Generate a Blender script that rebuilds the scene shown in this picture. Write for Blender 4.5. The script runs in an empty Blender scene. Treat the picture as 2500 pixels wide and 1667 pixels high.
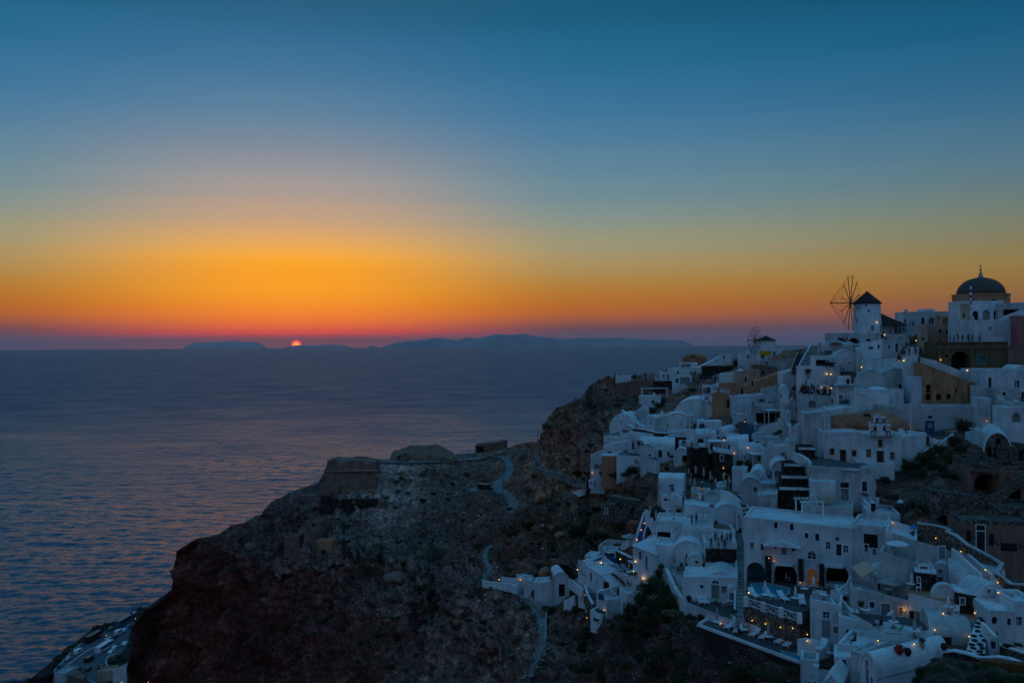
import bpy, bmesh, math, random
import numpy as np
from math import sin, cos, pi, radians, atan2, sqrt, exp
from mathutils import Vector, Matrix, noise
random.seed(7)
scene = bpy.context.scene
COL = scene.collection
F = 2200.0                      # focal length in photo pixels (2500 wide)
CAMZ = 155.0
cam_d = bpy.data.cameras.new('camera')
cam_d.sensor_width = 36.0
cam_d.lens = F / 2500 * 36.0
cam_d.clip_start = 1.0
cam_d.clip_end = 120000.0
cam = bpy.data.objects.new('camera', cam_d)
COL.objects.link(cam)
scene.camera = cam
ROLL = radians(0.32)
PITCH = math.atan(4.5 / F)
CR = Matrix.Rotation(radians(90) + PITCH, 3, 'X') @ Matrix.Rotation(-ROLL, 3, 'Z')
cam.matrix_world = Matrix.Translation((0, 0, CAMZ)) @ CR.to_4x4()
def ray(px, py):
 return (CR @ Vector(((px - 1250.0) / F, -(py - 833.5) / F, -1.0)))
def P(px, py, D):
 d = ray(px, py)
 return Vector((0, 0, CAMZ)) + d * (D / d.y)
def G(px, py, z):
 d = ray(px, py)
 t = (z - CAMZ) / d.z
 return Vector((0, 0, CAMZ)) + d * t
def proj(v):
 c = CR.transposed() @ (Vector(v) - Vector((0, 0, CAMZ)))
 return (1250 + F * c.x / -c.z, 833.5 - F * c.y / -c.z)
SUN_AZ = atan2((723 - 1250) / F, 1.0)        # from +Y, positive to +X
w = bpy.data.worlds.new("World")
scene.world = w
w.use_nodes = True
wn, wl = w.node_tree.nodes, w.node_tree.links
wn.clear()
def s2l(c):
 c = c / 255.0
 return c / 12.92 if c <= 0.04045 else ((c + 0.055) / 1.055) ** 2.4
def rgb(r, g, b):
 return (s2l(r), s2l(g), s2l(b), 1.0)
def N(t, **k):
 n = wn.new(t)
 for a, b in k.items():
  setattr(n, a, b)
 return n
def M(op, a, b=None, c=None):
 n = N('ShaderNodeMath', operation=op)
 for i, v in enumerate((a, b, c)):
  if v is None: continue
  if isinstance(v, (int, float)): n.inputs[i].default_value = v
  else: wl.new(v, n.inputs[i])
 return n.outputs[0]
tc = N('ShaderNodeTexCoord')
sep = N('ShaderNodeSeparateXYZ')
wl.new(tc.outputs['Generated'], sep.inputs[0])
x, y, z = sep.outputs
elev = M('ARCSINE', z)
elev = M('MAXIMUM', M('MULTIPLY', elev, 180 / pi), 0.0)
fac_e = M('SQRT', M('DIVIDE', elev, 90.0))
hl = M('SQRT', M('ADD', M('MULTIPLY', x, x), M('MULTIPLY', y, y)))
dt = M('ADD', M('MULTIPLY', x, sin(SUN_AZ)), M('MULTIPLY', y, cos(SUN_AZ)))
ca = M('DIVIDE', dt, M('MAXIMUM', hl, 1e-4))
ca = M('MINIMUM', M('MAXIMUM', ca, -1.0), 1.0)
az = M('MULTIPLY', M('ARCCOSINE', ca), 180 / pi)
az = M('SUBTRACT', M('SQRT', M('ADD', M('MULTIPLY', az, az), 16.0)), 4.0)
HZ = (.060, .046, .052)      # what the air between adds
def ramp(rows):
 n = N('ShaderNodeValToRGB')
 cr = n.color_ramp
 cr.interpolation = 'CARDINAL'
 rows = sorted(rows)
 while len(cr.elements) < len(rows):
  cr.elements.new(0.5)
 for e, (el, c) in zip(cr.elements, rows):
  e.position = min(1.0, sqrt(el / 90.0))
 for e, (el, c) in zip(cr.elements, rows):
  q = rgb(*c)
  T = max(.45, exp(-1.5e-5 * min(60000, 630 / max(.004, sin(radians(el))))))
  if el > 25: T = 1
  e.color = tuple(min(1.6, max(0.0, (q[i] - HZ[i] * (1.0 - T) - (.004 if el <= 25 else 0)) / T)) for i in range(3)) + (1,)
 wl.new(fac_e, n.inputs[0])
 return n.outputs[0]
Z60, Z90 = (64, 128, 176), (58, 124, 172)
R0 = ramp([(0, (98, 62, 68)), (.35, (110, 58, 58)), (.65, (180, 60, 30)), (1.0, (248, 84, 0)), (1.6, (255, 112, 0)), (2.3, (255, 132, 0)), (3.2, (255, 150, 0)), (4.6, (255, 156, 0)),
   (5.6, (240, 166, 60)), (7.2, (205, 160, 115)), (8.8, (176, 154, 138)), (10.3, (152, 149, 150)), (11.8, (128, 138, 152)), (13.5, (98, 130, 155)), (15.7, (72, 119, 153)),
   (18.2, (48, 106, 145)), (21, (36, 94, 128)), (32, (50, 112, 158)), (60, Z60), (90, Z90)])
R1 = ramp([(0, (72, 66, 80)), (.5, (82, 66, 74)), (1.0, (104, 68, 66)), (1.7, (158, 86, 44)), (2.6, (172, 103, 32)), (4.0, (168, 128, 66)), (5.6, (160, 145, 106)),
   (7.2, (140, 146, 128)), (8.8, (114, 140, 145)), (10.3, (98, 134, 150)), (12.3, (80, 125, 154)), (14, (62, 117, 154)), (16.5, (42, 107, 147)), (18.5, (30, 99, 136)), (21, (26, 90, 124)), (32, (46, 110, 156)), (60, Z60), (90, Z90)])
R2 = ramp([(0, (74, 74, 94)), (.8, (92, 76, 86)), (1.5, (108, 82, 78)), (2.4, (124, 92, 62)), (4.0, (138, 112, 62)), (5.5, (122, 116, 84)), (7, (108, 118, 104)), (8.6, (92, 115, 120)),
   (10.3, (76, 112, 132)), (12.3, (60, 105, 134)), (14, (44, 98, 131)), (16.5, (28, 90, 125)), (18.5, (8, 80, 115)), (21, (2, 74, 106)), (32, (40, 106, 152)), (60, Z60), (90, Z90)])
R3 = ramp([(0, (70, 80, 106)), (3, (90, 92, 116)), (8, (98, 106, 132)), (16, (88, 114, 146)), (30, (68, 116, 160)), (60, Z60), (90, Z90)])
def mixc(f, a, b):
 n = N('ShaderNodeMix', data_type='RGBA')
 wl.new(f, n.inputs[0]); wl.new(a, n.inputs[6]); wl.new(b, n.inputs[7])
 return n.outputs[2]
def seg(lo, hi):
 n = N('ShaderNodeMapRange')
 n.clamp = True; n.interpolation_type = 'SMOOTHSTEP'
 n.inputs[1].default_value = lo; n.inputs[2].default_value = hi
 wl.new(az, n.inputs[0])
 return n.outputs[0]
c = mixc(seg(-2, 14.5), R0, R1)
c = mixc(seg(9, 50), c, R2)
c = mixc(seg(40, 150), c, R3)
sky = N('ShaderNodeTexSky', sky_type='NISHITA')
sky.sun_disc = False
sky.sun_elevation = radians(0.4)
sky.sun_rotation = SUN_AZ
sky.altitude = 155
bgA = N('ShaderNodeBackground'); wl.new(c, bgA.inputs[0]); bgA.inputs[1].default_value = 1.0
bgB = N('ShaderNodeBackground'); wl.new(sky.outputs[0], bgB.inputs[0]); bgB.inputs[1].default_value = 0.008
add = N('ShaderNodeAddShader'); wl.new(bgA.outputs[0], add.inputs[0]); wl.new(bgB.outputs[0], add.inputs[1])
wo = N('ShaderNodeOutputWorld'); wl.new(add.outputs[0], wo.inputs[0])
w.cycles.sampling_method = 'MANUAL'
w.cycles.sample_map_resolution = 512
sl = bpy.data.lights.new('sun_light', 'SUN')
sl.energy = 0.01
sl.angle = radians(0.53)
sl.color = (1.0, 0.35, 0.12)
so = bpy.data.objects.new('sun_light', sl)
COL.objects.link(so)
sd = Vector((sin(SUN_AZ) * cos(radians(.3)), cos(SUN_AZ) * cos(radians(.3)), sin(radians(.3))))
so.rotation_euler = sd.to_track_quat('Z', 'Y').to_euler()
scene.view_settings.view_transform = 'Standard'
scene.view_settings.look = 'None'
scene.view_settings.exposure = 0.0
scene.view_settings.gamma = 1.0
scene.view_settings.use_curve_mapping = False
scene.cycles.use_denoising = True
scene.cycles.denoiser = 'OPENIMAGEDENOISE'
scene.cycles.denoising_prefilter = 'NONE'
scene.cycles.max_bounces = 4
scene.cycles.diffuse_bounces = 3
scene.cycles.glossy_bounces = 2
scene.cycles.transmission_bounces = 2
scene.cycles.volume_bounces = 0
scene.cycles.transparent_max_bounces = 6
scene.cycles.caustics_reflective = False
scene.cycles.caustics_refractive = False
scene.cycles.sample_clamp_indirect = 2.0
def tag(o, label=None, cat=None, group=None, kind=None):
 if label: o['label'] = label
 if cat: o['category'] = cat
 if group: o['group'] = group
 if kind: o['kind'] = kind
 return o
def empty(name, loc=(0, 0, 0), rz=0.0):
 o = bpy.data.objects.new(name, None)
 COL.objects.link(o)
 o.location = loc; o.rotation_euler = (0, 0, rz)
 o.empty_display_size = 0.1
 return o
def add_obj(name, me, parent=None, loc=None, rz=None):
 o = bpy.data.objects.new(name, me)
 COL.objects.link(o)
 if parent: o.parent = parent
 if loc is not None: o.location = loc
 if rz is not None: o.rotation_euler = (0, 0, rz)
 return o
class MB:
 def __init__(s):
  s.v = []; s.f = []; s.m = []
 def quad(s, *p, m=0):
  n = len(s.v); s.v.extend([tuple(q) for q in p]); s.f.append(tuple(range(n, n + len(p)))); s.m.append(m)
  return s
 def box(s, x0, y0, z0, x1, y1, z1, m=0):
  n = len(s.v)
  s.v += [(x0, y0, z0), (x1, y0, z0), (x1, y1, z0), (x0, y1, z0), (x0, y0, z1), (x1, y0, z1), (x1, y1, z1), (x0, y1, z1)]
  for f in ((0, 3, 2, 1), (4, 5, 6, 7), (0, 1, 5, 4), (1, 2, 6, 5), (2, 3, 7, 6), (3, 0, 4, 7)):
   s.f.append(tuple(n + i for i in f)); s.m.append(m)
  return s
 def beam(s, a, b, w, h=None, m=0):
  a, b = Vector(a), Vector(b); h = h or w
  d = (b - a).normalized()
  u = d.cross(Vector((0, 0, 1)))
  if u.length < 1e-3: u = Vector((1, 0, 0))
  u.normalize(); t = u.cross(d)
  n = len(s.v)
  for q in (a, b):
   for i, j in ((-1, -1), (1, -1), (1, 1), (-1, 1)):
    s.v.append(tuple(q + u * (i * w / 2) + t * (j * h / 2)))
  for f in ((0, 1, 2, 3), (7, 6, 5, 4), (0, 4, 5, 1), (1, 5, 6, 2), (2, 6, 7, 3), (3, 7, 4, 0)):
   s.f.append(tuple(n + i for i in f)); s.m.append(m)
  return s
 def lathe(s, prof, cx=0, cy=0, n=12, m=0, sx=1, sy=1):
  b = len(s.v)
  for r, z in prof:
   for k in range(n):
    a = 2 * pi * k / n
    s.v.append((cx + r * cos(a) * sx, cy + r * sin(a) * sy, z))
  for i in range(len(prof) - 1):
   for k in range(n):
    k2 = (k + 1) % n
    s.f.append((b + i * n + k, b + i * n + k2, b + (i + 1) * n + k2, b + (i + 1) * n + k)); s.m.append(m)
  s.f.append(tuple(b + k for k in reversed(range(n)))); s.m.append(m)
  s.f.append(tuple(b + (len(prof) - 1) * n + k for k in range(n))); s.m.append(m)
  return s
 def prism(s, poly, z0, z1, m=0):
  """poly: ccw (x,y) list"""
  n = len(poly); b = len(s.v)
  s.v += [(p[0], p[1], z0) for p in poly] + [(p[0], p[1], z1) for p in poly]
  s.f.append(tuple(b + i for i in reversed(range(n)))); s.m.append(m)
  s.f.append(tuple(b + n + i for i in range(n))); s.m.append(m)
  for i in range(n):
   j = (i + 1) % n
   s.f.append((b + i, b + j, b + n + j, b + n + i)); s.m.append(m)
  return s
 def extr(s, poly, y0, y1, m=0, caps=(1, 1)):
  """profile in (x,z), extruded along y"""
  n = len(poly); b = len(s.v)
  s.v += [(p[0], y0, p[1]) for p in poly] + [(p[0], y1, p[1]) for p in poly]
  if caps[0]: s.f.append(tuple(b + i for i in range(n))); s.m.append(m)
  if caps[1]: s.f.append(tuple(b + n + i for i in reversed(range(n)))); s.m.append(m)
  for i in range(n):
   j = (i + 1) % n
   s.f.append((b + j, b + i, b + n + i, b + n + j)); s.m.append(m)
  return s
 def mesh(s, name, mats, smooth=False):
  me = bpy.data.meshes.new(name)
  me.from_pydata(s.v, [], s.f)
  if not isinstance(mats, (list, tuple)): mats = [mats]
  for q in mats: me.materials.append(q)
  if len(mats) > 1:
   me.polygons.foreach_set('material_index', s.m)
  if smooth:
   me.polygons.foreach_set('use_smooth', [True] * len(me.polygons))
  me.update()
  return me
 def build(s, name, mats, parent=None, smooth=False, loc=None, rz=None):
  return add_obj(name, s.mesh(name, mats, smooth), parent, loc, rz)
def newmat(name):
 m = bpy.data.materials.new(name)
 m.use_nodes = True
 nt = m.node_tree
 b = nt.nodes['Principled BSDF']
 return m, nt, b
def L(nt, a, b): nt.links.new(a, b)
def nz(nt, scale, detail=4, rough=.55, vec=None, dist=0):
 n = nt.nodes.new('ShaderNodeTexNoise')
 n.inputs['Scale'].default_value = scale
 n.inputs['Detail'].default_value = detail
 n.inputs['Roughness'].default_value = rough
 n.inputs['Distortion'].default_value = dist
 if vec: L(nt, vec, n.inputs['Vector'])
 return n
def rampn(nt, fac, stops):
 n = nt.nodes.new('ShaderNodeValToRGB')
 cr = n.color_ramp
 while len(cr.elements) < len(stops): cr.elements.new(.5)
 for e, (p, c) in zip(cr.elements, stops):
  e.position = p; e.color = (c[0], c[1], c[2], 1)
 L(nt, fac, n.inputs[0])
 return n.outputs[0]
def objco(nt, world=False):
 if world:
  g = nt.nodes.new('ShaderNodeNewGeometry')
  return g.outputs['Position']
 return nt.nodes.new('ShaderNodeTexCoord').outputs['Object']
def bump(nt, b, h, strength=.3, dist=.1):
 n = nt.nodes.new('ShaderNodeBump')
 n.inputs['Strength'].default_value = strength
 n.inputs['Distance'].default_value = dist
 L(nt, h, n.inputs['Height'])
 L(nt, n.outputs[0], b.inputs['Normal'])
 return n
def plaster(name, c1, c2, stain=None, rough=.85, scale=.35):
 """painted plaster: two tones in big patches, darker grime streaks"""
 m, nt, b = newmat(name)
 pos = objco(nt, True)
 a = nz(nt, scale, 5, .6, pos)
 col = rampn(nt, a.outputs[0], [(.35, c1), (.68, c2)])
 mp = nt.nodes.new('ShaderNodeMapping'); mp.inputs['Scale'].default_value = (1.6, 1.6, .35); L(nt, pos, mp.inputs[0])
 st = nz(nt, .9, 6, .65, mp.outputs[0])
 sr = rampn(nt, st.outputs[0], [(.46, (1, 1, 1)), (.74, stain or (.66, .63, .60))])
 mx = nt.nodes.new('ShaderNodeMix'); mx.data_type = 'RGBA'; mx.blend_type = 'MULTIPLY'; mx.inputs[0].default_value = .85
 L(nt, col, mx.inputs[6]); L(nt, sr, mx.inputs[7])
 L(nt, mx.outputs[2], b.inputs['Base Color'])
 b.inputs['Roughness'].default_value = rough
 b.inputs['Specular IOR Level'].default_value = .2
 f = nz(nt, 2.2, 5, .6, pos)
 bump(nt, b, f.outputs[0], .5, .12)
 return m
def flat(name, c, rough=.7, spec=.3, var=.25, scale=2.0, metallic=0):
 m, nt, b = newmat(name)
 n = nz(nt, scale, 4, .6, objco(nt, True))
 lo = tuple(q * (1 - var) for q in c); hi = tuple(min(1, q * (1 + var)) for q in c)
 L(nt, rampn(nt, n.outputs[0], [(.3, lo), (.7, hi)]), b.inputs['Base Color'])
 b.inputs['Roughness'].default_value = rough
 b.inputs['Specular IOR Level'].default_value = spec
 b.inputs['Metallic'].default_value = metallic
 return m
def stonemat(name, c1, c2, c3, scale=1.6, depth=.25):
 m, nt, b = newmat(name)
 pos = objco(nt, True)
 v = nt.nodes.new('ShaderNodeTexVoronoi'); v.inputs['Scale'].default_value = scale; L(nt, pos, v.inputs['Vector'])
 col = rampn(nt, v.outputs['Color'], [(.15, c1), (.5, c2), (.9, c3)])
 v2 = nt.nodes.new('ShaderNodeTexVoronoi'); v2.feature = 'DISTANCE_TO_EDGE'; v2.inputs['Scale'].default_value = scale; L(nt, pos, v2.inputs['Vector'])
 n = nz(nt, .5, 5, .6, pos)
 mx = nt.nodes.new('ShaderNodeMix'); mx.data_type = 'RGBA'; mx.blend_type = 'MULTIPLY'; mx.inputs[0].default_value = .8
 L(nt, col, mx.inputs[6]); L(nt, rampn(nt, n.outputs[0], [(.3, (.6, .58, .56)), (.7, (1.25, 1.2, 1.15))]), mx.inputs[7])
 L(nt, mx.outputs[2], b.inputs['Base Color'])
 b.inputs['Roughness'].default_value = .9
 b.inputs['Specular IOR Level'].default_value = .15
 bump(nt, b, rampn(nt, v2.outputs['Distance'], [(0, (0, 0, 0)), (.12, (1, 1, 1))]), .9, depth)
 return m
def emis(name, c, s, base=1.0):
 m, nt, b = newmat(name)
 b.inputs['Base Color'].default_value = (c[0] * base, c[1] * base, c[2] * base, 1)
 b.inputs['Emission Color'].default_value = (c[0], c[1], c[2], 1)
 b.inputs['Emission Strength'].default_value = s
 return m
CP = """2500,830,196 2500,1000,172 2500,1200,135 2500,1400,118 2500,1667,96 2650,1000,165 2650,1400,112
2300,830,202 2300,1000,174 2300,1150,142 2300,1400,124 2300,1600,104 2300,1750,92
2100,820,207 2100,950,186 2100,1100,152 2100,1250,138 2100,1450,121 2100,1600,109 2100,1750,98
1900,850,240 1900,950,214 1900,1050,188 1900,1150,170 1900,1250,150 1900,1400,129 1900,1520,118 1900,1700,102
1700,860,305 1700,950,262 1700,1050,222 1700,1150,192 1700,1250,167 1700,1400,143 1700,1550,126 1700,1700,112
1500,900,355 1500,1000,300 1500,1100,252 1500,1200,196 1450,1250,190 1420,1195,232 1500,1350,172 1500,1500,152 1500,1700,130
1300,950,372 1300,1100,335 1300,1200,278 1300,1350,218 1300,1500,182 1300,1700,150
1100,1090,375 1100,1200,312 1100,1350,262 1100,1500,218 1100,1700,180
900,1110,370 900,1250,322 900,1400,282 900,1550,246 900,1700,215
700,1190,352 700,1300,325 700,1450,302 700,1700,272
450,1300,348 450,1500,337 450,1700,326 320,1480,352 300,1700,346"""
ANCHOR_CP = """712,1329,323 757,1339,320 764,1309,323 792,1349,314 794,1270,331 796,1248,333 802,1214,335 864,1231,330 982,1121,363 1109,1132,363 1186,1423,209 1195,1106,379 1225,1094,377 1241,1427,203 1270,1428,199 1297,1459,189 1331,1594,157 1332,1547,165 1333,1505,177 1351,1453,185 1378,1484,173 1406,1424,173
1410,1204,246 1411,1463,169 1447,1437,162 1453,1469,159 1455,1526,151 1457,1195,231 1458,1163,217 1459,1388,171 1461,1490,152 1475,943,356 1480,954,353 1487,1144,206 1498,1198,201 1502,957,349 1502,1267,188 1504,1354,177 1505,1110,215 1510,1077,237 1516,1384,163 1519,1011,251 1520,928,349 1531,1057,232
1549,1484,149 1555,1392,159 1559,1318,172 1561,1227,186 1563,1046,236 1564,1331,156 1567,974,344 1568,1214,193 1568,1000,277 1572,1117,200 1576,1413,151 1576,1141,200 1578,1094,212 1584,1271,165 1595,957,337 1601,1310,154 1608,1123,199 1611,1249,164 1621,1077,207 1621,1275,161 1625,939,337 1627,1389,145
1633,1416,140 1635,1331,151 1635,1060,220 1638,1209,166 1647,1447,137 1657,1212,165 1659,1168,179 1666,930,331 1666,1427,136 1667,1082,204 1668,954,313 1674,1274,158 1674,1033,227 1676,1138,196 1677,1224,160 1678,1465,135 1679,1318,150 1684,1393,143 1688,1489,133 1689,892,349 1701,1528,122 1711,1400,140
1716,1118,179 1722,1051,205 1726,1002,237 1727,1268,155 1731,1506,124 1735,1470,132 1735,960,245 1737,1195,165 1738,1082,194 1740,1307,148 1740,1249,158 1744,924,307 1750,1152,183 1762,1010,223 1774,896,323 1777,934,251 1784,1120,181 1784,1429,134 1784,1267,154 1787,970,237 1788,1078,192 1788,1196,163
1790,1511,124 1790,1168,177 1795,1475,130 1799,1302,150 1810,1358,142 1813,1030,210 1815,1515,120 1820,1244,150 1822,1400,132 1824,1455,120 1824,898,291 1831,1261,151 1834,1073,188 1839,1120,175 1841,1011,217 1844,1534,119 1846,936,255 1851,1193,156 1855,1060,196 1868,974,232 1874,1268,138 1876,1100,179
1879,1248,150 1883,1531,118 1888,974,221 1900,868,293 1900,1169,164 1901,1043,195 1905,1187,154 1909,895,267 1914,1004,202 1914,1135,144 1918,941,230 1930,962,223 1944,1227,139 1945,865,301 1947,1192,142 1949,1424,125 1950,1164,144 1951,1497,112 1953,1091,173 1954,1577,108 1955,1547,117 1955,1128,148
1959,898,210 1960,1380,136 1960,1012,189 1964,1683,95 1965,1625,107 1977,1655,102 1982,1042,185 1985,1154,141 1985,1194,139 1990,935,191 1992,1129,144 1992,1092,153 2000,844,224 2001,1620,109 2006,1572,110 2010,1226,134 2011,1688,98 2013,896,192 2017,1000,179 2019,969,187 2020,1300,132 2029,1462,116
2044,871,198 2049,940,188 2055,1033,159 2057,1132,147 2059,1226,137 2061,1000,169 2062,1146,141 2063,1466,116 2066,884,192 2070,1644,100 2073,1500,111 2074,1580,108 2080,1425,129 2082,1632,100 2088,1679,95 2097,908,190 2099,1494,112 2104,1134,140 2106,857,200 2113,1151,140 2116,1576,106 2117,1197,136
2119,1683,93 2120,1398,122 2121,1532,109 2123,1449,116 2125,1267,132 2126,965,174 2132,1056,166 2144,1001,169 2152,1132,146 2157,1318,128 2167,891,194 2170,1562,106 2173,1540,108 2177,1510,108 2178,1454,114 2194,978,176 2196,914,185 2199,1356,118 2216,1445,110 2223,1625,100 2228,945,174 2230,1431,113
2230,1594,104 2231,1117,148 2232,879,190 2233,1541,107 2238,981,168 2239,1286,121 2244,1510,106 2252,848,197 2256,1592,104 2279,1088,149 2279,1458,110 2280,1426,112 2280,945,174 2289,1377,114 2291,1298,120 2297,1491,108 2302,1604,96 2306,981,167 2317,1311,116 2324,1463,109 2337,1605,96 2342,945,174
2343,1346,115 2348,1505,106 2351,1290,124 2369,982,168 2373,902,184 2380,1144,128 2385,1499,108 2394,1384,112 2395,1615,94 2395,1001,161 2405,1579,100 2406,1213,129 2408,1406,110 2410,1045,154 2417,1227,126 2429,1033,149 2430,1384,115 2436,1574,100 2440,1151,135 2446,1502,106 2446,1426,108 2447,1613,97
2456,1204,126 2456,1449,114 2458,969,165 2464,1089,144 2480,1337,121 2482,1033,143 2489,1244,126 2490,1020,147 2497,908,183 2498,913,171 2500,1629,94 2501,1163,128 2506,1562,100 2509,843,185 2511,1463,105 2524,1636,93"""
_c = np.array([[float(q) for q in s.split(',')] for s in CP.split()] )
_a = np.array([[float(q) for q in s.split(',')] for s in ANCHOR_CP.split()])
_far = np.array([min(np.hypot(*(_c[i, :2] - _a[:, :2]).T)) > 70 for i in range(len(_c))])
_c = np.concatenate([_c[_far], _a])
_xy = _c[:, :2] / 500.0
def _phi(r2): return r2 * np.log(r2 + 1e-9) * .5
_n = len(_c)
_K = _phi(((_xy[:, None] - _xy[None]) ** 2).sum(-1)) + np.eye(_n) * 0.02
_A = np.zeros((_n + 3, _n + 3)); _A[:_n, :_n] = _K; _A[:_n, _n] = 1; _A[:_n, _n + 1:] = _xy; _A[_n, :_n] = 1; _A[_n + 1:, :_n] = _xy.T
_w = np.linalg.solve(_A, np.concatenate([np.log(_c[:, 2]), np.zeros(3)]))
def DM(px, py):
 q = np.stack([np.asarray(px, float).ravel(), np.asarray(py, float).ravel()], 1) / 500.0
 out = _phi(((q[:, None] - _xy[None]) ** 2).sum(-1)) @ _w[:_n] + _w[_n] + q @ _w[_n + 1:]
 return np.exp(out)
def D1(px, py): return float(DM(px, py)[0])
RIDGE = [(300, 1760), (306, 1700), (310, 1607), (313, 1564), (315, 1533), (323, 1518), (338, 1500), (351, 1488), (371, 1480), (397, 1457), (413, 1439), (417, 1411),
   (421, 1386), (426, 1360), (428, 1346), (443, 1335), (463, 1322), (484, 1313), (537, 1304), (545, 1296), (563, 1281), (596, 1275), (624, 1259), (639, 1255), (642, 1245),
   (665, 1225), (698, 1207), (744, 1188), (776, 1178), (790, 1150), (800, 1132), (840, 1124), (900, 1123), (955, 1120), (1000, 1112), (1090, 1110), (1160, 1106), (1235, 1095),
   (1260, 1085), (1320, 1076), (1328, 1062), (1332, 1047), (1342, 1020), (1358, 994), (1390, 984), (1414, 972), (1430, 957), (1446, 935), (1468, 926), (1500, 920), (1590, 912),
   (1650, 898), (1700, 888), (1760, 880), (1810, 872), (1870, 866), (1915, 858), (1965, 850), (2020, 842), (2080, 836), (2180, 832), (2280, 830), (2380, 828), (2500, 826), (2700, 824)]
_rx = np.array([p[0] for p in RIDGE], float); _ry = np.array([p[1] for p in RIDGE], float)
def ridge(px): return np.interp(px, _rx, _ry)
def fbm(v, s, o=5, H=.9):
 return noise.fractal(Vector((v[0] / s, v[1] / s, v[2] / s)), H, 2.0, o)
ROAD_PX = []   # filled below: list of (polyline, halfwidth)
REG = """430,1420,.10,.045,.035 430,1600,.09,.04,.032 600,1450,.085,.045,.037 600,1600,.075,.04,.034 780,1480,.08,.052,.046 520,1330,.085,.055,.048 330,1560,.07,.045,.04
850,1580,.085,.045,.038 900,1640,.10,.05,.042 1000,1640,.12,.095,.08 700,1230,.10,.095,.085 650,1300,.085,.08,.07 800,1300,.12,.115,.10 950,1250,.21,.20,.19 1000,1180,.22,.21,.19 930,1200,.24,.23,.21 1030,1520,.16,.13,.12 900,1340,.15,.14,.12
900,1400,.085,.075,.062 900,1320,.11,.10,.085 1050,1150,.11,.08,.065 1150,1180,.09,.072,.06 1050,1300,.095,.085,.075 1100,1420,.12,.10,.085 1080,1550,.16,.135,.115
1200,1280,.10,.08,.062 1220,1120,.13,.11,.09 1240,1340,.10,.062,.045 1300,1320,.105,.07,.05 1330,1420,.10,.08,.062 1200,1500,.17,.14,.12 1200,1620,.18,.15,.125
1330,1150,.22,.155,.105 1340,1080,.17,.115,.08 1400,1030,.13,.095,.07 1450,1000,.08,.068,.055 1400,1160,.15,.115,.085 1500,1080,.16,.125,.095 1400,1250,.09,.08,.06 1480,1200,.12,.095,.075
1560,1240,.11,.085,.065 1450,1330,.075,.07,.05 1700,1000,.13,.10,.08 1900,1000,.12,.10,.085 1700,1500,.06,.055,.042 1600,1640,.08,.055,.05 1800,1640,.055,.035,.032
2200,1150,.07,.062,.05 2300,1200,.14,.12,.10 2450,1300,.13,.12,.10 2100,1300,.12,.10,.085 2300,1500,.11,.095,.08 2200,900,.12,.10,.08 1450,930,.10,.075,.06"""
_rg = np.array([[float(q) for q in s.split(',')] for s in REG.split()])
def dist_poly(px, py, pl):
 best = 1e9
 for (x0, y0), (x1, y1) in zip(pl[:-1], pl[1:]):
  dx, dy = x1 - x0, y1 - y0
  t = max(0, min(1, ((px - x0) * dx + (py - y0) * dy) / (dx * dx + dy * dy + 1e-9)))
  best = min(best, (px - x0 - t * dx) ** 2 + (py - y0 - t * dy) ** 2)
 return sqrt(best)
def village(px, py):
 """1 where the houses stand and the ground is graded, 0 on the wild slope"""
 edge = np.interp(py, [850, 930, 960, 1000, 1060, 1150, 1240, 1300, 1340, 1420, 1500, 1540, 1700],
      [1500, 1480, 1590, 1540, 1480, 1500, 1600, 1560, 1450, 1400, 1640, 1720, 2000])
 return min(1, max(0, (px - edge) / 40.0))
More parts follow.
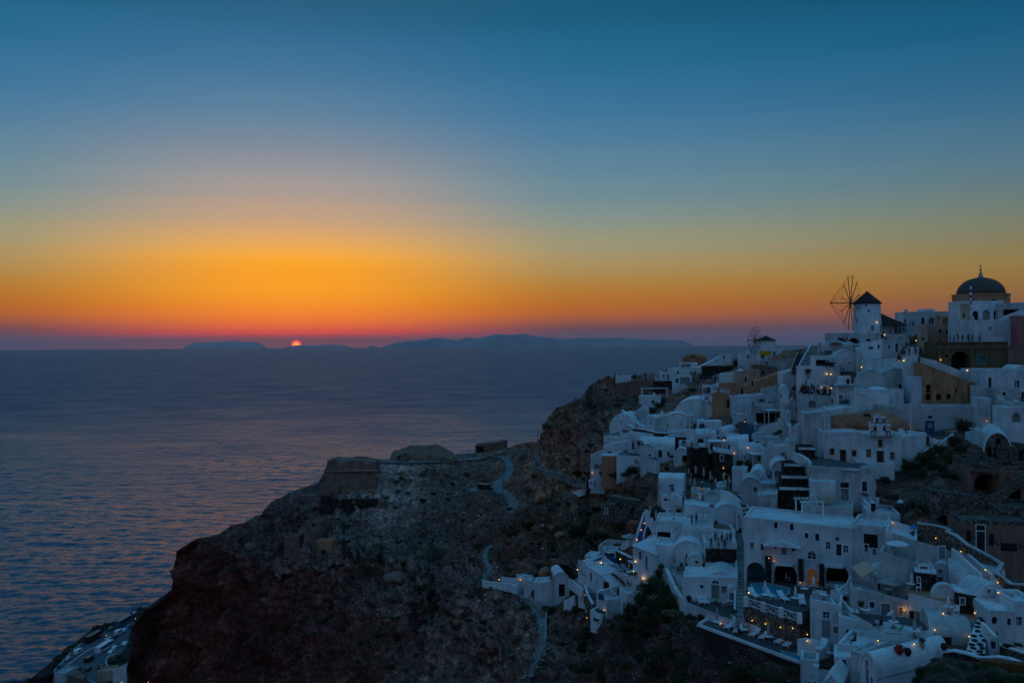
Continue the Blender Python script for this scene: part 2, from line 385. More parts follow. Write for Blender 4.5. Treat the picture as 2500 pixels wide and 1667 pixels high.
def tm_material():
 m, nt, b = newmat('hill_soil')
 pos = objco(nt, True)
 at = nt.nodes.new('ShaderNodeVertexColor'); at.layer_name = 'soil'
 n1 = nz(nt, .07, 6, .62, pos, .4)
 n2 = nz(nt, .55, 7, .72, pos)
 mp = nt.nodes.new('ShaderNodeMapping'); mp.inputs['Scale'].default_value = (.25, .25, 1.2); mp.inputs['Rotation'].default_value = (.12, .2, 0); L(nt, pos, mp.inputs[0])
 n3 = nz(nt, .35, 5, .6, mp.outputs[0], .6)
 def mul(a, bb, f=1.0):
  mx = nt.nodes.new('ShaderNodeMix'); mx.data_type = 'RGBA'; mx.blend_type = 'MULTIPLY'; mx.inputs[0].default_value = f
  L(nt, a, mx.inputs[6]); L(nt, bb, mx.inputs[7]); return mx.outputs[2]
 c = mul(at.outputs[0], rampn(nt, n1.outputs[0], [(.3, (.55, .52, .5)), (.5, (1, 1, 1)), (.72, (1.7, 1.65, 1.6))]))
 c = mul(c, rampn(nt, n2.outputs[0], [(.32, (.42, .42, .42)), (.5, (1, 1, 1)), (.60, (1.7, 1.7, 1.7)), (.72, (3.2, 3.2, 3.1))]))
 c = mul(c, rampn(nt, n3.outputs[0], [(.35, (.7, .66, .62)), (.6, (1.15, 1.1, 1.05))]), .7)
 n4 = nz(nt, .22, 5, .6, pos)
 mx = nt.nodes.new('ShaderNodeMix'); mx.data_type = 'RGBA'
 L(nt, rampn(nt, n4.outputs[0], [(.54, (0, 0, 0)), (.62, (.75, .75, .75))]), mx.inputs[0])
 L(nt, c, mx.inputs[6]); mx.inputs[7].default_value = (.042, .046, .026, 1)
 gm = nt.nodes.new('ShaderNodeVertexColor'); gm.layer_name = 'green'
 m2 = nt.nodes.new('ShaderNodeMix'); m2.data_type = 'RGBA'
 L(nt, gm.outputs[0], m2.inputs[0]); L(nt, c, m2.inputs[6]); L(nt, mx.outputs[2], m2.inputs[7])
 L(nt, m2.outputs[2], b.inputs['Base Color'])
 b.inputs['Roughness'].default_value = .95
 b.inputs['Specular IOR Level'].default_value = .1
 ad = nt.nodes.new('ShaderNodeMath'); ad.operation = 'ADD'
 L(nt, n2.outputs[0], ad.inputs[0]); L(nt, n3.outputs[0], ad.inputs[1])
 bump(nt, b, ad.outputs[0], 1.0, 1.7)
 return m
MAT_SOIL = tm_material()
RIMS = [([(425, 1345), (480, 1325), (600, 1362), (720, 1376), (790, 1362), (905, 1352), (985, 1390), (1050, 1430)], 105, 60, 160),
  ([(860, 1480), (890, 1470), (965, 1462), (1090, 1440), (1180, 1432)], 60, 40, 90), ([(640, 1270), (700, 1235), (800, 1215), (900, 1225)], 26, 30, 40),
  ([(860, 1560), (1000, 1530), (1150, 1560), (1250, 1600)], 36, 40, 60), ([(1320, 990), (1400, 978), (1455, 990)], 40, 30, 110), ([(1230, 1260), (1330, 1240), (1430, 1270)], 26, 24, 50)]
def build_hill():
 cols = sorted(set(list(range(300, 2701, 5)) + [307, 309, 311, 312, 313, 314, 316, 318, 411, 412, 413, 414, 416, 418, 419, 421, 423, 424, 426, 427, 428, 432] + list(range(776, 800, 2)) + list(range(1320, 1360, 2))))
 NR = 170
 rows = np.linspace(0, 1, NR) ** 1.12
 PX = []; PY = []
 for cx in cols:
  r = ridge(cx)
  for t in rows:
   PX.append(cx); PY.append(r + t * (1760 - r))
 PX = np.array(PX); PY = np.array(PY)
 PY2 = PY.copy()
 for pl, amp, up, dn in RIMS:           # rims where the ground breaks off into a cliff
  rx, ry = [p[0] for p in pl], [p[1] for p in pl]
  wob = np.array([fbm((a, 0, amp), 60, 4) * 16 for a in PX])
  u = PY - np.interp(PX, rx, ry) - wob
  fx = np.clip((PX - rx[0]) / 40, 0, 1) * np.clip((rx[-1] - PX) / 40, 0, 1)
  PY2 += amp * fx * np.where(u < 0, np.clip(1 + u / up, 0, 1), np.clip(1 - u / dn, 0, 1))
 DD = np.concatenate([DM(PX[i:i + 20000], PY2[i:i + 20000]) for i in range(0, len(PX), 20000)])
 nc = len(cols)
 DD = DD * (1 + .014 * np.array([village(a, b) for a, b in zip(PX, PY)]))
 DD = DD.reshape(nc, NR)
 DD = np.minimum.accumulate(DD, axis=1)
 pts = [[P(cols[i], PY[i * NR + j], float(DD[i, j])) for j in range(NR)] for i in range(nc)]
 A = np.array([[tuple(p) for p in c] for c in pts])
 du = np.gradient(A, axis=0); dv = np.gradient(A, axis=1)
 nn = np.cross(du, dv); nn /= (np.linalg.norm(nn, axis=2, keepdims=True) + 1e-9)
 nn[nn[..., 1] > 0] *= -1
 green = []; soil = []
 regp = _rg[:, :2]
 out = A.copy()
 for i in range(nc):
  for j in range(NR):
   px, py = cols[i], PY[i * NR + j]
   v = A[i, j]
   vil = village(px, py)
   wild = 1 - vil
   edge = min(1.0, j / 5.0) * .85 + .15
   rd = 1.0
   for pl, hw in ROAD_PX:
    q = dist_poly(px, py, pl)
    rd = min(rd, max(0, (q - hw) / (hw * 1.2)))
   big = fbm(v, 30, 3) * 4.2; mid = (fbm(v + 31, 8, 6, .6) * 2.8 - abs(fbm(v + 5, 13, 4)) * 3.2 + .6)
   cl = max(0, min(1, (900 - px) / 200)) * max(0, min(1, (py - 1300) / 80))
   rib = -abs(fbm((v[0] + 9, v[1], v[2] * .3), 22, 5)) * 17 * cl
   led = math.sin(v[2] / 3.3 + fbm(v, 22, 2) * 5) * 1.5 * cl
   h = (big * edge * .8 + mid * edge + rib * edge + led * edge) * (wild * .95 + .02) * rd
   if px > 2250 and 1080 < py < 1500: h += mid * .2
   if py > ridge(px) + 40 or px < 1300: pass
   out[i, j] = v + nn[i, j] * h
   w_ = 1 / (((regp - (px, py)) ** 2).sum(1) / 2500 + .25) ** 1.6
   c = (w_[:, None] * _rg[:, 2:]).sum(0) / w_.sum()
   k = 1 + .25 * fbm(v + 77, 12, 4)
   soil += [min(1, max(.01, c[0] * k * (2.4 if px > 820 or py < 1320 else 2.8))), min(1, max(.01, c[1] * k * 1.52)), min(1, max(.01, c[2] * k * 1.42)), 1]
   g = .85 if py < 1560 or px > 1000 else .3
   if px < 800: g = .15
   green += [g, g, g, 1]
 verts = [tuple(out[i, j]) for i in range(nc) for j in range(NR)]
 faces = []
 for i in range(nc - 1):
  for j in range(NR - 1):
   a = i * NR + j
   faces.append((a, a + 1, a + NR + 1, a + NR))
 steps = [(3, -1.5), (9, -6), (22, -18), (50, -45), (110, -90), (260, -150), (500, -175)]
 base = len(verts)
 for i in range(nc):
  r = Vector(out[i, 0])
  px = cols[i]
  dirv = Vector((-.25 if px < 1500 else .1, 1, 0)).normalized()
  for (s, dz) in steps:
   k = 1.0 if px < 1500 else .55
   q = r + dirv * s * (1 if px < 1400 else 1.4)
   q.z = max(-5, r.z + dz * k)
   if px >= 1500 and s > 400: q.z = -5
   verts.append(tuple(q)); soil += [.10, .075, .06, 1]; green += [.5, .5, .5, 1]
 ns = len(steps)
 for i in range(nc - 1):
  for j in range(ns):
   a = i * NR if j == 0 else base + i * ns + j - 1
   b_ = (i + 1) * NR if j == 0 else base + (i + 1) * ns + j - 1
   faces.append((a, b_, base + (i + 1) * ns + j, base + i * ns + j))
 base2 = len(verts)
 for i in range(nc):
  r = Vector(out[i, NR - 1])
  for s in (1, 2):
   verts.append((r.x, r.y - 25 * s, r.z - 26 * s)); soil += [.10, .08, .06, 1]; green += [.5, .5, .5, 1]
 for i in range(nc - 1):
  a = i * NR + NR - 1; b_ = a + NR
  faces.append((a, base2 + i * 2, base2 + i * 2 + 2, b_))
  faces.append((base2 + i * 2, base2 + i * 2 + 1, base2 + i * 2 + 3, base2 + i * 2 + 2))
 me = bpy.data.meshes.new('hillside')
 me.from_pydata(verts, [], faces)
 me.materials.append(MAT_SOIL)
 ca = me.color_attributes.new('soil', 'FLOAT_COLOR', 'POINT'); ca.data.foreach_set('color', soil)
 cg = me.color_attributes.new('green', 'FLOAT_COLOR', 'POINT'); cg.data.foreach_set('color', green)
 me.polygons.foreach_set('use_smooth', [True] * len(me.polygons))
 o = add_obj('hillside', me)
 tag(o, kind='structure')
 return o
ROADS = [([(905, 1128), (940, 1128), (1000, 1129), (1110, 1126), (1170, 1119), (1210, 1112), (1238, 1118), (1249, 1132), (1252, 1150), (1240, 1168), (1220, 1182), (1222, 1196), (1243, 1206), (1258, 1222), (1262, 1238), (1245, 1250)],
   [2, 3, 4, 5, 7, 10, 12, 13, 14, 15, 19, 19, 18, 18, 18, 12]),
   ([(1180, 1118), (1240, 1104), (1290, 1097), (1330, 1094)], [4, 5, 5, 4]),
   ([(1305, 1112), (1318, 1122), (1322, 1134), (1308, 1142), (1345, 1152), (1380, 1160), (1400, 1172), (1440, 1178)], [5, 6, 7, 7, 8, 8, 9, 8]),
   ([(1199, 1335), (1186, 1348), (1182, 1362), (1190, 1380), (1200, 1392), (1180, 1412), (1184, 1420)], [7, 5, 5, 6, 6, 4, 4]),
   ([(1215, 1424), (1262, 1448), (1300, 1476), (1322, 1505), (1328, 1540), (1325, 1580), (1310, 1610), (1290, 1650), (1275, 1680)], [6, 8, 10, 12, 9, 7, 7, 8, 8])]
ROAD_PX.append(([(1160, 1190), (1222, 1189)], 13))
ROAD_PX += [(r[0], max(r[1]) * .9) for r in ROADS]
HILL = build_hill()
dg_ = bpy.context.evaluated_depsgraph_get()
from mathutils.bvhtree import BVHTree
HB = BVHTree.FromPolygons([v.co for v in HILL.data.vertices], [tuple(p.vertices) for p in HILL.data.polygons])
def on_hill(px, py):
 d = ray(px, py).normalized()
 h = HB.ray_cast(Vector((0, 0, CAMZ)), d)
 return h[0] if h[0] else P(px, py, D1(px, py))
def hill_n(px, py):
 d = ray(px, py).normalized()
 h = HB.ray_cast(Vector((0, 0, CAMZ)), d)
 return (h[0], h[1]) if h[0] else (None, None)
def down(x, y, ztop=400):
 h = HB.ray_cast(Vector((x, y, ztop)), Vector((0, 0, -1)))
 return h[0].z if h[0] else None
def road_mat():
 m, nt, b = newmat('worn_concrete')
 pos = objco(nt, True)
 n = nz(nt, .6, 6, .65, pos); n2 = nz(nt, .12, 4, .6, pos, 1.2)
 c = rampn(nt, n.outputs[0], [(.3, (.12, .125, .12)), (.55, (.19, .19, .185)), (.75, (.30, .30, .29))])
 mx = nt.nodes.new('ShaderNodeMix'); mx.data_type = 'RGBA'; mx.blend_type = 'MULTIPLY'; mx.inputs[0].default_value = .8
 L(nt, c, mx.inputs[6]); L(nt, rampn(nt, n2.outputs[0], [(.35, (.55, .52, .5)), (.6, (1.2, 1.2, 1.2))]), mx.inputs[7])
 L(nt, mx.outputs[2], b.inputs['Base Color']); b.inputs['Roughness'].default_value = .8
 return m
MAT_ROAD = road_mat()
MAT_PATH = plaster('whitewashed_path', (.42, .43, .43), (.6, .6, .6))
def ribbon(name, pl, hw, mat, lift=.35, kind='structure'):
 P2 = []
 for k in range(len(pl) - 1):
  n = max(2, int(math.dist(pl[k], pl[k + 1]) / 4))
  for i in range(n):
   t = i / n
   P2.append((pl[k][0] + (pl[k + 1][0] - pl[k][0]) * t, pl[k][1] + (pl[k + 1][1] - pl[k][1]) * t, hw[k] + (hw[k + 1] - hw[k]) * t))
 P2.append((pl[-1][0], pl[-1][1], hw[-1]))
 C = [on_hill(p[0], p[1]) for p in P2]
 for _ in range(6):
  C = [C[0]] + [(C[i - 1] + C[i] * 2 + C[i + 1]) / 4 for i in range(1, len(C) - 1)] + [C[-1]]
 mb = MB()
 S = []
 for i, c in enumerate(C):
  a = C[max(0, i - 1)]; b2 = C[min(len(C) - 1, i + 1)]
  t = (b2 - a); t.z = 0
  if t.length < 1e-4: t = Vector((0, 1, 0))
  t.normalize(); s = Vector((t.y, -t.x, 0))
  wpx = P2[i][2]; D = c.y
  m_ = wpx * D / F
  sw = m_ / max(.35, sqrt(s.x ** 2 + (s.y * (CAMZ - c.z) / D) ** 2))
  sw = min(sw, 5.2)
  S.append((c + s * sw + Vector((0, 0, lift)), c - s * sw + Vector((0, 0, lift))))
 for i in range(len(S) - 1):
  mb.quad(S[i][0], S[i][1], S[i + 1][1], S[i + 1][0])
  for q in (0, 1):
   a, b2 = S[i][q], S[i + 1][q]
   mb.quad(a, b2, b2 - Vector((0, 0, 2)), a - Vector((0, 0, 2)))
 o = mb.build(name, mat)
 tag(o, kind=kind)
 EDGES.append(S)
 return C
EDGES = []
ROAD_C = [ribbon('road', ROADS[0][0], ROADS[0][1], MAT_ROAD), ribbon('road', ROADS[1][0], ROADS[1][1], MAT_ROAD, .33), ribbon('road', ROADS[2][0], ROADS[2][1], MAT_ROAD),
   ribbon('path', ROADS[3][0], ROADS[3][1], MAT_ROAD), ribbon('path', ROADS[4][0], ROADS[4][1], MAT_ROAD)]
def sea_mat():
 m, nt, b = newmat('sea_water')
 pos = objco(nt, True)
 b.inputs['Base Color'].default_value = (.008, .048, .095, 1)
 b.inputs['IOR'].default_value = 1.52
 ln = nt.nodes.new('ShaderNodeVectorMath'); ln.operation = 'LENGTH'; L(nt, pos, ln.inputs[0])
 mr = nt.nodes.new('ShaderNodeMapRange'); mr.inputs[1].default_value = 400; mr.inputs[2].default_value = 2600; mr.inputs[3].default_value = .19; mr.inputs[4].default_value = .48
 L(nt, ln.outputs['Value'], mr.inputs[0])
 mpp = nt.nodes.new('ShaderNodeMapping'); mpp.inputs['Scale'].default_value = (.7, 1, 1); L(nt, pos, mpp.inputs[0])
 gn = nz(nt, .006, 7, .68, mpp.outputs[0], .5)      # wind patches
 gm = nt.nodes.new('ShaderNodeMapRange'); gm.inputs[1].default_value = .3; gm.inputs[2].default_value = .7; gm.inputs[3].default_value = .8; gm.inputs[4].default_value = 1.25
 L(nt, gn.outputs[0], gm.inputs[0])
 mm_ = nt.nodes.new('ShaderNodeMath'); mm_.operation = 'MULTIPLY'; L(nt, mr.outputs[0], mm_.inputs[0]); L(nt, gm.outputs[0], mm_.inputs[1]); L(nt, mm_.outputs[0], b.inputs['Roughness'])
 def wv(sc, rot, scale, det, dist=.6, rough=.6):
  mp = nt.nodes.new('ShaderNodeMapping')
  mp.inputs['Rotation'].default_value = (0, 0, radians(rot)); mp.inputs['Scale'].default_value = sc
  L(nt, pos, mp.inputs[0])
  return nz(nt, scale, det, rough, mp.outputs[0], dist).outputs[0]
 a = wv((.32, 1, 1), 7, .028, 3)          # swell about 30 m apart
 c = wv((.40, 1, 1), -5, .10, 4, .4)      # chop
 d = wv((.5, 1, 1), 14, .38, 4, .3)
 s = nt.nodes.new('ShaderNodeMath'); s.operation = 'MULTIPLY_ADD'; L(nt, c, s.inputs[0]); s.inputs[1].default_value = .42; L(nt, a, s.inputs[2])
 s2 = nt.nodes.new('ShaderNodeMath'); s2.operation = 'MULTIPLY_ADD'; L(nt, d, s2.inputs[0]); s2.inputs[1].default_value = .16; L(nt, s.outputs[0], s2.inputs[2])
 bp = bump(nt, b, s2.outputs[0], 1.0, SEA_AMP)
 return m
SEA_AMP = 5
MAT_SEA = sea_mat()
def build_sea():
 rng = np.random.RandomState(5)
 waves = []
 for i in range(70):
  lam = 2.6 * (1.048 ** i) * rng.uniform(.9, 1.1)
  th = rng.normal(0, .62) + .06
  k = 2 * pi / lam
  slope = .046 * (1.0 if lam < 8 else (8 / lam) ** 1.1)
  waves.append((k * sin(th), k * cos(th), slope / k, rng.uniform(0, 2 * pi), lam))
 rr = [425.0]
 while rr[-1] < 5200: rr.append(rr[-1] * 1.0028 + .35)
 rr = np.array(rr); aa = np.radians(np.linspace(-33, 22, 760))
 Rg, Ag = np.meshgrid(rr, aa, indexing='ij')
 X = Rg * np.sin(Ag); Y = Rg * np.cos(Ag); Z = np.zeros_like(X)
 step = np.maximum(np.gradient(rr)[:, None], Rg * (aa[1] - aa[0]))
 fade = np.clip((rr - 425) / 25, 0, 1) * np.clip((5200 - rr) / 1500, 0, 1)
 gust = .85 + .2 * np.sin(X / 170 + 1.3) * np.sin(Y / 230 + .4) + .2 * np.sin(X / 61 + Y / 90)
 for kx, ky, amp, ph, lam in waves:
  Z += amp * np.sin(kx * X + ky * Y + ph) * np.clip(lam / (step * 2.4) - .5, 0, 1)
 Z *= fade[:, None] * gust
 nr, na = X.shape
 co = np.stack([X, Y, Z], -1).reshape(-1, 3)
 idx = (np.arange(nr - 1)[:, None] * na + np.arange(na - 1)[None]).ravel()
 F4 = np.stack([idx, idx + na, idx + na + 1, idx + 1], 1)
 mb = MB()
 rings = [0, 425, rr[-1], 9000, 20000, 41000]
 n2 = 180
 vs = []
 for r in rings:
  for k in range(n2):
   a = 2 * pi * k / n2
   vs.append((r * sin(a), r * cos(a), 0.0 if r > 0 else 0.0))
 base = len(co)
 co = np.concatenate([co, np.array(vs)])
 fs = []
 a0, a1 = radians(-33), radians(22)
 for i in range(len(rings) - 1):
  for k in range(n2):
   am = 2 * pi * (k + .5) / n2
   if am > pi: am -= 2 * pi
   if rings[i] == 425 and a0 + .02 < am < a1 - .02: continue
   k2 = (k + 1) % n2
   fs.append((base + i * n2 + k, base + (i + 1) * n2 + k, base + (i + 1) * n2 + k2, base + i * n2 + k2))
 F4 = np.concatenate([F4, np.array(fs)])
 me = bpy.data.meshes.new('sea')
 me.vertices.add(len(co)); me.vertices.foreach_set('co', co.ravel())
 me.loops.add(F4.size); me.loops.foreach_set('vertex_index', F4.ravel().astype(np.int32))
 me.polygons.add(len(F4)); me.polygons.foreach_set('loop_start', (np.arange(len(F4)) * 4).astype(np.int32))
 me.polygons.foreach_set('use_smooth', [True] * len(F4))
 me.update(calc_edges=True); me.validate()
 me.materials.append(MAT_SEA)
 o = add_obj('sea', me); tag(o, kind='structure')
 return o
build_sea()
MAT_ISLE = flat('far_rock', (.3, .29, .30), .95, .1, .3, .001)
def island(name, prof, D, thick, label=None):
 """prof: (px, py_top) ; stands on the sea at distance D"""
 mb = MB()
 n = len(prof); rows = [(-.5, 0), (-.32, .45), (-.12, .9), (0, 1.0), (.2, .7), (.5, 0)]
 pts = []
 xs = np.linspace(prof[0][0], prof[-1][0], max(40, n * 6))
 top = np.interp(xs, [p[0] for p in prof], [p[1] for p in prof])
 for i, (px, py) in enumerate(zip(xs, top)):
  q = P(px, py, D)
  h = max(6, q.z + noise.fractal(Vector((px / 14, 0, 3)), 1, 2, 4) * 22)
  for (t, s) in rows:
   mb.v.append((q.x * (1 + t * thick / D), D + t * thick, h * s if s == 1 else h * s - 20 if s > 0 else -250))
 R = len(rows)
 for i in range(len(xs) - 1):
  for j in range(R - 1):
   a = i * R + j
   mb.f.append((a, a + R, a + R + 1, a + 1)); mb.m.append(0)
 o = mb.build(name, MAT_ISLE, smooth=True)
 tag(o, kind='structure')
k_ = 2500 / 2352
def m2(l): return [(a * k_, b * k_) for a, b in l]
island('island', m2([(880, 797), (905, 788), (935, 783), (975, 780), (1003, 775), (1025, 778), (1050, 782), (1072, 774), (1090, 777), (1100, 778), (1125, 770), (1148, 767), (1170, 769), (1205, 767), (1230, 772), (1250, 774), (1290, 779), (1330, 776), (1380, 777), (1420, 775), (1470, 779), (1500, 780), (1540, 782), (1565, 781), (1590, 790)]), 38000, 4000)
island('island', m2([(422, 797), (440, 788), (480, 786), (510, 784), (540, 783), (560, 786), (585, 786), (600, 790), (612, 797)]), 61000, 3500)
island('island', m2([(655, 797), (680, 793), (720, 793), (760, 791), (780, 792), (800, 795), (806, 798)]), 60000, 2500)
island('island', m2([(845, 797), (856, 793), (866, 797)]), 60000, 1200)
def sun_mat():
 m, nt, b = newmat('setting_sun')
 lw = nt.nodes.new('ShaderNodeLayerWeight'); lw.inputs['Blend'].default_value = .5
 c = rampn(nt, lw.outputs['Facing'], [(0, (1, .40, .0)), (.20, (1, .30, .0)), (.27, (1, .05, .0)), (.85, (.9, .01, .005))])
 e = nt.nodes.new('ShaderNodeEmission'); L(nt, c, e.inputs[0]); e.inputs[1].default_value = 2.4
 L(nt, e.outputs[0], nt.nodes['Material Output'].inputs[0])
 m.cycles.emission_sampling = 'NONE'
 return m
me = bpy.data.meshes.new('sun')
bm = bmesh.new(); bmesh.ops.create_uvsphere(bm, u_segments=48, v_segments=32, radius=12.5 / F * 70000)
for f in bm.faces: f.smooth = True
bm.to_mesh(me); bm.free(); me.materials.append(sun_mat())
sun = add_obj('sun', me, None, P(723.5, 842.5, 70000)); tag(sun, kind='structure')
from mathutils.geometry import tessellate_polygon
PL = {
 'W': plaster('white_plaster', (.52, .53, .54), (.76, .76, .76)),
 'X': plaster('dimmed_white_plaster', (.40, .395, .39), (.60, .59, .575), (.62, .59, .55)),  # white with the dimming toward the right put into its colour
 'V': plaster('fresh_white_plaster', (.64, .65, .66), (.84, .84, .84), (.72, .70, .67)),
 'G': plaster('grey_white_plaster', (.42, .42, .43), (.58, .57, .56), (.65, .62, .6)),
 'C': plaster('cream_plaster', (.52, .31, .21), (.66, .42, .30), (.6, .52, .45)),
 'O': plaster('olive_ochre_plaster', (.13, .088, .044), (.21, .145, .078), (.5, .45, .4)),
 'T': plaster('tan_plaster', (.52, .215, .115), (.62, .29, .165), (.6, .5, .42)),
 'N': plaster('grey_brown_plaster', (.22, .12, .085), (.31, .185, .135), (.5, .46, .42)),
 'S': plaster('weathered_sandstone', (.40, .175, .09), (.60, .29, .155), (.38, .32, .28), scale=.5),
 'P': plaster('pink_plaster', (.42, .13, .13), (.5, .18, .17)),
 'R': stonemat('rubble_stone', (.08, .06, .05), (.20, .155, .13), (.34, .29, .25), 3.6, .25),
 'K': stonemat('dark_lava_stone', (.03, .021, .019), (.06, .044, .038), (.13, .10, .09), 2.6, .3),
 'M': plaster('maroon_plaster', (.10, .025, .02), (.14, .04, .03), (.5, .45, .4)),
 'E': stonemat('earth_render', (.33, .12, .065), (.42, .17, .095), (.50, .225, .135), .6, .1),
 'B': plaster('blue_plaster', (.03, .10, .25), (.05, .14, .32), (.7, .7, .7)),
 'Q': plaster('terracotta_plaster', (.46, .19, .11), (.56, .25, .15), (.6, .5, .45)),
 'D': plaster('dark_earth_bank', (.035, .022, .022), (.06, .04, .038)),
 'A': flat('dark_paving', (.055, .063, .066), .7, .4, .3, .8),
 'F': flat('pale_paving', (.3, .3, .29), .8, .3, .2, .8),
}
CM = {
 'k': flat('dark_glass', (.012, .016, .02), .15, .5, .2), 'b': flat('blue_paint', (.012, .05, .15), .5, .4, .25),
 'n': flat('brown_wood', (.06, .016, .012), .6, .3, .3), 'g': flat('green_paint', (.03, .12, .08), .5, .3, .2),
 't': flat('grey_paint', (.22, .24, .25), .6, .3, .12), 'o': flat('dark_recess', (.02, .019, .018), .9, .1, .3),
 'l': flat('teal_paint', (.02, .14, .18), .5, .3, .2), 'm': flat('maroon_paint', (.11, .014, .014), .6, .3, .2),
 'w': flat('white_paint', (.75, .76, .77), .5, .3, .05), 'y': emis('lit_window', (.9, .36, .05), .05, .12),
 'c': flat('cream_paint', (.46, .38, .27), .6, .3, .1),
}
MAT_CANVAS = flat('cream_canvas', (.68, .46, .32), .9, .1, .12, 1.5)
MAT_CANVASW = flat('white_canvas', (.68, .69, .70), .9, .1, .08, 1.5)
MAT_CANVASG = flat('grey_canvas', (.36, .345, .33), .9, .1, .08, 1.5)
MAT_WOOD = flat('weathered_wood', (.13, .085, .055), .8, .2, .3, 3)
MAT_DARKW = flat('dark_wood', (.045, .022, .018), .7, .2, .3, 3)
MAT_METAL = flat('grey_metal', (.16, .17, .18), .5, .5, .2, 2)
MAT_BLK = flat('black_metal', (.015, .015, .017), .5, .4, .2, 2)
MAT_WHITE = CM['w']
MAT_BULB = emis('warm_bulb', (1.0, .66, .14), 2.6)
MAT_BULB2 = emis('amber_bulb', (1.0, .42, .14), 2.2)
MAT_POOL = None
def pool_mat():
 m, nt, b = newmat('pool_water')
 b.inputs['Base Color'].default_value = (.015, .27, .36, 1)
 b.inputs['Roughness'].default_value = .3
 n = nz(nt, .9, 3, .5, objco(nt, True)); bump(nt, b, n.outputs[0], .5, .15)
 return m
MAT_POOL = pool_mat()
TILES = {'A': (1950, 640, 4.276), 'B': (1950, 940, 4.276), 'C': (1950, 1300, 4.273), 'D': (1400, 780, 4.276), 'E': (1400, 1100, 4.276), 'F': (1400, 1307, 4.276),
   'g': (850, 1040, 3.92), 'h': (850, 1307, 4.276), 'i': (300, 1207, 3.92), 'J': (0, 1367, 5.2267), 'K': (1950, 800, 7.84), 'L': (2250, 850, 9.388), 'U': (1700, 900, 7.84), 'V': (1650, 1050, 7.84), 'R': (620, 1000, 3.222), 'Z': (0, 0, 1.0)}
def TX(t, x, y):
 a, b, s = TILES[t]
 return a + x / s, b + y / s
def arc_pts(s0, s1, z0, z1, n=10):
 """half ellipse from (s1,z0) over (mid,z1) to (s0,z0)"""
 c = (s0 + s1) / 2; a = (s1 - s0) / 2
 return [(c + a * cos(pi * k / n), z0 + (z1 - z0) * sin(pi * k / n)) for k in range(n + 1)]
def poly_faces(mb, outer, holes, y=0.0, m=0):
 loops = [[Vector((p[0], p[1], 0)) for p in outer]] + [[Vector((p[0], p[1], 0)) for p in h] for h in holes]
 tris = tessellate_polygon(loops)
 flatp = [p for l in loops for p in l]
 b = len(mb.v)
 mb.v += [(p.x, y, p.y) for p in flatp]
 for t in tris:
  a, c, d = [flatp[i] for i in t]
  ar = (c.x - a.x) * (d.y - a.y) - (c.y - a.y) * (d.x - a.x)
  mb.f.append(tuple(b + i for i in (t if ar > 0 else reversed(t)))); mb.m.append(m)
HOUSES = []
ANCH = []
class Frame:
 """a facade plane: anchor at photo pixel, turned by yaw; turns pixels into facade coordinates"""
 def __init__(s, px, py, D, yaw):
  s.A = P(px, py, D); s.yaw = radians(yaw)
  s.u = Vector((cos(s.yaw), sin(s.yaw), 0)); s.n = Vector((-sin(s.yaw), cos(s.yaw), 0))
 def hit(s, px, py):
  d = ray(px, py); o = Vector((0, 0, CAMZ))
  t = (s.A - o).dot(s.n) / d.dot(s.n)
  q = o + d * t - s.A
  return q.dot(s.u), q.z
def ring(mb, loop, wd, y0, y1, m=0):
 """a flat frame round a loop, from y0 (front) to y1"""
 n = len(loop)
 cx = sum(p[0] for p in loop) / n; cz = sum(p[1] for p in loop) / n
 out = []
 for i in range(n):
  p = Vector(loop[i]); a = Vector(loop[i - 1]); c = Vector(loop[(i + 1) % n])
  e1 = (p - a).normalized(); e2 = (c - p).normalized()
  nn = Vector((e1.y + e2.y, -(e1.x + e2.x)))
  if nn.length < 1e-5: nn = Vector((p.x - cx, p.y - cz))
  nn.normalize()
  if nn.dot(Vector((p.x - cx, p.y - cz))) < 0: nn = -nn
  k = 1 / max(.5, abs(nn.dot(Vector((e1.y, -e1.x)))))
  out.append(p + nn * wd * k)
 for i in range(n):
  j = (i + 1) % n
  mb.quad((loop[i][0], y0, loop[i][1]), (loop[j][0], y0, loop[j][1]), (out[j].x, y0, out[j].y), (out[i].x, y0, out[i].y), m=m)
  mb.quad((out[i].x, y0, out[i].y), (out[j].x, y0, out[j].y), (out[j].x, y1, out[j].y), (out[i].x, y1, out[i].y), m=m)
  mb.quad((loop[i][0], y0, loop[i][1]), (loop[i][0], y1, loop[i][1]), (loop[j][0], y1, loop[j][1]), (loop[j][0], y0, loop[j][1]), m=m)
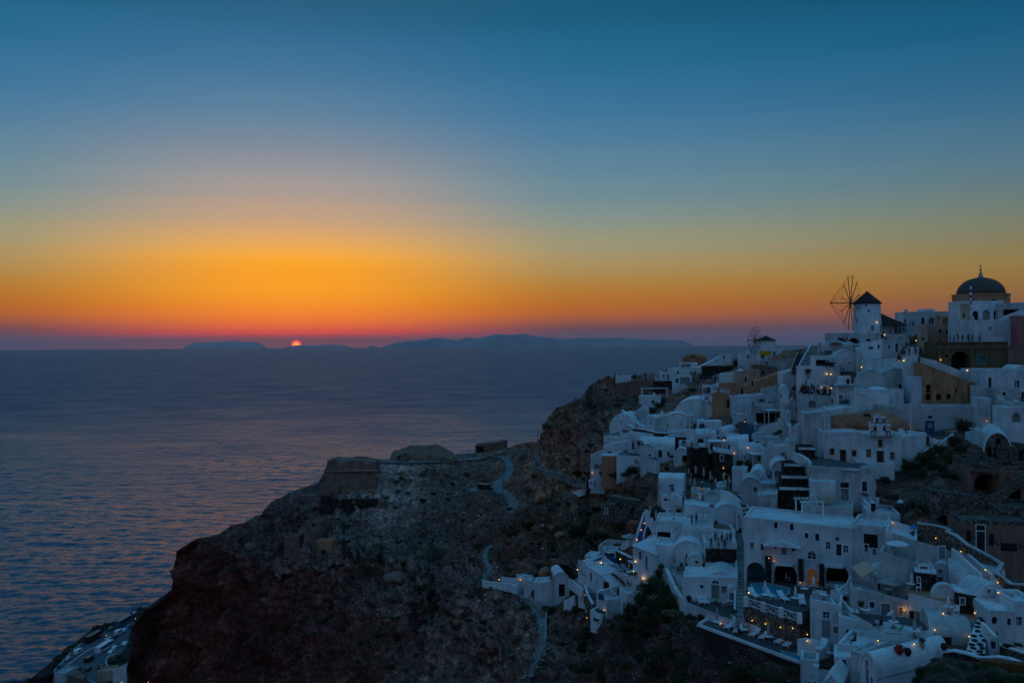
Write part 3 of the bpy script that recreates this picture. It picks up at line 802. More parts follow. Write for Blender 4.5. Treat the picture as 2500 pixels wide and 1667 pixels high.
def house(t, x0, x1, yt, yb, label, ops='', roof='flat', dp=6.0, yaw=-15, mat='V', D=None, name='white_house', cat='house',
   par=.45, rise=None, rmat=None, deep=4.5, frame='w', rt=0.0):
 X0, Y0 = TX(t, x0, 0)[0], 0
 X1 = TX(t, x1, 0)[0]
 slant = isinstance(yt, tuple)
 ytl, ytr = (yt if slant else (yt, yt))
 YB = TX(t, 0, yb)[1]; YL = TX(t, 0, ytl)[1]; YR = TX(t, 0, ytr)[1]
 mx = (X0 + X1) / 2
 if D is None: D = D1(mx, YB)
 fr = Frame(mx, YB, D, yaw); ANCH.append((mx, YB, D))
 s0 = fr.hit(X0, YB)[0]; s1 = fr.hit(X1, YB)[0]
 if slant: hl = fr.hit(X0, YL)[1]; hr = fr.hit(X1, YR)[1]
 else: hl = hr = fr.hit(mx, YL)[1]
 root = empty(name, fr.A, fr.yaw)
 tag(root, label, cat)
 if mat == 'V' and X0 > 1760: mat = 'WXWVX'[(len(HOUSES) * 3) % 5]  # darker whites on right-hand houses paint in the vignette falloff
 elif mat == 'V' and len(HOUSES) % 4 == 1: mat = 'W'
 pm = PL[mat]; rm = PL[rmat] if rmat else pm
 W = s1 - s0; H = max(hl, hr)
 if roof == 'vault':
  r = rise if rise is not None else min(W / 2, H * .5)
  outer = [(s0, -deep), (s1, -deep)] + arc_pts(s0, s1, H - r, H, 12)
 elif roof == 'gable':
  r = rise or W * .3
  outer = [(s0, -deep), (s1, -deep), (s1, H - r), ((s0 + s1) / 2, H), (s0, H - r)]
 else:
  outer = [(s0, -deep), (s1, -deep), (s1, hr), (s0, hl)]
 holes = []; wins = []
 for o in [q for q in ops.split(';') if q.strip()]:
  k, cc, cx, cy, w_, h_ = o.split()
  cx, cy, w_, h_ = map(float, (cx, cy, w_, h_))
  a, zt = fr.hit(*TX(t, cx - w_ / 2, cy - h_ / 2)); b_, zb = fr.hit(*TX(t, cx + w_ / 2, cy + h_ / 2))
  _, ztm = fr.hit(*TX(t, cx, cy - h_ / 2)); _, zbm = fr.hit(*TX(t, cx, cy + h_ / 2))
  zt, zb = ztm, zbm
  a = max(a, s0 + .12); b_ = min(b_, s1 - .12)
  if b_ - a < .2 or zt - zb < .2: continue
  if k in 'afA':
   ar = min((b_ - a) / 2, (zt - zb) * .9)
   loop = [(a, zb), (b_, zb)] + arc_pts(a, b_, zt - ar, zt, 8)
  elif k == 'r':
   cc_ = ((a + b_) / 2, (zt + zb) / 2)
   loop = [(cc_[0] + (b_ - a) / 2 * cos(q * pi / 6), cc_[1] + (zt - zb) / 2 * sin(q * pi / 6)) for q in range(12)]
  else:
   loop = [(a, zb), (b_, zb), (b_, zt), (a, zt)]
  ok = all(s0 + .05 < p[0] < s1 - .05 for p in loop)
  if roof == 'vault':
   c_ = (s0 + s1) / 2
   ok = ok and all(p[1] < H - r or ((p[0] - c_) / (W / 2)) ** 2 + ((p[1] - H + r) / r) ** 2 < .92 for p in loop)
  elif roof == 'gable':
   ok = ok and all(p[1] < H - r + r * (1 - abs(p[0] - (s0 + s1) / 2) / (W / 2)) - .1 for p in loop)
  else:
   ok = ok and all(p[1] < hl + (hr - hl) * (p[0] - s0) / W - .06 for p in loop)
  ok = ok and all(p[1] > -deep + .1 for p in loop)
  wins.append((k, cc, loop, ok))
 used = []
 for q in wins:
  if not q[3]: continue
  xs = [p[0] for p in q[2]]; zs = [p[1] for p in q[2]]
  bb = (min(xs) - .03, max(xs) + .03, min(zs) - .03, max(zs) + .03)
  if any(not (bb[1] < u[0] or bb[0] > u[1] or bb[3] < u[2] or bb[2] > u[3]) for u in used):
   wins[wins.index(q)] = (q[0], q[1], q[2], False); continue
  used.append(bb); holes.append(q[2])
 mb = MB()
 poly_faces(mb, outer, holes)
 n = len(outer)
 for i in range(n):
  j = (i + 1) % n
  if roof in ('vault', 'gable') and i >= 2: continue
  if roof not in ('vault', 'gable') and i == 2: continue
  p, q = outer[i], outer[j]
  mb.quad((q[0], 0, q[1]), (p[0], 0, p[1]), (p[0], dp, p[1]), (q[0], dp, q[1]))
 if roof in ('vault', 'gable'):
  pass
 b0 = len(mb.v)
 mb.v += [(p[0], dp, p[1]) for p in outer]; mb.f.append(tuple(b0 + i for i in reversed(range(n)))); mb.m.append(0)
 wall = mb.build('wall', pm, root)
 mr = MB()
 if roof == 'vault':
  a_ = outer[2:]
  t_ = .16
  c_ = (s0 + s1) / 2
  o2 = [(c_ + (p[0] - c_) * (1 + t_ / (W / 2)), p[1] + t_ * (1 if p[1] > H - r + .01 else .2)) for p in a_]
  for i in range(len(a_) - 1):
   mr.quad((o2[i][0], -.12, o2[i][1]), (o2[i + 1][0], -.12, o2[i + 1][1]), (o2[i + 1][0], dp, o2[i + 1][1]), (o2[i][0], dp, o2[i][1]))
   mr.quad((a_[i][0], -.12, a_[i][1]), (a_[i + 1][0], -.12, a_[i + 1][1]), (o2[i + 1][0], -.12, o2[i + 1][1]), (o2[i][0], -.12, o2[i][1]))
   mr.quad((a_[i][0], -.12, a_[i][1]), (a_[i][0], 0, a_[i][1]), (a_[i + 1][0], 0, a_[i + 1][1]), (a_[i + 1][0], -.12, a_[i + 1][1]))
 elif roof == 'gable':
  for sg in (-1, 1):
   e = s0 if sg < 0 else s1; c_ = (s0 + s1) / 2
   mr.extr([(e + sg * .2, H - r - .1), (c_, H + .02), (c_, H + .2), (e + sg * .2, H - r + .12)] if sg > 0 else [(c_, H + .02), (e + sg * .2, H - r - .1), (e + sg * .2, H - r + .12), (c_, H + .2)], -.15, dp + .1)
 elif roof == 'vaultx':
  rr = rise or min(dp / 2, 1.6)
  K = 10
  pf = [(dp / 2 - dp / 2 * cos(pi * k / K), rr * sin(pi * k / K)) for k in range(K + 1)]
  for k in range(K):
   mr.quad((s0 - .03, pf[k][0], hl + pf[k][1]), (s1 + .03, pf[k][0], hr + pf[k][1]), (s1 + .03, pf[k + 1][0], hr + pf[k + 1][1]), (s0 - .03, pf[k + 1][0], hl + pf[k + 1][1]))
  for e, h_ in ((s0 - .03, hl), (s1 + .03, hr)):
   b0 = len(mr.v); mr.v += [(e, p[0], h_ + p[1]) for p in pf]
   mr.f.append(tuple(b0 + i for i in (range(K + 1) if e > s0 else reversed(range(K + 1))))); mr.m.append(0)
 elif roof == 'mound':
  rr = rise or 2
  nx, ny = 12, 8; b0 = len(mr.v)
  for j in range(ny + 1):
   for i in range(nx + 1):
    a, b_ = i / nx, j / ny
    q = (sin(pi * a) ** .6) * (sin(pi * b_) ** .7)
    mr.v.append((s0 + W * a, dp * b_, hl + (hr - hl) * a + rr * q * (1 + .15 * sin(a * 9 + b_ * 4))))
  for j in range(ny):
   for i in range(nx):
    k = b0 + j * (nx + 1) + i
    mr.f.append((k, k + 1, k + nx + 2, k + nx + 1)); mr.m.append(0)
 elif roof == 'shed':
  mr.quad((s0 - .15, -.2, hl + .02), (s1 + .15, -.2, hr + .02), (s1 + .15, dp, hr + (rise or 1.5)), (s0 - .15, dp, hl + (rise or 1.5)))
  mr.quad((s0 - .15, -.2, hl - .12), (s0 - .15, -.2, hl + .02), (s0 - .15, dp, hl + (rise or 1.5)), (s0 - .15, dp, hl))
  mr.quad((s1 + .15, -.2, hr - .12), (s1 + .15, dp, hr), (s1 + .15, dp, hr + (rise or 1.5)), (s1 + .15, -.2, hr + .02))
  mr.quad((s0 - .15, -.2, hl - .12), (s1 + .15, -.2, hr - .12), (s1 + .15, -.2, hr + .02), (s0 - .15, -.2, hl + .02))
 else:
  zl, zr = hl - par, hr - par
  mr.quad((s0 + .02, .02, zl), (s1 - .02, .02, zr), (s1 - .02, dp - .02, zr), (s0 + .02, dp - .02, zl))
  w_ = .28
  def rim(x0_, y0_, x1_, y1_):
   f = lambda xx: hl + (hr - hl) * (xx - s0) / W
   b0 = len(mr.v)
   for zz in (-par, .05):
    mr.v += [(x0_, y0_, f(x0_) + zz), (x1_, y0_, f(x1_) + zz), (x1_, y1_, f(x1_) + zz), (x0_, y1_, f(x0_) + zz)]
   for fc in ((4, 5, 6, 7), (0, 1, 5, 4), (1, 2, 6, 5), (2, 3, 7, 6), (3, 0, 4, 7)):
    mr.f.append(tuple(b0 + i for i in fc)); mr.m.append(0)
  e = .025
  rim(s0 - e, -e, s1 + e, w_); rim(s0 - e, dp - w_, s1 + e, dp + e)
  rim(s0 - e, w_ + .001, s0 + w_, dp - w_ - .001); rim(s1 - w_, w_ + .001, s1 + e, dp - w_ - .001)
 ro = mr.build('roof', rm, root, smooth=(roof in ('vault', 'vaultx', 'mound')))
 if roof in ('vault', 'vaultx', 'mound'):
  try: ro.data.set_sharp_from_angle(angle=radians(50))
  except Exception: pass
 if roof == 'flat' and W > 4 and (len(HOUSES) * 7) % 3 == 0 and mat in 'VWXC' and hl - par > 1:
  cx_ = s0 + W * (.2 + .6 * ((len(HOUSES) * 37) % 10) / 10); mc_ = MB(); mc_.box(cx_ - .28, dp - 1.1, hl - par - .01, cx_ + .28, dp - .55, hl + .75); mc_.box(cx_ - .36, dp - 1.18, hl + .752, cx_ + .36, dp - .47, hl + .86)
  mc_.build('chimney', pm, ro)
  if W > 6: mc_ = MB(); mc_.box(cx_ + .9, dp - 1.5, hl - par - .01, cx_ + 1.8, dp - 1.1, hl + .25); mc_.build('air_conditioner', MAT_METAL if False else CM['t'], ro)
 if mat in 'VWX' and W > 3.5:
  md_ = MB(); zz_ = min(hl, hr) - (r if roof in ('vault', 'gable') else 0) - .55
  for q_ in (.12, .88):
   xx_ = s0 + W * q_; md_.box(xx_ - .07, -.35, zz_, xx_ + .07, -.03, zz_ + .1)
  if zz_ > .5: md_.build('drain_spout', pm, root)
 for k, cc, loop, ok in wins:
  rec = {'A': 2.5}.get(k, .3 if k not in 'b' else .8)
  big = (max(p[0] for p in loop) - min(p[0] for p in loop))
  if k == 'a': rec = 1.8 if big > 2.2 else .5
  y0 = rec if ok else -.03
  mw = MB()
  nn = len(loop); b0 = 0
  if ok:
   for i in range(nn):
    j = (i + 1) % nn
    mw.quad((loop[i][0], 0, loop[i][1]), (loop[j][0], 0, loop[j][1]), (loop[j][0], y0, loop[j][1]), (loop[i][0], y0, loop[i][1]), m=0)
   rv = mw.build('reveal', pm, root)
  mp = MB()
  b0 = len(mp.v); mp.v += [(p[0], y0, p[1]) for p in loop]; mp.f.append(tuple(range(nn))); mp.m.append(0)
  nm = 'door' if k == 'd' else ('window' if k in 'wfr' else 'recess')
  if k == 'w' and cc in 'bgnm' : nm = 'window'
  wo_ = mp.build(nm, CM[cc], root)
  if k in 'wdfr':
   mf = MB()
   ring(mf, loop, .10, -.05, .02)
   if k in 'wf' and cc in 'kyb' and big > .55:
    xs = [p[0] for p in loop]; zs = [p[1] for p in loop]
    xm = (min(xs) + max(xs)) / 2
    mf.box(xm - .035, y0 - .06, min(zs), xm + .035, y0 - .015, max(zs))
    hh = max(zs) - min(zs)
    for q in ((.35, .7) if hh > 1.1 else (.5,)):
     zz = min(zs) + hh * q
     mf.box(min(xs), y0 - .055, zz - .03, xm - .036, y0 - .014, zz + .03)
     mf.box(xm + .036, y0 - .055, zz - .03, max(xs), y0 - .014, zz + .03)
   mf.build('frame', CM[frame], wo_)
   if k == 'd' and big > .7:
    xs = [p[0] for p in loop]; zs = [p[1] for p in loop]
    mh = MB(); mh.box(max(xs) - .22, y0 - .08, min(zs) + 1.0, max(xs) - .14, y0 - .01, min(zs) + 1.12)
    mh.build('handle', MAT_METAL, wo_)
 rec_ = dict(root=root, fr=fr, s0=s0, s1=s1, hl=hl, hr=hr, dp=dp, D=D)
 HOUSES.append(rec_)
 return rec_
def part_on(hs, mb, name, mats, **k):
 return mb.build(name, mats, hs['root'], **k)
def wall(t, pts, label, mat='V', th=.35, cap=None, name='boundary_wall', cat='wall', D=None, deep=1.0, lift=0):
 """free standing wall; pts = (x, y_top, y_base) ..."""
 Q = []
 for p in pts:
  bx, by = TX(t, p[0], p[2]); _, ty = TX(t, p[0], p[1])
  d = D if (D and not isinstance(D, (tuple, list))) else (D[len(Q)] if D else D1(bx, by))
  if D: ANCH.append((bx, by, d))
  B = P(bx, by, d); T = P(bx, ty, d)
  Q.append((Vector((B.x, B.y, B.z)), T.z))
 o0 = Q[0][0].copy()
 root = empty(name, o0); tag(root, label, cat)
 mb = MB(); mc = MB(); N_ = len(Q)
 sides = []
 for i, (b_, tz) in enumerate(Q):
  a = Q[max(0, i - 1)][0]; c = Q[min(N_ - 1, i + 1)][0]
  tv = (c - a); tv.z = 0; tv.normalize(); s = Vector((tv.y, -tv.x, 0)) * th / 2
  if s.y > 0: s = -s
  sides.append(s)
 for i in range(N_ - 1):
  (b0, t0), (b1, t1) = Q[i], Q[i + 1]; sa, sb = sides[i], sides[i + 1]
  def pt(b, s, z): return (b.x + s.x - o0.x, b.y + s.y - o0.y, z - o0.z)
  f0, f1 = pt(b0, sa, b0.z - deep), pt(b1, sb, b1.z - deep)
  g0, g1 = pt(b0, -sa, b0.z - deep), pt(b1, -sb, b1.z - deep)
  F0, F1, G0, G1 = pt(b0, sa, t0), pt(b1, sb, t1), pt(b0, -sa, t0), pt(b1, -sb, t1)
  mb.quad(f0, f1, F1, F0); mb.quad(g1, g0, G0, G1)
  if i == 0: mb.quad(g0, f0, F0, G0)
  if i == N_ - 2: mb.quad(f1, g1, G1, F1)
  if cap:
   k = 1.12
   for (pa, pb, za, zb) in ((F0, F1, t0, t1),): pass
   c0, c1 = pt(b0, sa * k, t0 + .002), pt(b1, sb * k, t1 + .002); d0, d1 = pt(b0, -sa * k, t0 + .002), pt(b1, -sb * k, t1 + .002)
   e0, e1 = pt(b0, sa * k, t0 + .18), pt(b1, sb * k, t1 + .18); h0, h1 = pt(b0, -sa * k, t0 + .18), pt(b1, -sb * k, t1 + .18)
   mc.quad(c0, c1, e1, e0); mc.quad(e0, e1, h1, h0); mc.quad(d1, d0, h0, h1); mc.quad(c1, c0, d0, d1)
  else:
   mb.quad(F0, F1, G1, G0)
 if cap:
  mb.build('wall_body', PL[mat], root); mc.build('coping', PL[cap], root)
 else:
  mb.build('wall_body', PL[mat], root)
 return Q
def plat(t, pts, label, D, mat='V', side=None, hgt=3.0, rim=0.0, rimmat=None, name='terrace', cat='terrace', z=None, rims=None, rw=.28):
 """level terrace: polygon in photo pixels at the height of its first corner"""
 P0 = P(*TX(t, *pts[0]), D); z = P0.z if z is None else z
 W_ = [G(*TX(t, *p), z) for p in pts]
 ANCH.extend([(*TX(t, *p), q.y) for p, q in zip(pts, W_)])
 ar = sum(W_[i].x * W_[(i + 1) % len(W_)].y - W_[(i + 1) % len(W_)].x * W_[i].y for i in range(len(W_)))
 if ar < 0: W_ = W_[::-1]; rims = [(len(W_) - 2 - i) % len(W_) for i in rims] if rims is not None else None
 o0 = W_[0].copy()
 root = empty(name, o0); tag(root, label, cat)
 L_ = [(p.x - o0.x, p.y - o0.y) for p in W_]; n = len(L_)
 mb = MB(); b0 = len(mb.v)
 mb.v += [(p[0], p[1], 0) for p in L_]; mb.f.append(tuple(range(n))); mb.m.append(0)
 mb.build('floor', PL[mat], root)
 ms = MB()
 for i in range(n):
  j = (i + 1) % n
  ms.quad((*L_[i], -hgt), (*L_[j], -hgt), (*L_[j], -.01), (*L_[i], -.01))
 ms.build('side_wall', PL[side or mat], root)
 if rim:
  mr = MB()
  for i in (range(n) if rims is None else rims):
   a, b_ = Vector((*L_[i], 0)), Vector((*L_[(i + 1) % n], 0))
   d = (b_ - a);
   if d.length < .3: continue
   d.normalize(); nrm = Vector((-d.y, d.x, 0))
   mr.beam(a + nrm * rw * .5 - d * .05 + Vector((0, 0, rim / 2)), b_ + nrm * rw * .5 + d * .05 + Vector((0, 0, rim / 2)), rw, rim)
  mr.build('parapet', PL[rimmat or side or mat], root)
 return z
def stairs(t, a, b, wpx, n, label, mat='V', wall_h=0, Da=None, Db=None, smat=None, turn=None):
 """a, b: lower and upper ends (photo pixels of the centre line); wpx: width in tile pixels"""
 ax, ay = TX(t, *a); bx, by = TX(t, *b)
 A_ = P(ax, ay, Da or D1(ax, ay)); B_ = P(bx, by, Db or D1(bx, by))
 if Da: ANCH.extend([(ax, ay, Da + 1), (bx, by, Db + 1)])
 if B_.z < A_.z + .5: B_.z = A_.z + .5
 wm = wpx / TILES[t][2] * (A_.y + B_.y) / 2 / F
 d = B_ - A_; run = Vector((d.x, d.y, 0)); Lr = max(.5, run.length); rz = atan2(-run.x, run.y)
 cosw = max(.5, abs(cos(rz)))
 wm = max(.9, wm / cosw) if abs(cos(rz)) > .3 else wm
 n = min(n, max(3, int(d.z / .16)))
 root = empty('staircase', A_, rz); tag(root, label, 'stairs')
 me = None
 st = Lr / n; rs_ = d.z / n
 mb = MB(); mb.box(-wm / 2, 0, -1.2, wm / 2, st + .02, rs_)
 me = mb.mesh('step', PL[mat])
 for i in range(n):
  add_obj('step', me, root, (0, i * st, i * rs_))
 if wall_h:
  for s in (-1, 1):
   m2_ = MB(); x = s * (wm / 2 + .16)
   m2_.quad((x - .13, 0, -1.4), (x + .13, 0, -1.4), (x + .13, 0, wall_h), (x - .13, 0, wall_h))
   m2_.quad((x - .13, 0, wall_h), (x + .13, 0, wall_h), (x + .13, Lr, d.z + wall_h), (x - .13, Lr, d.z + wall_h))
   m2_.quad((x - .13, 0, -1.4), (x - .13, 0, wall_h), (x - .13, Lr, d.z + wall_h), (x - .13, Lr, d.z - 1.4))
   m2_.quad((x + .13, 0, wall_h), (x + .13, 0, -1.4), (x + .13, Lr, d.z - 1.4), (x + .13, Lr, d.z + wall_h))
   m2_.quad((x + .13, Lr, -1), (x - .13, Lr, -1), (x - .13, Lr, d.z + wall_h), (x + .13, Lr, d.z + wall_h))
   m2_.build('side_wall', PL[smat or mat], root)
 return root
def sync():
 bpy.context.view_layer.update()
 return bpy.context.evaluated_depsgraph_get()
DG = None
def cast(o, d, dist=3000):
 r = scene.ray_cast(DG, o, d, distance=dist)
 return (r[1], r[2]) if r[0] else (None, None)
def floor_at(px, py, search=26):
 """the level spot the picture shows at this pixel (or a little below it)"""
 o = Vector((0, 0, CAMZ)); first = None
 for k in range(0, search, 2):
  q, n = cast(o, ray(px, py + k).normalized())
  if q is None: continue
  if first is None: first = q
  if n.z > .72: return q
 if first is None: return P(px, py, D1(px, py))
 q = first - ray(px, py).normalized() * .5
 h, n = cast(q, Vector((0, 0, -1)), 2.5)
 return h if h is not None else first
def fl(t, x, y): return floor_at(*TX(t, x, y))
def copy_tree(o, parent=None):
 c = o.copy(); COL.objects.link(c)
 if parent is not None:
  c.parent = parent
  c.matrix_parent_inverse = o.matrix_parent_inverse
 for ch in CH.get(o.name, []):
  copy_tree(ch, c)
 return c
CH = {}
def proto(root):
 """remember the children of a prototype"""
 def rec(o):
  CH[o.name] = [c for c in bpy.data.objects if c.parent == o]
  for c in CH[o.name]: rec(c)
 rec(root); root['_used'] = 0
 return root
USED = set()
def put(pr, loc, rz, label, cat, group=None, s=None):
 if pr.name not in USED:
  USED.add(pr.name); o = pr
  if '_used' in o: del o['_used']
 else:
  o = copy_tree(pr)
  if '_used' in o: del o['_used']
 o.location = loc; o.rotation_euler = (0, 0, rz)
 if s: o.scale = (s, s, s) if not isinstance(s, tuple) else s
 tag(o, label, cat, group)
 return o
def make_closed_umbrella(nm='closed_umbrella', canv=None, h=2.9):
 r = empty(nm); m = MB(); m.lathe([(.035, 0), (.035, h)], n=6); m.build('pole', MAT_METAL, r)
 m = MB(); m.lathe([(.10, h * .36), (.21, h * .42), (.17, h * .62), (.20, h * .7), (.12, h * .9), (.05, h), (.02, h + .08)], n=8); m.build('folded_canopy', canv or MAT_CANVAS, r, smooth=True)
 m = MB(); m.lathe([(.3, 0), (.3, .08), (.06, .12)], n=10); m.build('base', MAT_METAL, r)
 return proto(r)
def make_table(nm='round_table', rad=.55, mat=None):
 r = empty(nm); m = MB(); m.lathe([(rad, .70), (rad, .75)], n=16); m.build('table_top', mat or MAT_WHITE, r)
 m = MB(); m.lathe([(.05, .03), (.05, .70)], n=6); m.build('leg', MAT_METAL, r)
 m = MB(); m.lathe([(.28, 0), (.28, .04)], n=10); m.build('base', MAT_METAL, r)
 return proto(r)
def make_open_umbrella(rad=2.0, mat=None, h=2.6, nm='open_umbrella'):
 r = empty(nm); m = MB(); m.lathe([(.04, 0), (.04, h)], n=6); m.build('pole', MAT_METAL, r)
 m = MB(); n = 8
 b0 = 0
 m.v.append((0, 0, h + .25))
 for k in range(n):
  a = 2 * pi * k / n; m.v.append((rad * cos(a), rad * sin(a), h - .35))
 for k in range(n):
  a = 2 * pi * k / n; m.v.append((rad * cos(a), rad * sin(a), h - .53))
 for k in range(n):
  k2 = (k + 1) % n
  m.f.append((0, 1 + k, 1 + k2)); m.m.append(0); m.f.append((1 + k, 1 + n + k, 1 + n + k2, 1 + k2)); m.m.append(0)
 m.build('canopy', mat or MAT_CANVASW, r)
 m = MB()
 for k in range(n):
  a = 2 * pi * k / n; m.beam((0, 0, h + .18), (rad * .97 * cos(a), rad * .97 * sin(a), h - .40), .03)
 m.build('ribs', MAT_METAL, r)
 return proto(r)
def make_lounger(mat=None, nm='sun_lounger'):
 r = empty(nm)
 m = MB(); m.box(-.33, 0, .22, .33, 1.25, .28)
 m.build('frame', MAT_WHITE, r)
 m = MB(); m.quad((-.32, 0, .36), (.32, 0, .36), (.32, 1.22, .30), (-.32, 1.22, .30)); m.box(-.32, .0, .285, .32, 1.22, .34); m.build('mattress', mat or MAT_CANVASW, r)
 m = MB(); m.extr([(-.32, 0), (.32, 0), (.32, .01), (-.32, .01)], 0, 0)
 m = MB()
 y0, z0, y1, z1 = 1.24, .30, 1.85, .72
 m.quad((-.32, y0, z0 + .08), (.32, y0, z0 + .08), (.32, y1, z1 + .08), (-.32, y1, z1 + .08)); m.quad((.32, y0, z0), (-.32, y0, z0), (-.32, y1, z1), (.32, y1, z1))
 m.quad((-.32, y0, z0), (-.32, y0, z0 + .08), (-.32, y1, z1 + .08), (-.32, y1, z1)); m.quad((.32, y0, z0 + .08), (.32, y0, z0), (.32, y1, z1), (.32, y1, z1 + .08))
 m.quad((-.32, y1, z1), (-.32, y1, z1 + .08), (.32, y1, z1 + .08), (.32, y1, z1)); m.build('backrest', mat or MAT_CANVASW, r)
 for x in (-.3, .3):
  for y in (.1, 1.2):
   m = MB(); m.box(x - .03, y - .03, 0, x + .03, y + .03, .22); m.build('leg', MAT_WHITE, r)
 return proto(r)
def make_chair(mat=None, nm='chair'):
 r = empty(nm); q = mat or MAT_WOOD
 m = MB(); m.box(-.24, -.24, .42, .24, .24, .48); m.build('seat', q, r)
 m = MB(); m.box(-.24, .2, .50, .24, .25, .95); m.build('backrest', q, r)
 for x in (-.21, .21):
  for y in (-.21, .21):
   m = MB(); m.box(x - .025, y - .025, 0, x + .025, y + .025, .42); m.build('leg', q, r)
 return proto(r)
def make_pot(nm='plant_pot', col=None, leafcol=None, s=1.0):
 r = empty(nm); m = MB(); m.lathe([(.16, 0), (.24, .38), (.22, .38)], n=10); m.build('pot', col or CM['c'], r)
 me = leafmesh(140, .45, .45, .45, random.randint(0, 999), leafcol or LEAF[0], .16)
 add_obj('leaves', me, r, (0, 0, .65))
 return proto(r)
def leafmat(name, a, b_):
 m, nt, b = newmat(name)
 n = nz(nt, 1.1, 3, .6, objco(nt, True))
 oi = nt.nodes.new('ShaderNodeObjectInfo')
 mx = nt.nodes.new('ShaderNodeMix'); mx.data_type = 'RGBA'; mx.blend_type = 'MULTIPLY'; mx.inputs[0].default_value = .5
 L(nt, rampn(nt, n.outputs[0], [(.3, a), (.7, b_)]), mx.inputs[6])
 L(nt, rampn(nt, oi.outputs['Random'], [(0, (.55, .6, .5)), (1, (1.5, 1.35, 1.1))]), mx.inputs[7])
 L(nt, mx.outputs[2], b.inputs['Base Color']); b.inputs['Roughness'].default_value = .8
 b.inputs['Specular IOR Level'].default_value = .15
 return m
LEAF = [leafmat('olive_leaf', (.035, .04, .017), (.095, .092, .045)), leafmat('dark_leaf', (.018, .03, .011), (.05, .068, .026)),
  leafmat('dry_leaf', (.07, .06, .036), (.15, .125, .08)), leafmat('red_flower', (.10, .015, .012), (.25, .03, .03))]
def leafmesh(n, rx, ry, rz, seed, mat, leaf=.2, lobes=9, zmin=-.5):
 rng = random.Random(seed)
 cs = []
 for i in range(lobes):
  a = rng.uniform(0, 2 * pi); e = rng.uniform(-.3, 1); r = rng.uniform(.25, .72)
  cs.append((rx * r * cos(a) * sqrt(1 - max(0, e) ** 2 * .7), ry * r * sin(a) * sqrt(1 - max(0, e) ** 2 * .7), rz * r * e, rng.uniform(.28, .52)))
 mb = MB()
 for i in range(n):
  c = rng.choice(cs)
  v = Vector((rng.gauss(0, 1), rng.gauss(0, 1), rng.gauss(0, 1))).normalized() * (rng.uniform(.55, 1.08))
  p = Vector((c[0] + v.x * rx * c[3], c[1] + v.y * ry * c[3], c[2] + v.z * rz * c[3]))
  if p.z < zmin * rz: p.z = zmin * rz * rng.uniform(.6, 1)
  nn = (v + Vector((rng.gauss(0, .5), rng.gauss(0, .5), rng.gauss(0, .5) + .3))).normalized()
  t = nn.cross(Vector((rng.gauss(0, 1), rng.gauss(0, 1), rng.gauss(0, 1)))).normalized(); s = nn.cross(t)
  l = leaf * rng.uniform(.6, 1.4)
  mb.quad(p - t * l * .5, p + s * l * .3, p + t * l * .6, p - s * l * .3)
 return mb.mesh('leaves', mat)
BUSHM = [leafmesh(620, 1, 1, .75, 11 + i, LEAF[i % 3 if i < 4 else 0], .24, 10) for i in range(6)]
SPRIG = [leafmesh(260, 1, 1, .8, 31 + i, LEAF[(0, 2, 0, 2)[i]], .34, 7) for i in range(4)]
TREEM = [leafmesh(1700, 1, 1, 1, 51 + i, LEAF[i % 2], .15, 16, -.9) for i in range(4)]
def bush(px, py, w, h, label, group, kind=0, cat='bush', name='bush', meshes=None, q=None):
 """w: width in photo pixels"""
 q = q or floor_at(px, py)
 r = max(.25, w / 2 * q.y / F); hz_ = max(.25, h / 2 * q.y / F)
 ms = meshes or BUSHM
 o = add_obj(name, ms[kind % len(ms)], None, (q.x, q.y, q.z + hz_ * .55), random.uniform(0, 6.28))
 o.scale = (r, r * random.uniform(.8, 1.1), hz_ * 1.15)
 tag(o, label, cat, group)
 return o
def tree(px, py, w, h, label, group=None, kind=0, q=None, trunk_h=.35, name='tree'):
 q = q or floor_at(px, py)
 r = w / 2 * q.y / F; H = h * q.y / F
 root = empty(name, q); tag(root, label, 'tree', group)
 m = MB(); m.lathe([(r * .09 + .06, -.5), (r * .06 + .04, H * trunk_h), (r * .03 + .03, H * .75)], n=7)
 for k in range(4):
  a = k * 1.7 + px; m.beam((0, 0, H * trunk_h * (.8 + .15 * k)), (r * .6 * cos(a), r * .6 * sin(a), H * (.6 + .07 * k)), .05 + r * .02)
 m.build('trunk', MAT_WOOD, root)
 o = add_obj('crown', TREEM[kind % 4], root, (0, 0, H * (.5 + trunk_h * .5)), px)
 o.scale = (r, r, H * (1 - trunk_h) * .56)
 return root
SKIN = flat('skin', (.36, .2, .14), .6, .3, .08)
def cloth(n, c): return flat(n, c, .85, .1, .15)
CLO = {'black': cloth('black_cloth', (.02, .02, .024)), 'navy': cloth('navy_cloth', (.02, .03, .07)), 'white': cloth('white_cloth', (.6, .6, .62)), 'red': cloth('red_cloth', (.35, .03, .03)),
  'grey': cloth('grey_cloth', (.16, .16, .17)), 'blue': cloth('blue_cloth', (.10, .25, .5)), 'green': cloth('green_cloth', (.03, .6, .08)), 'brown': cloth('brown_cloth', (.12, .07, .05)), 'pink': cloth('pink_cloth', (.5, .25, .25))}
HAIR = flat('dark_hair', (.018, .012, .01), .7, .2, .2)
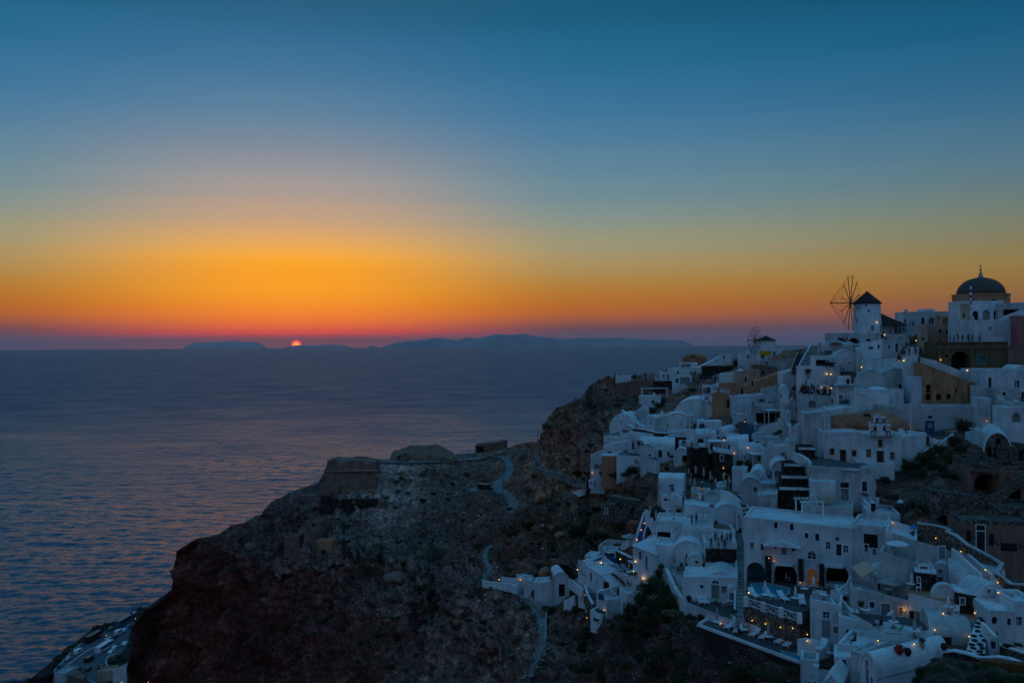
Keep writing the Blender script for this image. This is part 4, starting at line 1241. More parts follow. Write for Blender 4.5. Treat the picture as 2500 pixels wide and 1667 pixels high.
def person_mesh(pose):
 J = {'pel': (0, 0, .95, .155, .115), 'wst': (0, 0, 1.10, .135, .10), 'chs': (0, 0, 1.30, .175, .115), 'nek': (0, 0, 1.48, .06, .06), 'hd1': (0, -.01, 1.56, .075, .085), 'hd2': (0, -.015, 1.66, .085, .095), 'hd3': (0, -.01, 1.73, .05, .06)}
 E = [('pel', 'wst'), ('wst', 'chs'), ('chs', 'nek'), ('nek', 'hd1'), ('hd1', 'hd2'), ('hd2', 'hd3')]
 for s in (-1, 1):
  k = 'LR'[s > 0]
  if pose == 'sit':
   J['hip' + k] = (s * .10, -.04, .50 + .42, .09, .09)
   J['kne' + k] = (s * .13, -.48, .90, .065, .065); J['ank' + k] = (s * .13, -.50, .50, .045, .045); J['toe' + k] = (s * .13, -.64, .455, .035, .035)
  else:
   st = .06 * s if pose == 'walk' else 0
   J['hip' + k] = (s * .10, 0, .86, .085, .085)
   J['kne' + k] = (s * .11, -.02 + st, .48, .06, .06); J['ank' + k] = (s * .115, .02 + st * 2.2, .09, .042, .042); J['toe' + k] = (s * .13, -.11 + st * 2.2, .04, .035, .03)
  J['sho' + k] = (s * .19, 0, 1.41, .06, .06)
  if pose == 'camera':
   J['elb' + k] = (s * .27, -.18, 1.25, .042, .042); J['han' + k] = (s * .09, -.34, 1.54, .032, .032); J['fin' + k] = (s * .06, -.36, 1.62, .022, .022)
  elif pose == 'sit':
   J['elb' + k] = (s * .26, -.06, 1.16, .042, .042); J['han' + k] = (s * .16, -.30, 1.02, .032, .032); J['fin' + k] = (s * .13, -.38, 1.0, .022, .022)
  else:
   J['elb' + k] = (s * .26, .03, 1.14, .042, .042); J['han' + k] = (s * .27, -.08, .90, .032, .032); J['fin' + k] = (s * .265, -.10, .80, .022, .022)
  E += [('pel', 'hip' + k), ('hip' + k, 'kne' + k), ('kne' + k, 'ank' + k), ('ank' + k, 'toe' + k), ('chs', 'sho' + k), ('sho' + k, 'elb' + k), ('elb' + k, 'han' + k), ('han' + k, 'fin' + k)]
 names = list(J); me = bpy.data.meshes.new('body')
 dz = -.455 if pose == 'sit' else 0
 me.from_pydata([(J[n][0], J[n][1], J[n][2] + dz) for n in names], [(names.index(a), names.index(b_)) for a, b_ in E], [])
 o = add_obj('body_tmp', me)
 md = o.modifiers.new('skin', 'SKIN'); md.use_smooth_shade = True
 for i, n in enumerate(names):
  v = me.skin_vertices[0].data[i]; v.radius = (J[n][3], J[n][4]); v.use_root = (n == 'pel')
 sb = o.modifiers.new('sub', 'SUBSURF'); sb.levels = 1
 dg = sync(); m2_ = bpy.data.meshes.new_from_object(o.evaluated_get(dg))
 bpy.data.objects.remove(o)
 return m2_
def dress(me, pose, top, bot):
 m = me.copy(); m.materials.clear()
 for q in (SKIN, CLO[top], CLO[bot]): m.materials.append(q)
 dz = -.455 if pose == 'sit' else 0
 idx = []
 for p in m.polygons:
  c = p.center; z = c.z - dz; k = 0
  if z > 1.47 or z < .08: k = 0
  elif abs(c.x) > .225 and z < 1.25 and pose != 'camera': k = 0
  elif pose == 'camera' and c.y < -.2: k = 0
  elif z > 1.0: k = 1
  else: k = 2
  if pose == 'sit' and z < 1.0 and c.y > -.56: k = 2
  idx.append(k)
 m.polygons.foreach_set('material_index', idx)
 return m
POSES = {p: person_mesh(p) for p in ('stand', 'walk', 'camera', 'sit')}
hm = MB(); hm.lathe([(.02, 1.775), (.075, 1.755), (.105, 1.70), (.108, 1.64), (.095, 1.575)], n=10, cy=.012); HAIRM = hm.mesh('hair', HAIR, True)
PEOPLE = {}
COMBOS = [('black', 'black'), ('navy', 'black'), ('white', 'navy'), ('red', 'black'), ('grey', 'navy'), ('black', 'brown'), ('blue', 'black'), ('pink', 'grey'), ('brown', 'black'), ('white', 'black')]
def person_proto(pose, top, bot):
 k = (pose, top, bot)
 if k not in PEOPLE:
  r = empty('person'); add_obj('body', dress(POSES[pose], pose, top, bot), r)
  h = add_obj('hair', HAIRM, r, (0, 0, -.455 if pose == 'sit' else 0))
  PEOPLE[k] = proto(r)
 return PEOPLE[k]
def person(q, rz, pose, top, bot, label, group=None, s=1.0):
 return put(person_proto(pose, top, bot), q, rz, label, 'person', group, s)
def lamp(t, x, y, label, amber=False, power=2.2, r=.09, off=.25, light=True, group='small warm lamps along the walls and steps'):
 px, py = TX(t, x, y)
 q, n = cast(Vector((0, 0, CAMZ)), ray(px, py).normalized())
 if q is None: q = P(px, py, D1(px, py))
 q = q - ray(px, py).normalized() * off
 root = empty('lamp', q); tag(root, label, 'lamp', group)
 m = MB(); m.lathe([(r * .35, -r * 1.0), (r * .95, -r * .45), (r, 0), (r * .8, r * .6), (r * .3, r)], n=8)
 m.build('bulb', MAT_BULB2 if amber else MAT_BULB, root, smooth=True)
 m = MB(); m.box(-r * .7, -r * .5, -r * 2.2, r * .7, r * .5, -r * 1.02); m.beam((0, 0, -r * 1.6), tuple(Vector((0, off, -r * 1.6))), .04); m.build('bracket', MAT_METAL, root)
 if light:
  l = bpy.data.lights.new('lamp_light', 'POINT'); l.energy = power; l.color = (1, .55, .18); l.shadow_soft_size = .12
  lo = bpy.data.objects.new('lamp_light', l); COL.objects.link(lo); lo.parent = root; lo.location = tuple(Vector((0, -.25, .12)))
 return root
# ================================================================== THE VILLAGE
H_ = house
def windmill(t, cx, ytop_body, ybase, halfw, ycone, D, hub, Rpx, label, ph, nrm_az, spokes=12, pole=4.6, hubpole=.5, door=None, extra=None, taper=.93, eave=1.04):
 px, py = TX(t, cx, ybase); q = P(px, py, D); m_ = D / F / TILES[t][2]
 r0 = halfw * m_; hb = (ybase - ytop_body) * m_; hc = (ytop_body - ycone) * m_
 root = empty('windmill', q); tag(root, label, 'windmill')
 m = MB(); m.lathe([(r0 * 1.02, -3), (r0, 0), (r0 * (1 + taper) / 2, hb * .5), (r0 * taper, hb)], n=36); m.build('tower', PL['V'], root, smooth=True).data.set_sharp_from_angle(angle=radians(40))
 m = MB(); e = r0 * eave
 m.lathe([(e * .98, hb - .05), (e, hb + .1), (e * .86, hb + hc * .2), (e * .62, hb + hc * .42), (e * .36, hb + hc * .66), (e * .14, hb + hc * .86), (e * .05, hb + hc * .95), (.07, hb + hc)], n=28); m.build('conical_roof', MAT_DARKW, root, smooth=True)
 hx, hy = TX(t, *hub); az = radians(nrm_az); nv = Vector((sin(az), cos(az), 0))
 hq = P(hx, hy, D + hubpole * 0) - q
 R = Rpx * m_; side = Vector((nv.y, -nv.x, 0))
 wh = add_obj('sail_hub', (lambda mm: (mm.beam((0, 0, 0), tuple(nv * pole), .2), mm.beam(tuple(-nv * (abs(hq.x) + .3)), (0, 0, 0), .3), mm.mesh('sail_hub', MAT_WOOD))[-1])(MB()), root, hq)
 for k in range(spokes):
  a = 2 * pi * (k + .5) / spokes + ph
  tip = side * (R * sin(a)) + Vector((0, 0, R * cos(a)))
  mm = MB(); mm.beam((0, 0, 0), tuple(tip), .14, .1); add_obj('spoke', mm.mesh('spoke', MAT_WOOD), root, hq)
  a2 = a + 2 * pi / spokes; tip2 = side * (R * sin(a2)) + Vector((0, 0, R * cos(a2)))
  mm = MB(); mm.beam(tuple(tip * .99), tuple(tip2 * .99), .035); mm.beam(tuple(nv * pole), tuple(tip * .99), .03); add_obj('stay_rope', mm.mesh('stay_rope', MAT_DARKW), root, hq)
 for (kind, x, y, w_, h_, col) in (door or []):
  ax = (x - cx) * m_ / r0
  if abs(ax) > .95: continue
  yy = -sqrt(1 - ax * ax); ang = math.asin(ax)
  mm = MB(); hw = w_ * m_ / 2; z0 = (ybase - y - h_ / 2) * m_; z1 = (ybase - y + h_ / 2) * m_
  rr = r0 * (1 - (1 - taper) * (z0 + z1) / 2 / hb) + .03
  mm.box(-hw, -.04, z0, hw, .25, z1); o = mm.build(kind, CM[col], root, loc=(rr * ax, rr * yy + .03, 0), rz=ang)
  mf = MB(); ring(mf, [(-hw, z0), (hw, z0), (hw, z1), (-hw, z1)], .09, -.09, .1); mf.build('frame', CM['w'] if kind != 'sign' else CM['c'], o)
 return root
WM1 = windmill('A', 715, 436, 742, 141, 300, 203, (540, 426), 292, 'large white windmill with dark conical thatch and twelve bare sail spokes', 0, -88,
   door=[('window', 655, 457, 20, 24, 'k'), ('window', 678, 510, 18, 24, 'k'), ('door', 712, 690, 36, 56, 't'), ('door', 812, 690, 40, 70, 't')])
WM2 = windmill('D', 2010, 219, 400, 102, 166, 282, (1893, 222), 148, 'small far windmill of grey stone with spoked wheel beside yellow banner', .12, -103, pole=2.6,
   door=[('door', 2072, 362, 34, 60, 'b'), ('window', 2083, 262, 12, 14, 'k')])
def church():
 D = 197; m_ = D / F / 4.276
 px, py = TX('A', 1903, 640); q = P(px, py, D)
 root = empty('domed_church', q); tag(root, 'domed church with dark round dome on tan octagonal drum', 'church')
 rd = 233 * m_; zd = (640 - 352) * m_; r8 = 272 * m_
 m = MB()
 poly = [(r8 * cos(radians(22.5 + 45 * k)), r8 * sin(radians(22.5 + 45 * k))) for k in range(8)]
 m.prism(poly, -4, zd); m.build('drum', PL['T'], root)
 poly = [(r8 * 1.025 * cos(radians(22.5 + 45 * k)), r8 * 1.025 * sin(radians(22.5 + 45 * k))) for k in range(8)]
 m = MB(); m.prism(poly, zd + .002, zd + .35); m.build('cornice', PL['T'], root)
 m = MB(); n = 14; hd = 176 * m_
 m.lathe([(rd * cos(pi / 2 * k / n), zd + .35 + hd * sin(pi / 2 * k / n)) for k in range(n)] + [(.12, zd + .35 + hd)], n=40)
 m.build('dome', flat('dome_paint', (.11, .065, .05), .7, .3, .2, .6), root, smooth=True)
 m = MB(); z = zd + .35 + hd
 m.lathe([(.75, z - .25), (.5, z + .2), (.32, z + .9), (.12, z + 1.1), (.12, z + 1.4), (.3, z + 1.6), (.12, z + 1.85), (.05, z + 2.0)], n=12); m.build('finial', PL['C'], root, smooth=True)
 m = MB(); m.box(-.05, -.05, z + 2.0, .05, .05, z + 2.9); m.box(-.3, -.045, z + 2.45, .3, .045, z + 2.56); m.build('cross', MAT_METAL, root)
 for k in (5, 6):
  a = radians(45 * k); mm = MB(); hw = .45
  rr = r8 * cos(radians(22.5)) + .02
  lp = [(-hw, zd - 4), (hw, zd - 4)] + arc_pts(-hw, hw, zd - 1.6, zd - 1.1, 6)
  b0 = 0; mm.v += [(p[0], -.02, p[1]) for p in lp]; mm.f.append(tuple(range(len(lp)))); mm.m.append(0)
  ring(mm, lp, .14, -.1, .05)
  mm.build('window', CM['o'], root, loc=(rr * cos(a), rr * sin(a), 0), rz=a + pi / 2)
church()
H_('A', 1090, 1640, 518, 700, 'long low white house with uneven flat roofline between windmill and domed church', 'd t 1112 632 28 78;b k 1298 612 36 64;f k 1385 610 62 72;w k 1560 600 30 36', D=214, dp=7, yaw=-8, par=.25)
H_('A', 1290, 1420, 490, 540, 'small rooftop box on the long low house beside the dome', '', D=217, dp=4, yaw=-8, deep=1, par=.1)
H_('A', 975, 1085, 618, 705, 'small white barrel vaulted hut right of the windmill', '', 'vault', D=213, dp=7, yaw=-8, rise=1.0)
H_('A', 1422, 1505, 556, 690, 'cream barrel vaulted chapel just left of the domed church', 'a o 1460 590 16 34', 'vault', D=203, dp=13, yaw=-58, mat='C', deep=2)
H_('A', 1330, 1660, 655, 800, 'cream wall block carrying two hanging bells below the chapel', '', D=199, dp=3, mat='C', yaw=-5, par=.1)
hb = H_('A', 1242, 1345, 652, 890, 'tall narrow cream building with pilaster above the crowded steps', '', D=196, dp=6, mat='C', yaw=-35, par=.3)
def bell(t, x, y, D, label, r=.42):
 q = P(*TX(t, x, y), D); o = empty('bell', q); tag(o, label, 'bell')
 m = MB(); m.lathe([(r, -r), (r * .8, -r * .6), (r * .5, .0), (r * .42, r * .5), (.04, r * .8)], n=12); m.build('bell_body', CM['o'], o, smooth=True)
 m = MB(); m.box(-.03, -.03, r * .7, .03, .03, r * 1.5); m.build('hanger', MAT_METAL, o)
bell('A', 1478, 712, 198.3, 'left bronze bell hanging on the cream wall under the chapel')
bell('A', 1556, 714, 198.2, 'right bronze bell hanging on the cream wall under the chapel', .5)
H_('A', 1705, 2140, 405, 612, 'white church annex with three dark arched openings under the dome', 'a o 1847 556 64 98;a t 1960 550 82 106;a k 2062 550 56 96', D=191, dp=7, yaw=-4, deep=1, par=.3)
H_('A', 1690, 1745, 440, 650, 'cream angled corner wing with small arched window under the dome', 'a o 1722 560 18 60', D=190.5, dp=4, yaw=-50, mat='C')
H_('A', 2085, 2500, (436, 408), 615, 'long white building right of the dome with shaded veranda', 'b o 2235 522 200 58;b o 2440 520 100 56', D=189.5, dp=7, yaw=-4)
wall('A', [(1985, 612, 700), (2088, 604, 700), (2200, 545, 700), (2320, 498, 700), (2480, 470, 700)], 'white stair wall climbing right beneath the church veranda', D=187.5, th=.5)
H_('A', 1655, 2290, 604, 826, 'tall blank white retaining building with one square window below the church', 'w k 1997 691 40 46', D=187, dp=4.5, yaw=-3, par=.2)
H_('A', 2285, 2500, 560, 872, 'pink house at the right edge beside the church terrace', 'b o 2380 690 60 90', D=184, dp=7, mat='P', yaw=-3)
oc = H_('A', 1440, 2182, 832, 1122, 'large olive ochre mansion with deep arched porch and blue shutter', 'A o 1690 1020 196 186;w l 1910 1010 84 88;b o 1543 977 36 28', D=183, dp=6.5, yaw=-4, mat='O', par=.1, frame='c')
m = MB(); m.box(oc['s0'] - .1, -.25, oc['hl'] - 1.25, oc['s1'] + .05, -.001, oc['hl'] - .95); m.box(oc['s0'] - .12, -.3, oc['hl'] - .18, oc['s1'] + .05, -.002, oc['hl'] + .02); part_on(oc, m, 'cornice', PL['N'])
m = MB(); lp = oc['fr'].hit(*TX('A', 1812, 1000))[0]; m.box(lp - .45, -.3, 0, lp + .45, -.003, oc['hl'] - 1.3); lp = oc['fr'].hit(*TX('A', 1470, 1000))[0]; m.box(lp - .35, -.3, 0, lp + .35, -.003, oc['hl'] - 1.3); part_on(oc, m, 'pilaster', PL['O'])
H_('A', 2183, 2500, 874, 1150, 'plain pinkish brown block right of the olive mansion', '', D=182, dp=7, mat='N', yaw=-4)
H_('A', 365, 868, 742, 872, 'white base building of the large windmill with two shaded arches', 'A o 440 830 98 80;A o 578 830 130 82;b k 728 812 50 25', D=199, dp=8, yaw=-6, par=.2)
H_('A', 862, 1000, (665, 668), 750, 'low dark roofed shed attached right of the windmill', '', 'gable', D=209, dp=6, yaw=-8, rise=.1, rmat='K')
mm = MB(); q = P(*TX('A', 905, 668), 210); mm.v += [(-3.6, -3, 0), (4.2, -3, 0), (4.2, 4, 0), (-3.6, 4, 0), (-2.2, .5, 3.6)]; mm.f += [(0, 1, 4), (1, 2, 4), (2, 3, 4), (3, 0, 4)]; mm.m += [0] * 4
o = mm.build('thatched_roof', MAT_DARKW, None, loc=q); tag(o, 'dark pyramid thatch roof behind the large windmill', 'roof')
H_('A', 925, 1240, 752, 820, 'white terrace parapet with planting box behind the white houses', '', D=205, dp=5, yaw=-5, par=.5)
K1 = H_('K', 1040, 1615, (332, 214), 560, 'white house with sloping roof edge and red flowers below the windmill base', 'w k 1530 360 40 72;r l 1380 385 110 60', D=194, dp=6, yaw=-14, par=.2)
H_('K', 1612, 2125, 230, 600, 'white house with green door above the crimson bougainvillea steps', 'w t 1730 366 46 82;d g 1876 385 60 176;w k 1982 312 30 44', D=193, dp=8, yaw=-3, par=.3)
stairs('K', (185, 745), (395, 345), 270, 24, 'broad pale teal stairway descending left of the vaulted restaurant', 'F', .5, 202, 222, smat='V')
stairs('K', (-40, 800), (70, 500), 150, 18, 'narrow dark green stairway beside the broad pale one', 'A', .5, 208, 226, smat='C')
H_('K', 440, 1045, 352, 560, 'curved white upper room with shaded windows over the restaurant vault', 'b t 560 480 150 80;b k 450 500 50 60', 'vaultx', D=197, dp=6, yaw=-10, rise=1.0)
H_('K', 690, 1130, 432, 660, 'smooth white dome roofed room with slot window above beige parasols', 'w k 975 675 80 26', 'vault', D=191, dp=7, yaw=-10, rise=2.3)
H_('K', 300, 700, 545, 760, 'open white restaurant veranda with diners under the dome roof', 'b o 500 670 340 110', 'flat', D=191, dp=6, yaw=-10)
H_('K', 50, 590, 745, 1060, 'broad white retaining wall block below the restaurant veranda', '', D=190, dp=6, yaw=-8, par=.6)
H_('K', 560, 790, 760, 1090, 'white corner block with curved buttress carrying two wall lamps', '', D=187, dp=6, yaw=-18)
H_('K', 1100, 1220, 480, 850, 'rounded white shoulder between the dome room and wide vaults', '', 'vaultx', D=189, dp=5, yaw=-12)
H_('K', 1215, 1860, 590, 830, 'flat white roof block with dark slot vent above the great vault', 'b k 1462 790 132 26', D=187, dp=8, yaw=-8, par=.15)
H_('K', 1690, 2170, (800, 575), 900, 'white wedge shaped wall rising to the crowded stair corner', '', D=184, dp=5, yaw=-8, par=.15)
H_('K', 2125, 2300, 375, 620, 'white parapet block where visitors crowd the stair corner', '', D=189, dp=5, yaw=-5, par=.9)
H_('K', 1430, 2400, 785, 1400, 'great white barrel vaulted house with dark upper doorway', 'd k 1942 1140 60 128;d k 2050 1284 60 146', 'vault', D=175, dp=12, yaw=-12, rise=4.2)
H_('K', 1060, 1700, 812, 1300, 'smaller white barrel vault in front of the great vault', '', 'vault', D=173, dp=8, yaw=-20, rise=4.0)
H_('K', 1040, 2010, 1185, 1580, 'white cube front of the vaults with two square windows', 'w k 1243 1332 96 110;w k 1558 1340 72 84', D=168, dp=6, yaw=-10, par=.1)
def dome_part(t, x, y, D, rpx, hpx, label, mat='V'):
 q = P(*TX(t, x, y), D); r = rpx / TILES[t][2] * D / F; h = hpx / TILES[t][2] * D / F
 root = empty('dome_roof', q); tag(root, label, 'roof')
 m = MB(); n = 8; m.lathe([(r * cos(pi / 2 * k / n), h * sin(pi / 2 * k / n)) for k in range(n)] + [(.05, h)], n=24); m.build('dome', PL[mat], root, smooth=True)
dome_part('K', 1500, 1200, 171, 190, 75, 'low whitewashed cupola on the roof of the twin windowed cube')
H_('K', 690, 1060, 1100, 1568, 'slender white frame house with blue green pergola and seated guest', 'w t 805 1330 80 80;b l 870 1430 190 110;b k 940 1030 60 100', D=168, dp=5, yaw=-18, par=.1)
H_('K', 760, 1000, 935, 1110, 'small white kiosk with dark doorway behind the pergola', 'b k 945 1035 60 110', D=176, dp=4, yaw=-15)
H_('K', -30, 380, 1275, 1560, 'left bay of the crowded white terrace wall with shallow arch', 'a t 262 1462 150 130', D=180, dp=9, yaw=-24, par=.3)
H_('K', 375, 690, 1310, 1568, 'right bay of the crowded white terrace wall', '', D=178, dp=9, yaw=-12, par=.3)
H_('K', 400, 690, 1100, 1330, 'white screen wall with two small lamps behind the diners', '', D=186, dp=1, yaw=-10, par=.1)
sr = H_('L', 15, 1050, (350, 745), 1230, 'crumbling sandstone house with slanted top and dark doorways', 'b o 160 925 116 190;b o 158 1110 130 150;b o 392 1118 118 140;b o 622 1110 96 110;b o 795 968 44 110', D=166, dp=6, yaw=-10, mat='S', par=.1)
wall('L', [(-420, 150, 900), (-180, 175, 900), (0, 215, 900), (290, 280, 900), (660, 430, 900), (930, 540, 900), (1025, 650, 900)], 'white curving ramp wall above the crumbling sandstone house', D=172.5, th=1.2, mat='W', name='ramp_wall')
H_('L', -240, 20, 660, 1230, 'white plastered end wall joined to the sandstone house', '', D=167, dp=5, yaw=-10, mat='W')
H_('L', 1040, 1210, 790, 1240, 'low tan stub of wall between sandstone house and white pillar', '', D=167, dp=3, yaw=-5, mat='S')
H_('L', 1205, 1362, 862, 1340, 'tall square white pillar at the end of the terrace wall', '', D=160, dp=1.6, yaw=-5, par=.05)
H_('L', 1352, 1562, 1146, 1500, 'short rounded white block beside the tall white pillar', '', D=155, dp=3, yaw=-5, par=.05)
H_('L', 1345, 2500, 492, 1000, 'white house with narrow brown door at the right edge', 'd n 1566 792 80 256;w k 2190 815 118 160;b o 2330 1120 90 240', D=164, dp=9, yaw=-6)
H_('L', 2170, 2500, 405, 600, 'rounded white rooftop room at the right edge below the brown block', '', 'vault', D=170, dp=6, yaw=-6, rise=1.2)
H_('L', 1740, 2260, 940, 1240, 'white terrace front with small brown plaque left of dark doorway', 'w n 1892 1036 84 100', D=158, dp=5, yaw=-6, par=.5)
wall('L', [(1345, 860, 1100), (1500, 985, 1200), (1640, 1080, 1300), (1880, 1165, 1400), (2140, 1180, 1420), (2347, 1260, 1480)], 'white garden wall sweeping down at the right edge', th=.5)
H_('L', 2015, 2500, 1260, 1600, 'white building with arched window at the far right edge', 'a k 2200 1520 190 110', D=146, dp=6, yaw=-6)
H_('B', 2150, 2400, 235, 400, 'rounded white shelter with grey arch right of the amber lamp', 'a t 2272 338 96 100', D=142, dp=5, yaw=-8, par=.1)
stairs('B', (1990, 500), (2050, 400), 120, 8, 'short white steps beside the amber street lamp', 'V', 0, 142, 147)
H_('B', 1890, 2010, 138, 400, 'leaning white buttress tower left of the amber street lamp', '', D=153, dp=4, yaw=-10)
H_('B', 560, 945, 110, 480, 'tall white wall linking the twin windowed cube to the long terrace', '', D=165, dp=7, yaw=-8, par=.2)
H_('B', 930, 1930, 226, 620, 'long white terrace building above the brown earth roof', 'b k 1373 333 46 28;r n 1898 265 26 38', D=157, dp=7, yaw=-5, par=.6)
H_('B', 330, 1290, (400, 470), 520, 'brown earth covered roof mound behind the bell gable', '', 'mound', D=152.5, dp=7, yaw=-6, mat='E', rise=2.4, name='earth_roof', cat='roof')
bc = H_('B', 262, 655, 492, 822, 'left half of the white church house with brown door and two brown windows', 'w n 350 692 44 62;d n 463 740 62 128;w n 580 712 44 62', D=146, dp=6, yaw=-8, par=.25, frame='c')
bc2 = H_('B', 655, 1075, 512, 822, 'right half of the white church house below the bell gable', 'w k 730 710 44 78;d n 852 747 72 122;w k 978 736 44 70;w n 852 608 42 78', D=145, dp=6, yaw=-10, par=.25, frame='c')
H_('B', 1072, 1335, (540, 500), 760, 'white flank wall stepping right from the church house to the blue gate', '', D=147, dp=5, yaw=12)
def bell_gable():
 D = 144.2; cx, by = TX('B', 856, 542); q = P(cx, by, D); m_ = D / F / 4.276
 root = empty('bell_gable', q); tag(root, 'white bell gable with maroon bands and two arches on the church house', 'bell gable')
 def X(x): return (x - 856) * m_
 def Zz(y): return (542 - y) * m_
 m = MB(); l1 = [(X(782), Zz(520)), (X(818), Zz(520))] + arc_pts(X(782), X(818), Zz(440), Zz(415), 6); l2 = [(X(880), Zz(520)), (X(914), Zz(520))] + arc_pts(X(880), X(914), Zz(440), Zz(415), 6)
 poly_faces(m, [(X(752), Zz(545)), (X(962), Zz(545)), (X(962), Zz(385)), (X(752), Zz(385))], [l1, l2], 0)
 b0 = len(m.v); out = [(X(752), Zz(545)), (X(962), Zz(545)), (X(962), Zz(385)), (X(752), Zz(385))]
 for i in range(4):
  p, r_ = out[i], out[(i + 1) % 4]; m.quad((r_[0], 0, r_[1]), (p[0], 0, p[1]), (p[0], .7, p[1]), (r_[0], .7, r_[1]))
 for lp in (l1, l2):
  for i in range(len(lp)):
   p, r_ = lp[i], lp[(i + 1) % len(lp)]; m.quad((p[0], 0, p[1]), (r_[0], 0, r_[1]), (r_[0], .7, r_[1]), (p[0], .7, p[1]))
 poly_faces(m, out[::-1], [l1, l2], .7)
 m.build('gable_wall', PL['V'], root)
 for k, (x0, x1, y0, y1) in enumerate(((798, 833, 385, 318), (868, 905, 385, 328), (838, 852, 385, 305))):
  mm = MB(); mm.box(X(x0), .05, Zz(y0) + .002, X(x1), .65, Zz(y1)); mm.build('pinnacle', PL['V'], root)
 mm = MB()
 for (x0, x1, y) in ((748, 966, 390), (748, 784, 440), (914, 966, 440), (748, 966, 536), (795, 836, 352), (865, 908, 358), (752, 786, 478), (914, 962, 482)):
  mm.box(X(x0), -.09, Zz(y + 4), X(x1), -.002, Zz(y - 4))
 for (x, y0, y1) in ((756, 478, 536), (786, 478, 536), (920, 484, 536), (955, 484, 536), (812, 385, 350), (828, 385, 350), (880, 385, 352), (898, 385, 352)):
  mm.box(X(x - 4), -.06, Zz(max(y0, y1)), X(x + 4), -.001, Zz(min(y0, y1)))
 mm.build('painted_band', CM['m'], root)
bell_gable()
bell('B', 800, 455, 144.6, 'left bell hung inside the maroon banded gable', .3)
bell('B', 897, 455, 144.6, 'right bell hung inside the maroon banded gable', .3)
H_('B', 60, 335, (300, 268), 640, 'tall plain white block left of the brown earth roof', '', D=152, dp=8, yaw=-12, par=.2)
H_('B', 0, 130, 445, 660, 'pale lower block at the foot of the tall plain white one', '', D=157, dp=5, yaw=-12)
H_('B', 330, 570, (262, 230), 400, 'white sloping roof room above the brown earth roof', '', D=158, dp=8, yaw=-10, par=.15)
def blue_gate():
 q = P(*TX('B', 1365, 528), 150); m_ = 150 / F / 4.276
 root = empty('blue_gate', q); tag(root, 'dark blue panelled gate with pale notice in the long white wall', 'gate')
 m = MB(); m.box(-46 * m_, -.25, 0, 46 * m_, 0, 150 * m_); m.build('gate_leaf', CM['b'], root)
 m = MB(); m.box(-22 * m_, -.30, 85 * m_, 22 * m_, -.252, 135 * m_); m.build('notice_board', CM['t'], root)
 m = MB(); m.box(-52 * m_, -.35, 150 * m_ + .002, 52 * m_, 0, 158 * m_); m.build('lintel', CM['b'], root)
 for sx in (-1, 1):
  m = MB(); a = 47 * m_; b_ = (82 if sx < 0 else 152) * m_
  for z in (0, 25, 48): m.beam((sx * a, -.1, z * m_ + .05), (sx * b_, -.1, z * m_ + .05), .07)
  n = 2 if sx < 0 else 5
  for k in range(n + 1):
   xx = sx * (a + (b_ - a) * k / n); m.beam((xx, -.1, 0), (xx, -.1, 50 * m_), .07)
   if k < n: x2 = sx * (a + (b_ - a) * (k + 1) / n); m.beam((xx, -.1, 0), (x2, -.1, 48 * m_), .05); m.beam((x2, -.1, 0), (xx, -.1, 48 * m_), .05)
  m.build('railing', CM['b'], root)
blue_gate()
d = H_('B', 1322, 1370, 530, 640, 'narrow dark maroon doorway block under the blue gate', 'b n 1346 582 34 104', D=147.5, dp=1, yaw=0, par=.05)
wall('B', [(1165, 750, 790), (1290, 700, 750), (1380, 640, 720), (1450, 575, 660), (1520, 568, 650), (1610, 505, 600)], 'white capped garden wall zigzagging above the green thicket', th=.4)
wall('B', [(1368, 545, 640), (1420, 552, 640), (1475, 582, 640)], 'short white wing wall right of the maroon doorway', D=148, th=.4)
wall('B', [(-60, 700, 790), (0, 712, 800), (90, 765, 850), (140, 825, 870), (400, 832, 880), (560, 838, 885), (640, 862, 890)], 'white parapet edging the dark walkway below the church house', th=.5, D=[148, 146, 143, 140, 140, 139.5, 139])
plat('B', [(60, 760), (250, 752), (660, 830), (640, 868), (140, 840)], 'dark paved walkway in front of the church house', 147, 'A', 'W', .4, name='walkway')
H_('B', 640, 1000, 815, 960, 'low white curved wall block under the church house', '', D=141, dp=5, yaw=-8)
H_('B', 140, 800, 862, 1225, 'big white house with half shuttered doorway and open dark door', 'b k 480 1045 88 58;d t 480 1142 86 126;d k 685 1058 60 112;b o 482 903 6 6', 'flat', D=136, dp=6, yaw=-10, par=.15)
H_('B', 630, 800, 890, 1100, 'round shouldered white end of the big half shuttered house', 'd k 688 1056 58 110', 'vault', D=135.4, dp=6, yaw=-10, rise=3.0)
H_('B', 130, 385, 1010, 1225, 'low white annex with air conditioner left of the big house', '', D=133.5, dp=4, yaw=-14, par=.1)
m = MB(); q = P(*TX('B', 283, 1222), 132.5); m.box(-1.1, -.5, 0, 1.1, .5, .9); m.box(-.9, -.53, .12, .2, -.501, .78)
o = m.build('air_conditioner', CM['c'], None, loc=q); tag(o, 'boxy beige air conditioner on the roof of the white annex', 'air conditioner')
for k, (y0, y1, x0, x1) in enumerate(((640, 810, 60, 170), (815, 920, -90, 150), (940, 1040, -120, 160), (1060, 1190, -140, 150))):
 H_('B', x0 - 60, x1, y0 + 8, y1 + 40, ['topmost narrow dark lava stone terrace left of the big white house', 'second dark lava stone terrace wall with pale edge line', 'third dark lava stone terrace wall with pale edge line', 'lowest dark lava stone terrace wall above the hotel'][k], '', D=146 - 2.6 * k, dp=4, yaw=-10, mat='K', par=.15, rmat='K', name='stone_terrace', cat='terrace')
 wall('B', [(x0 - 60, y0 + (4 if k else 10), y0 + 20), (x1, y0 + 12, y0 + 28)], ['white edge strip along the topmost lava terrace', 'white edge strip along the second lava terrace', 'white edge strip along the third lava terrace', 'white edge strip along the lowest lava terrace'][k], 'W', .3, D=145.6 - 2.6 * k, deep=.15, name='edge_strip', cat='kerb')
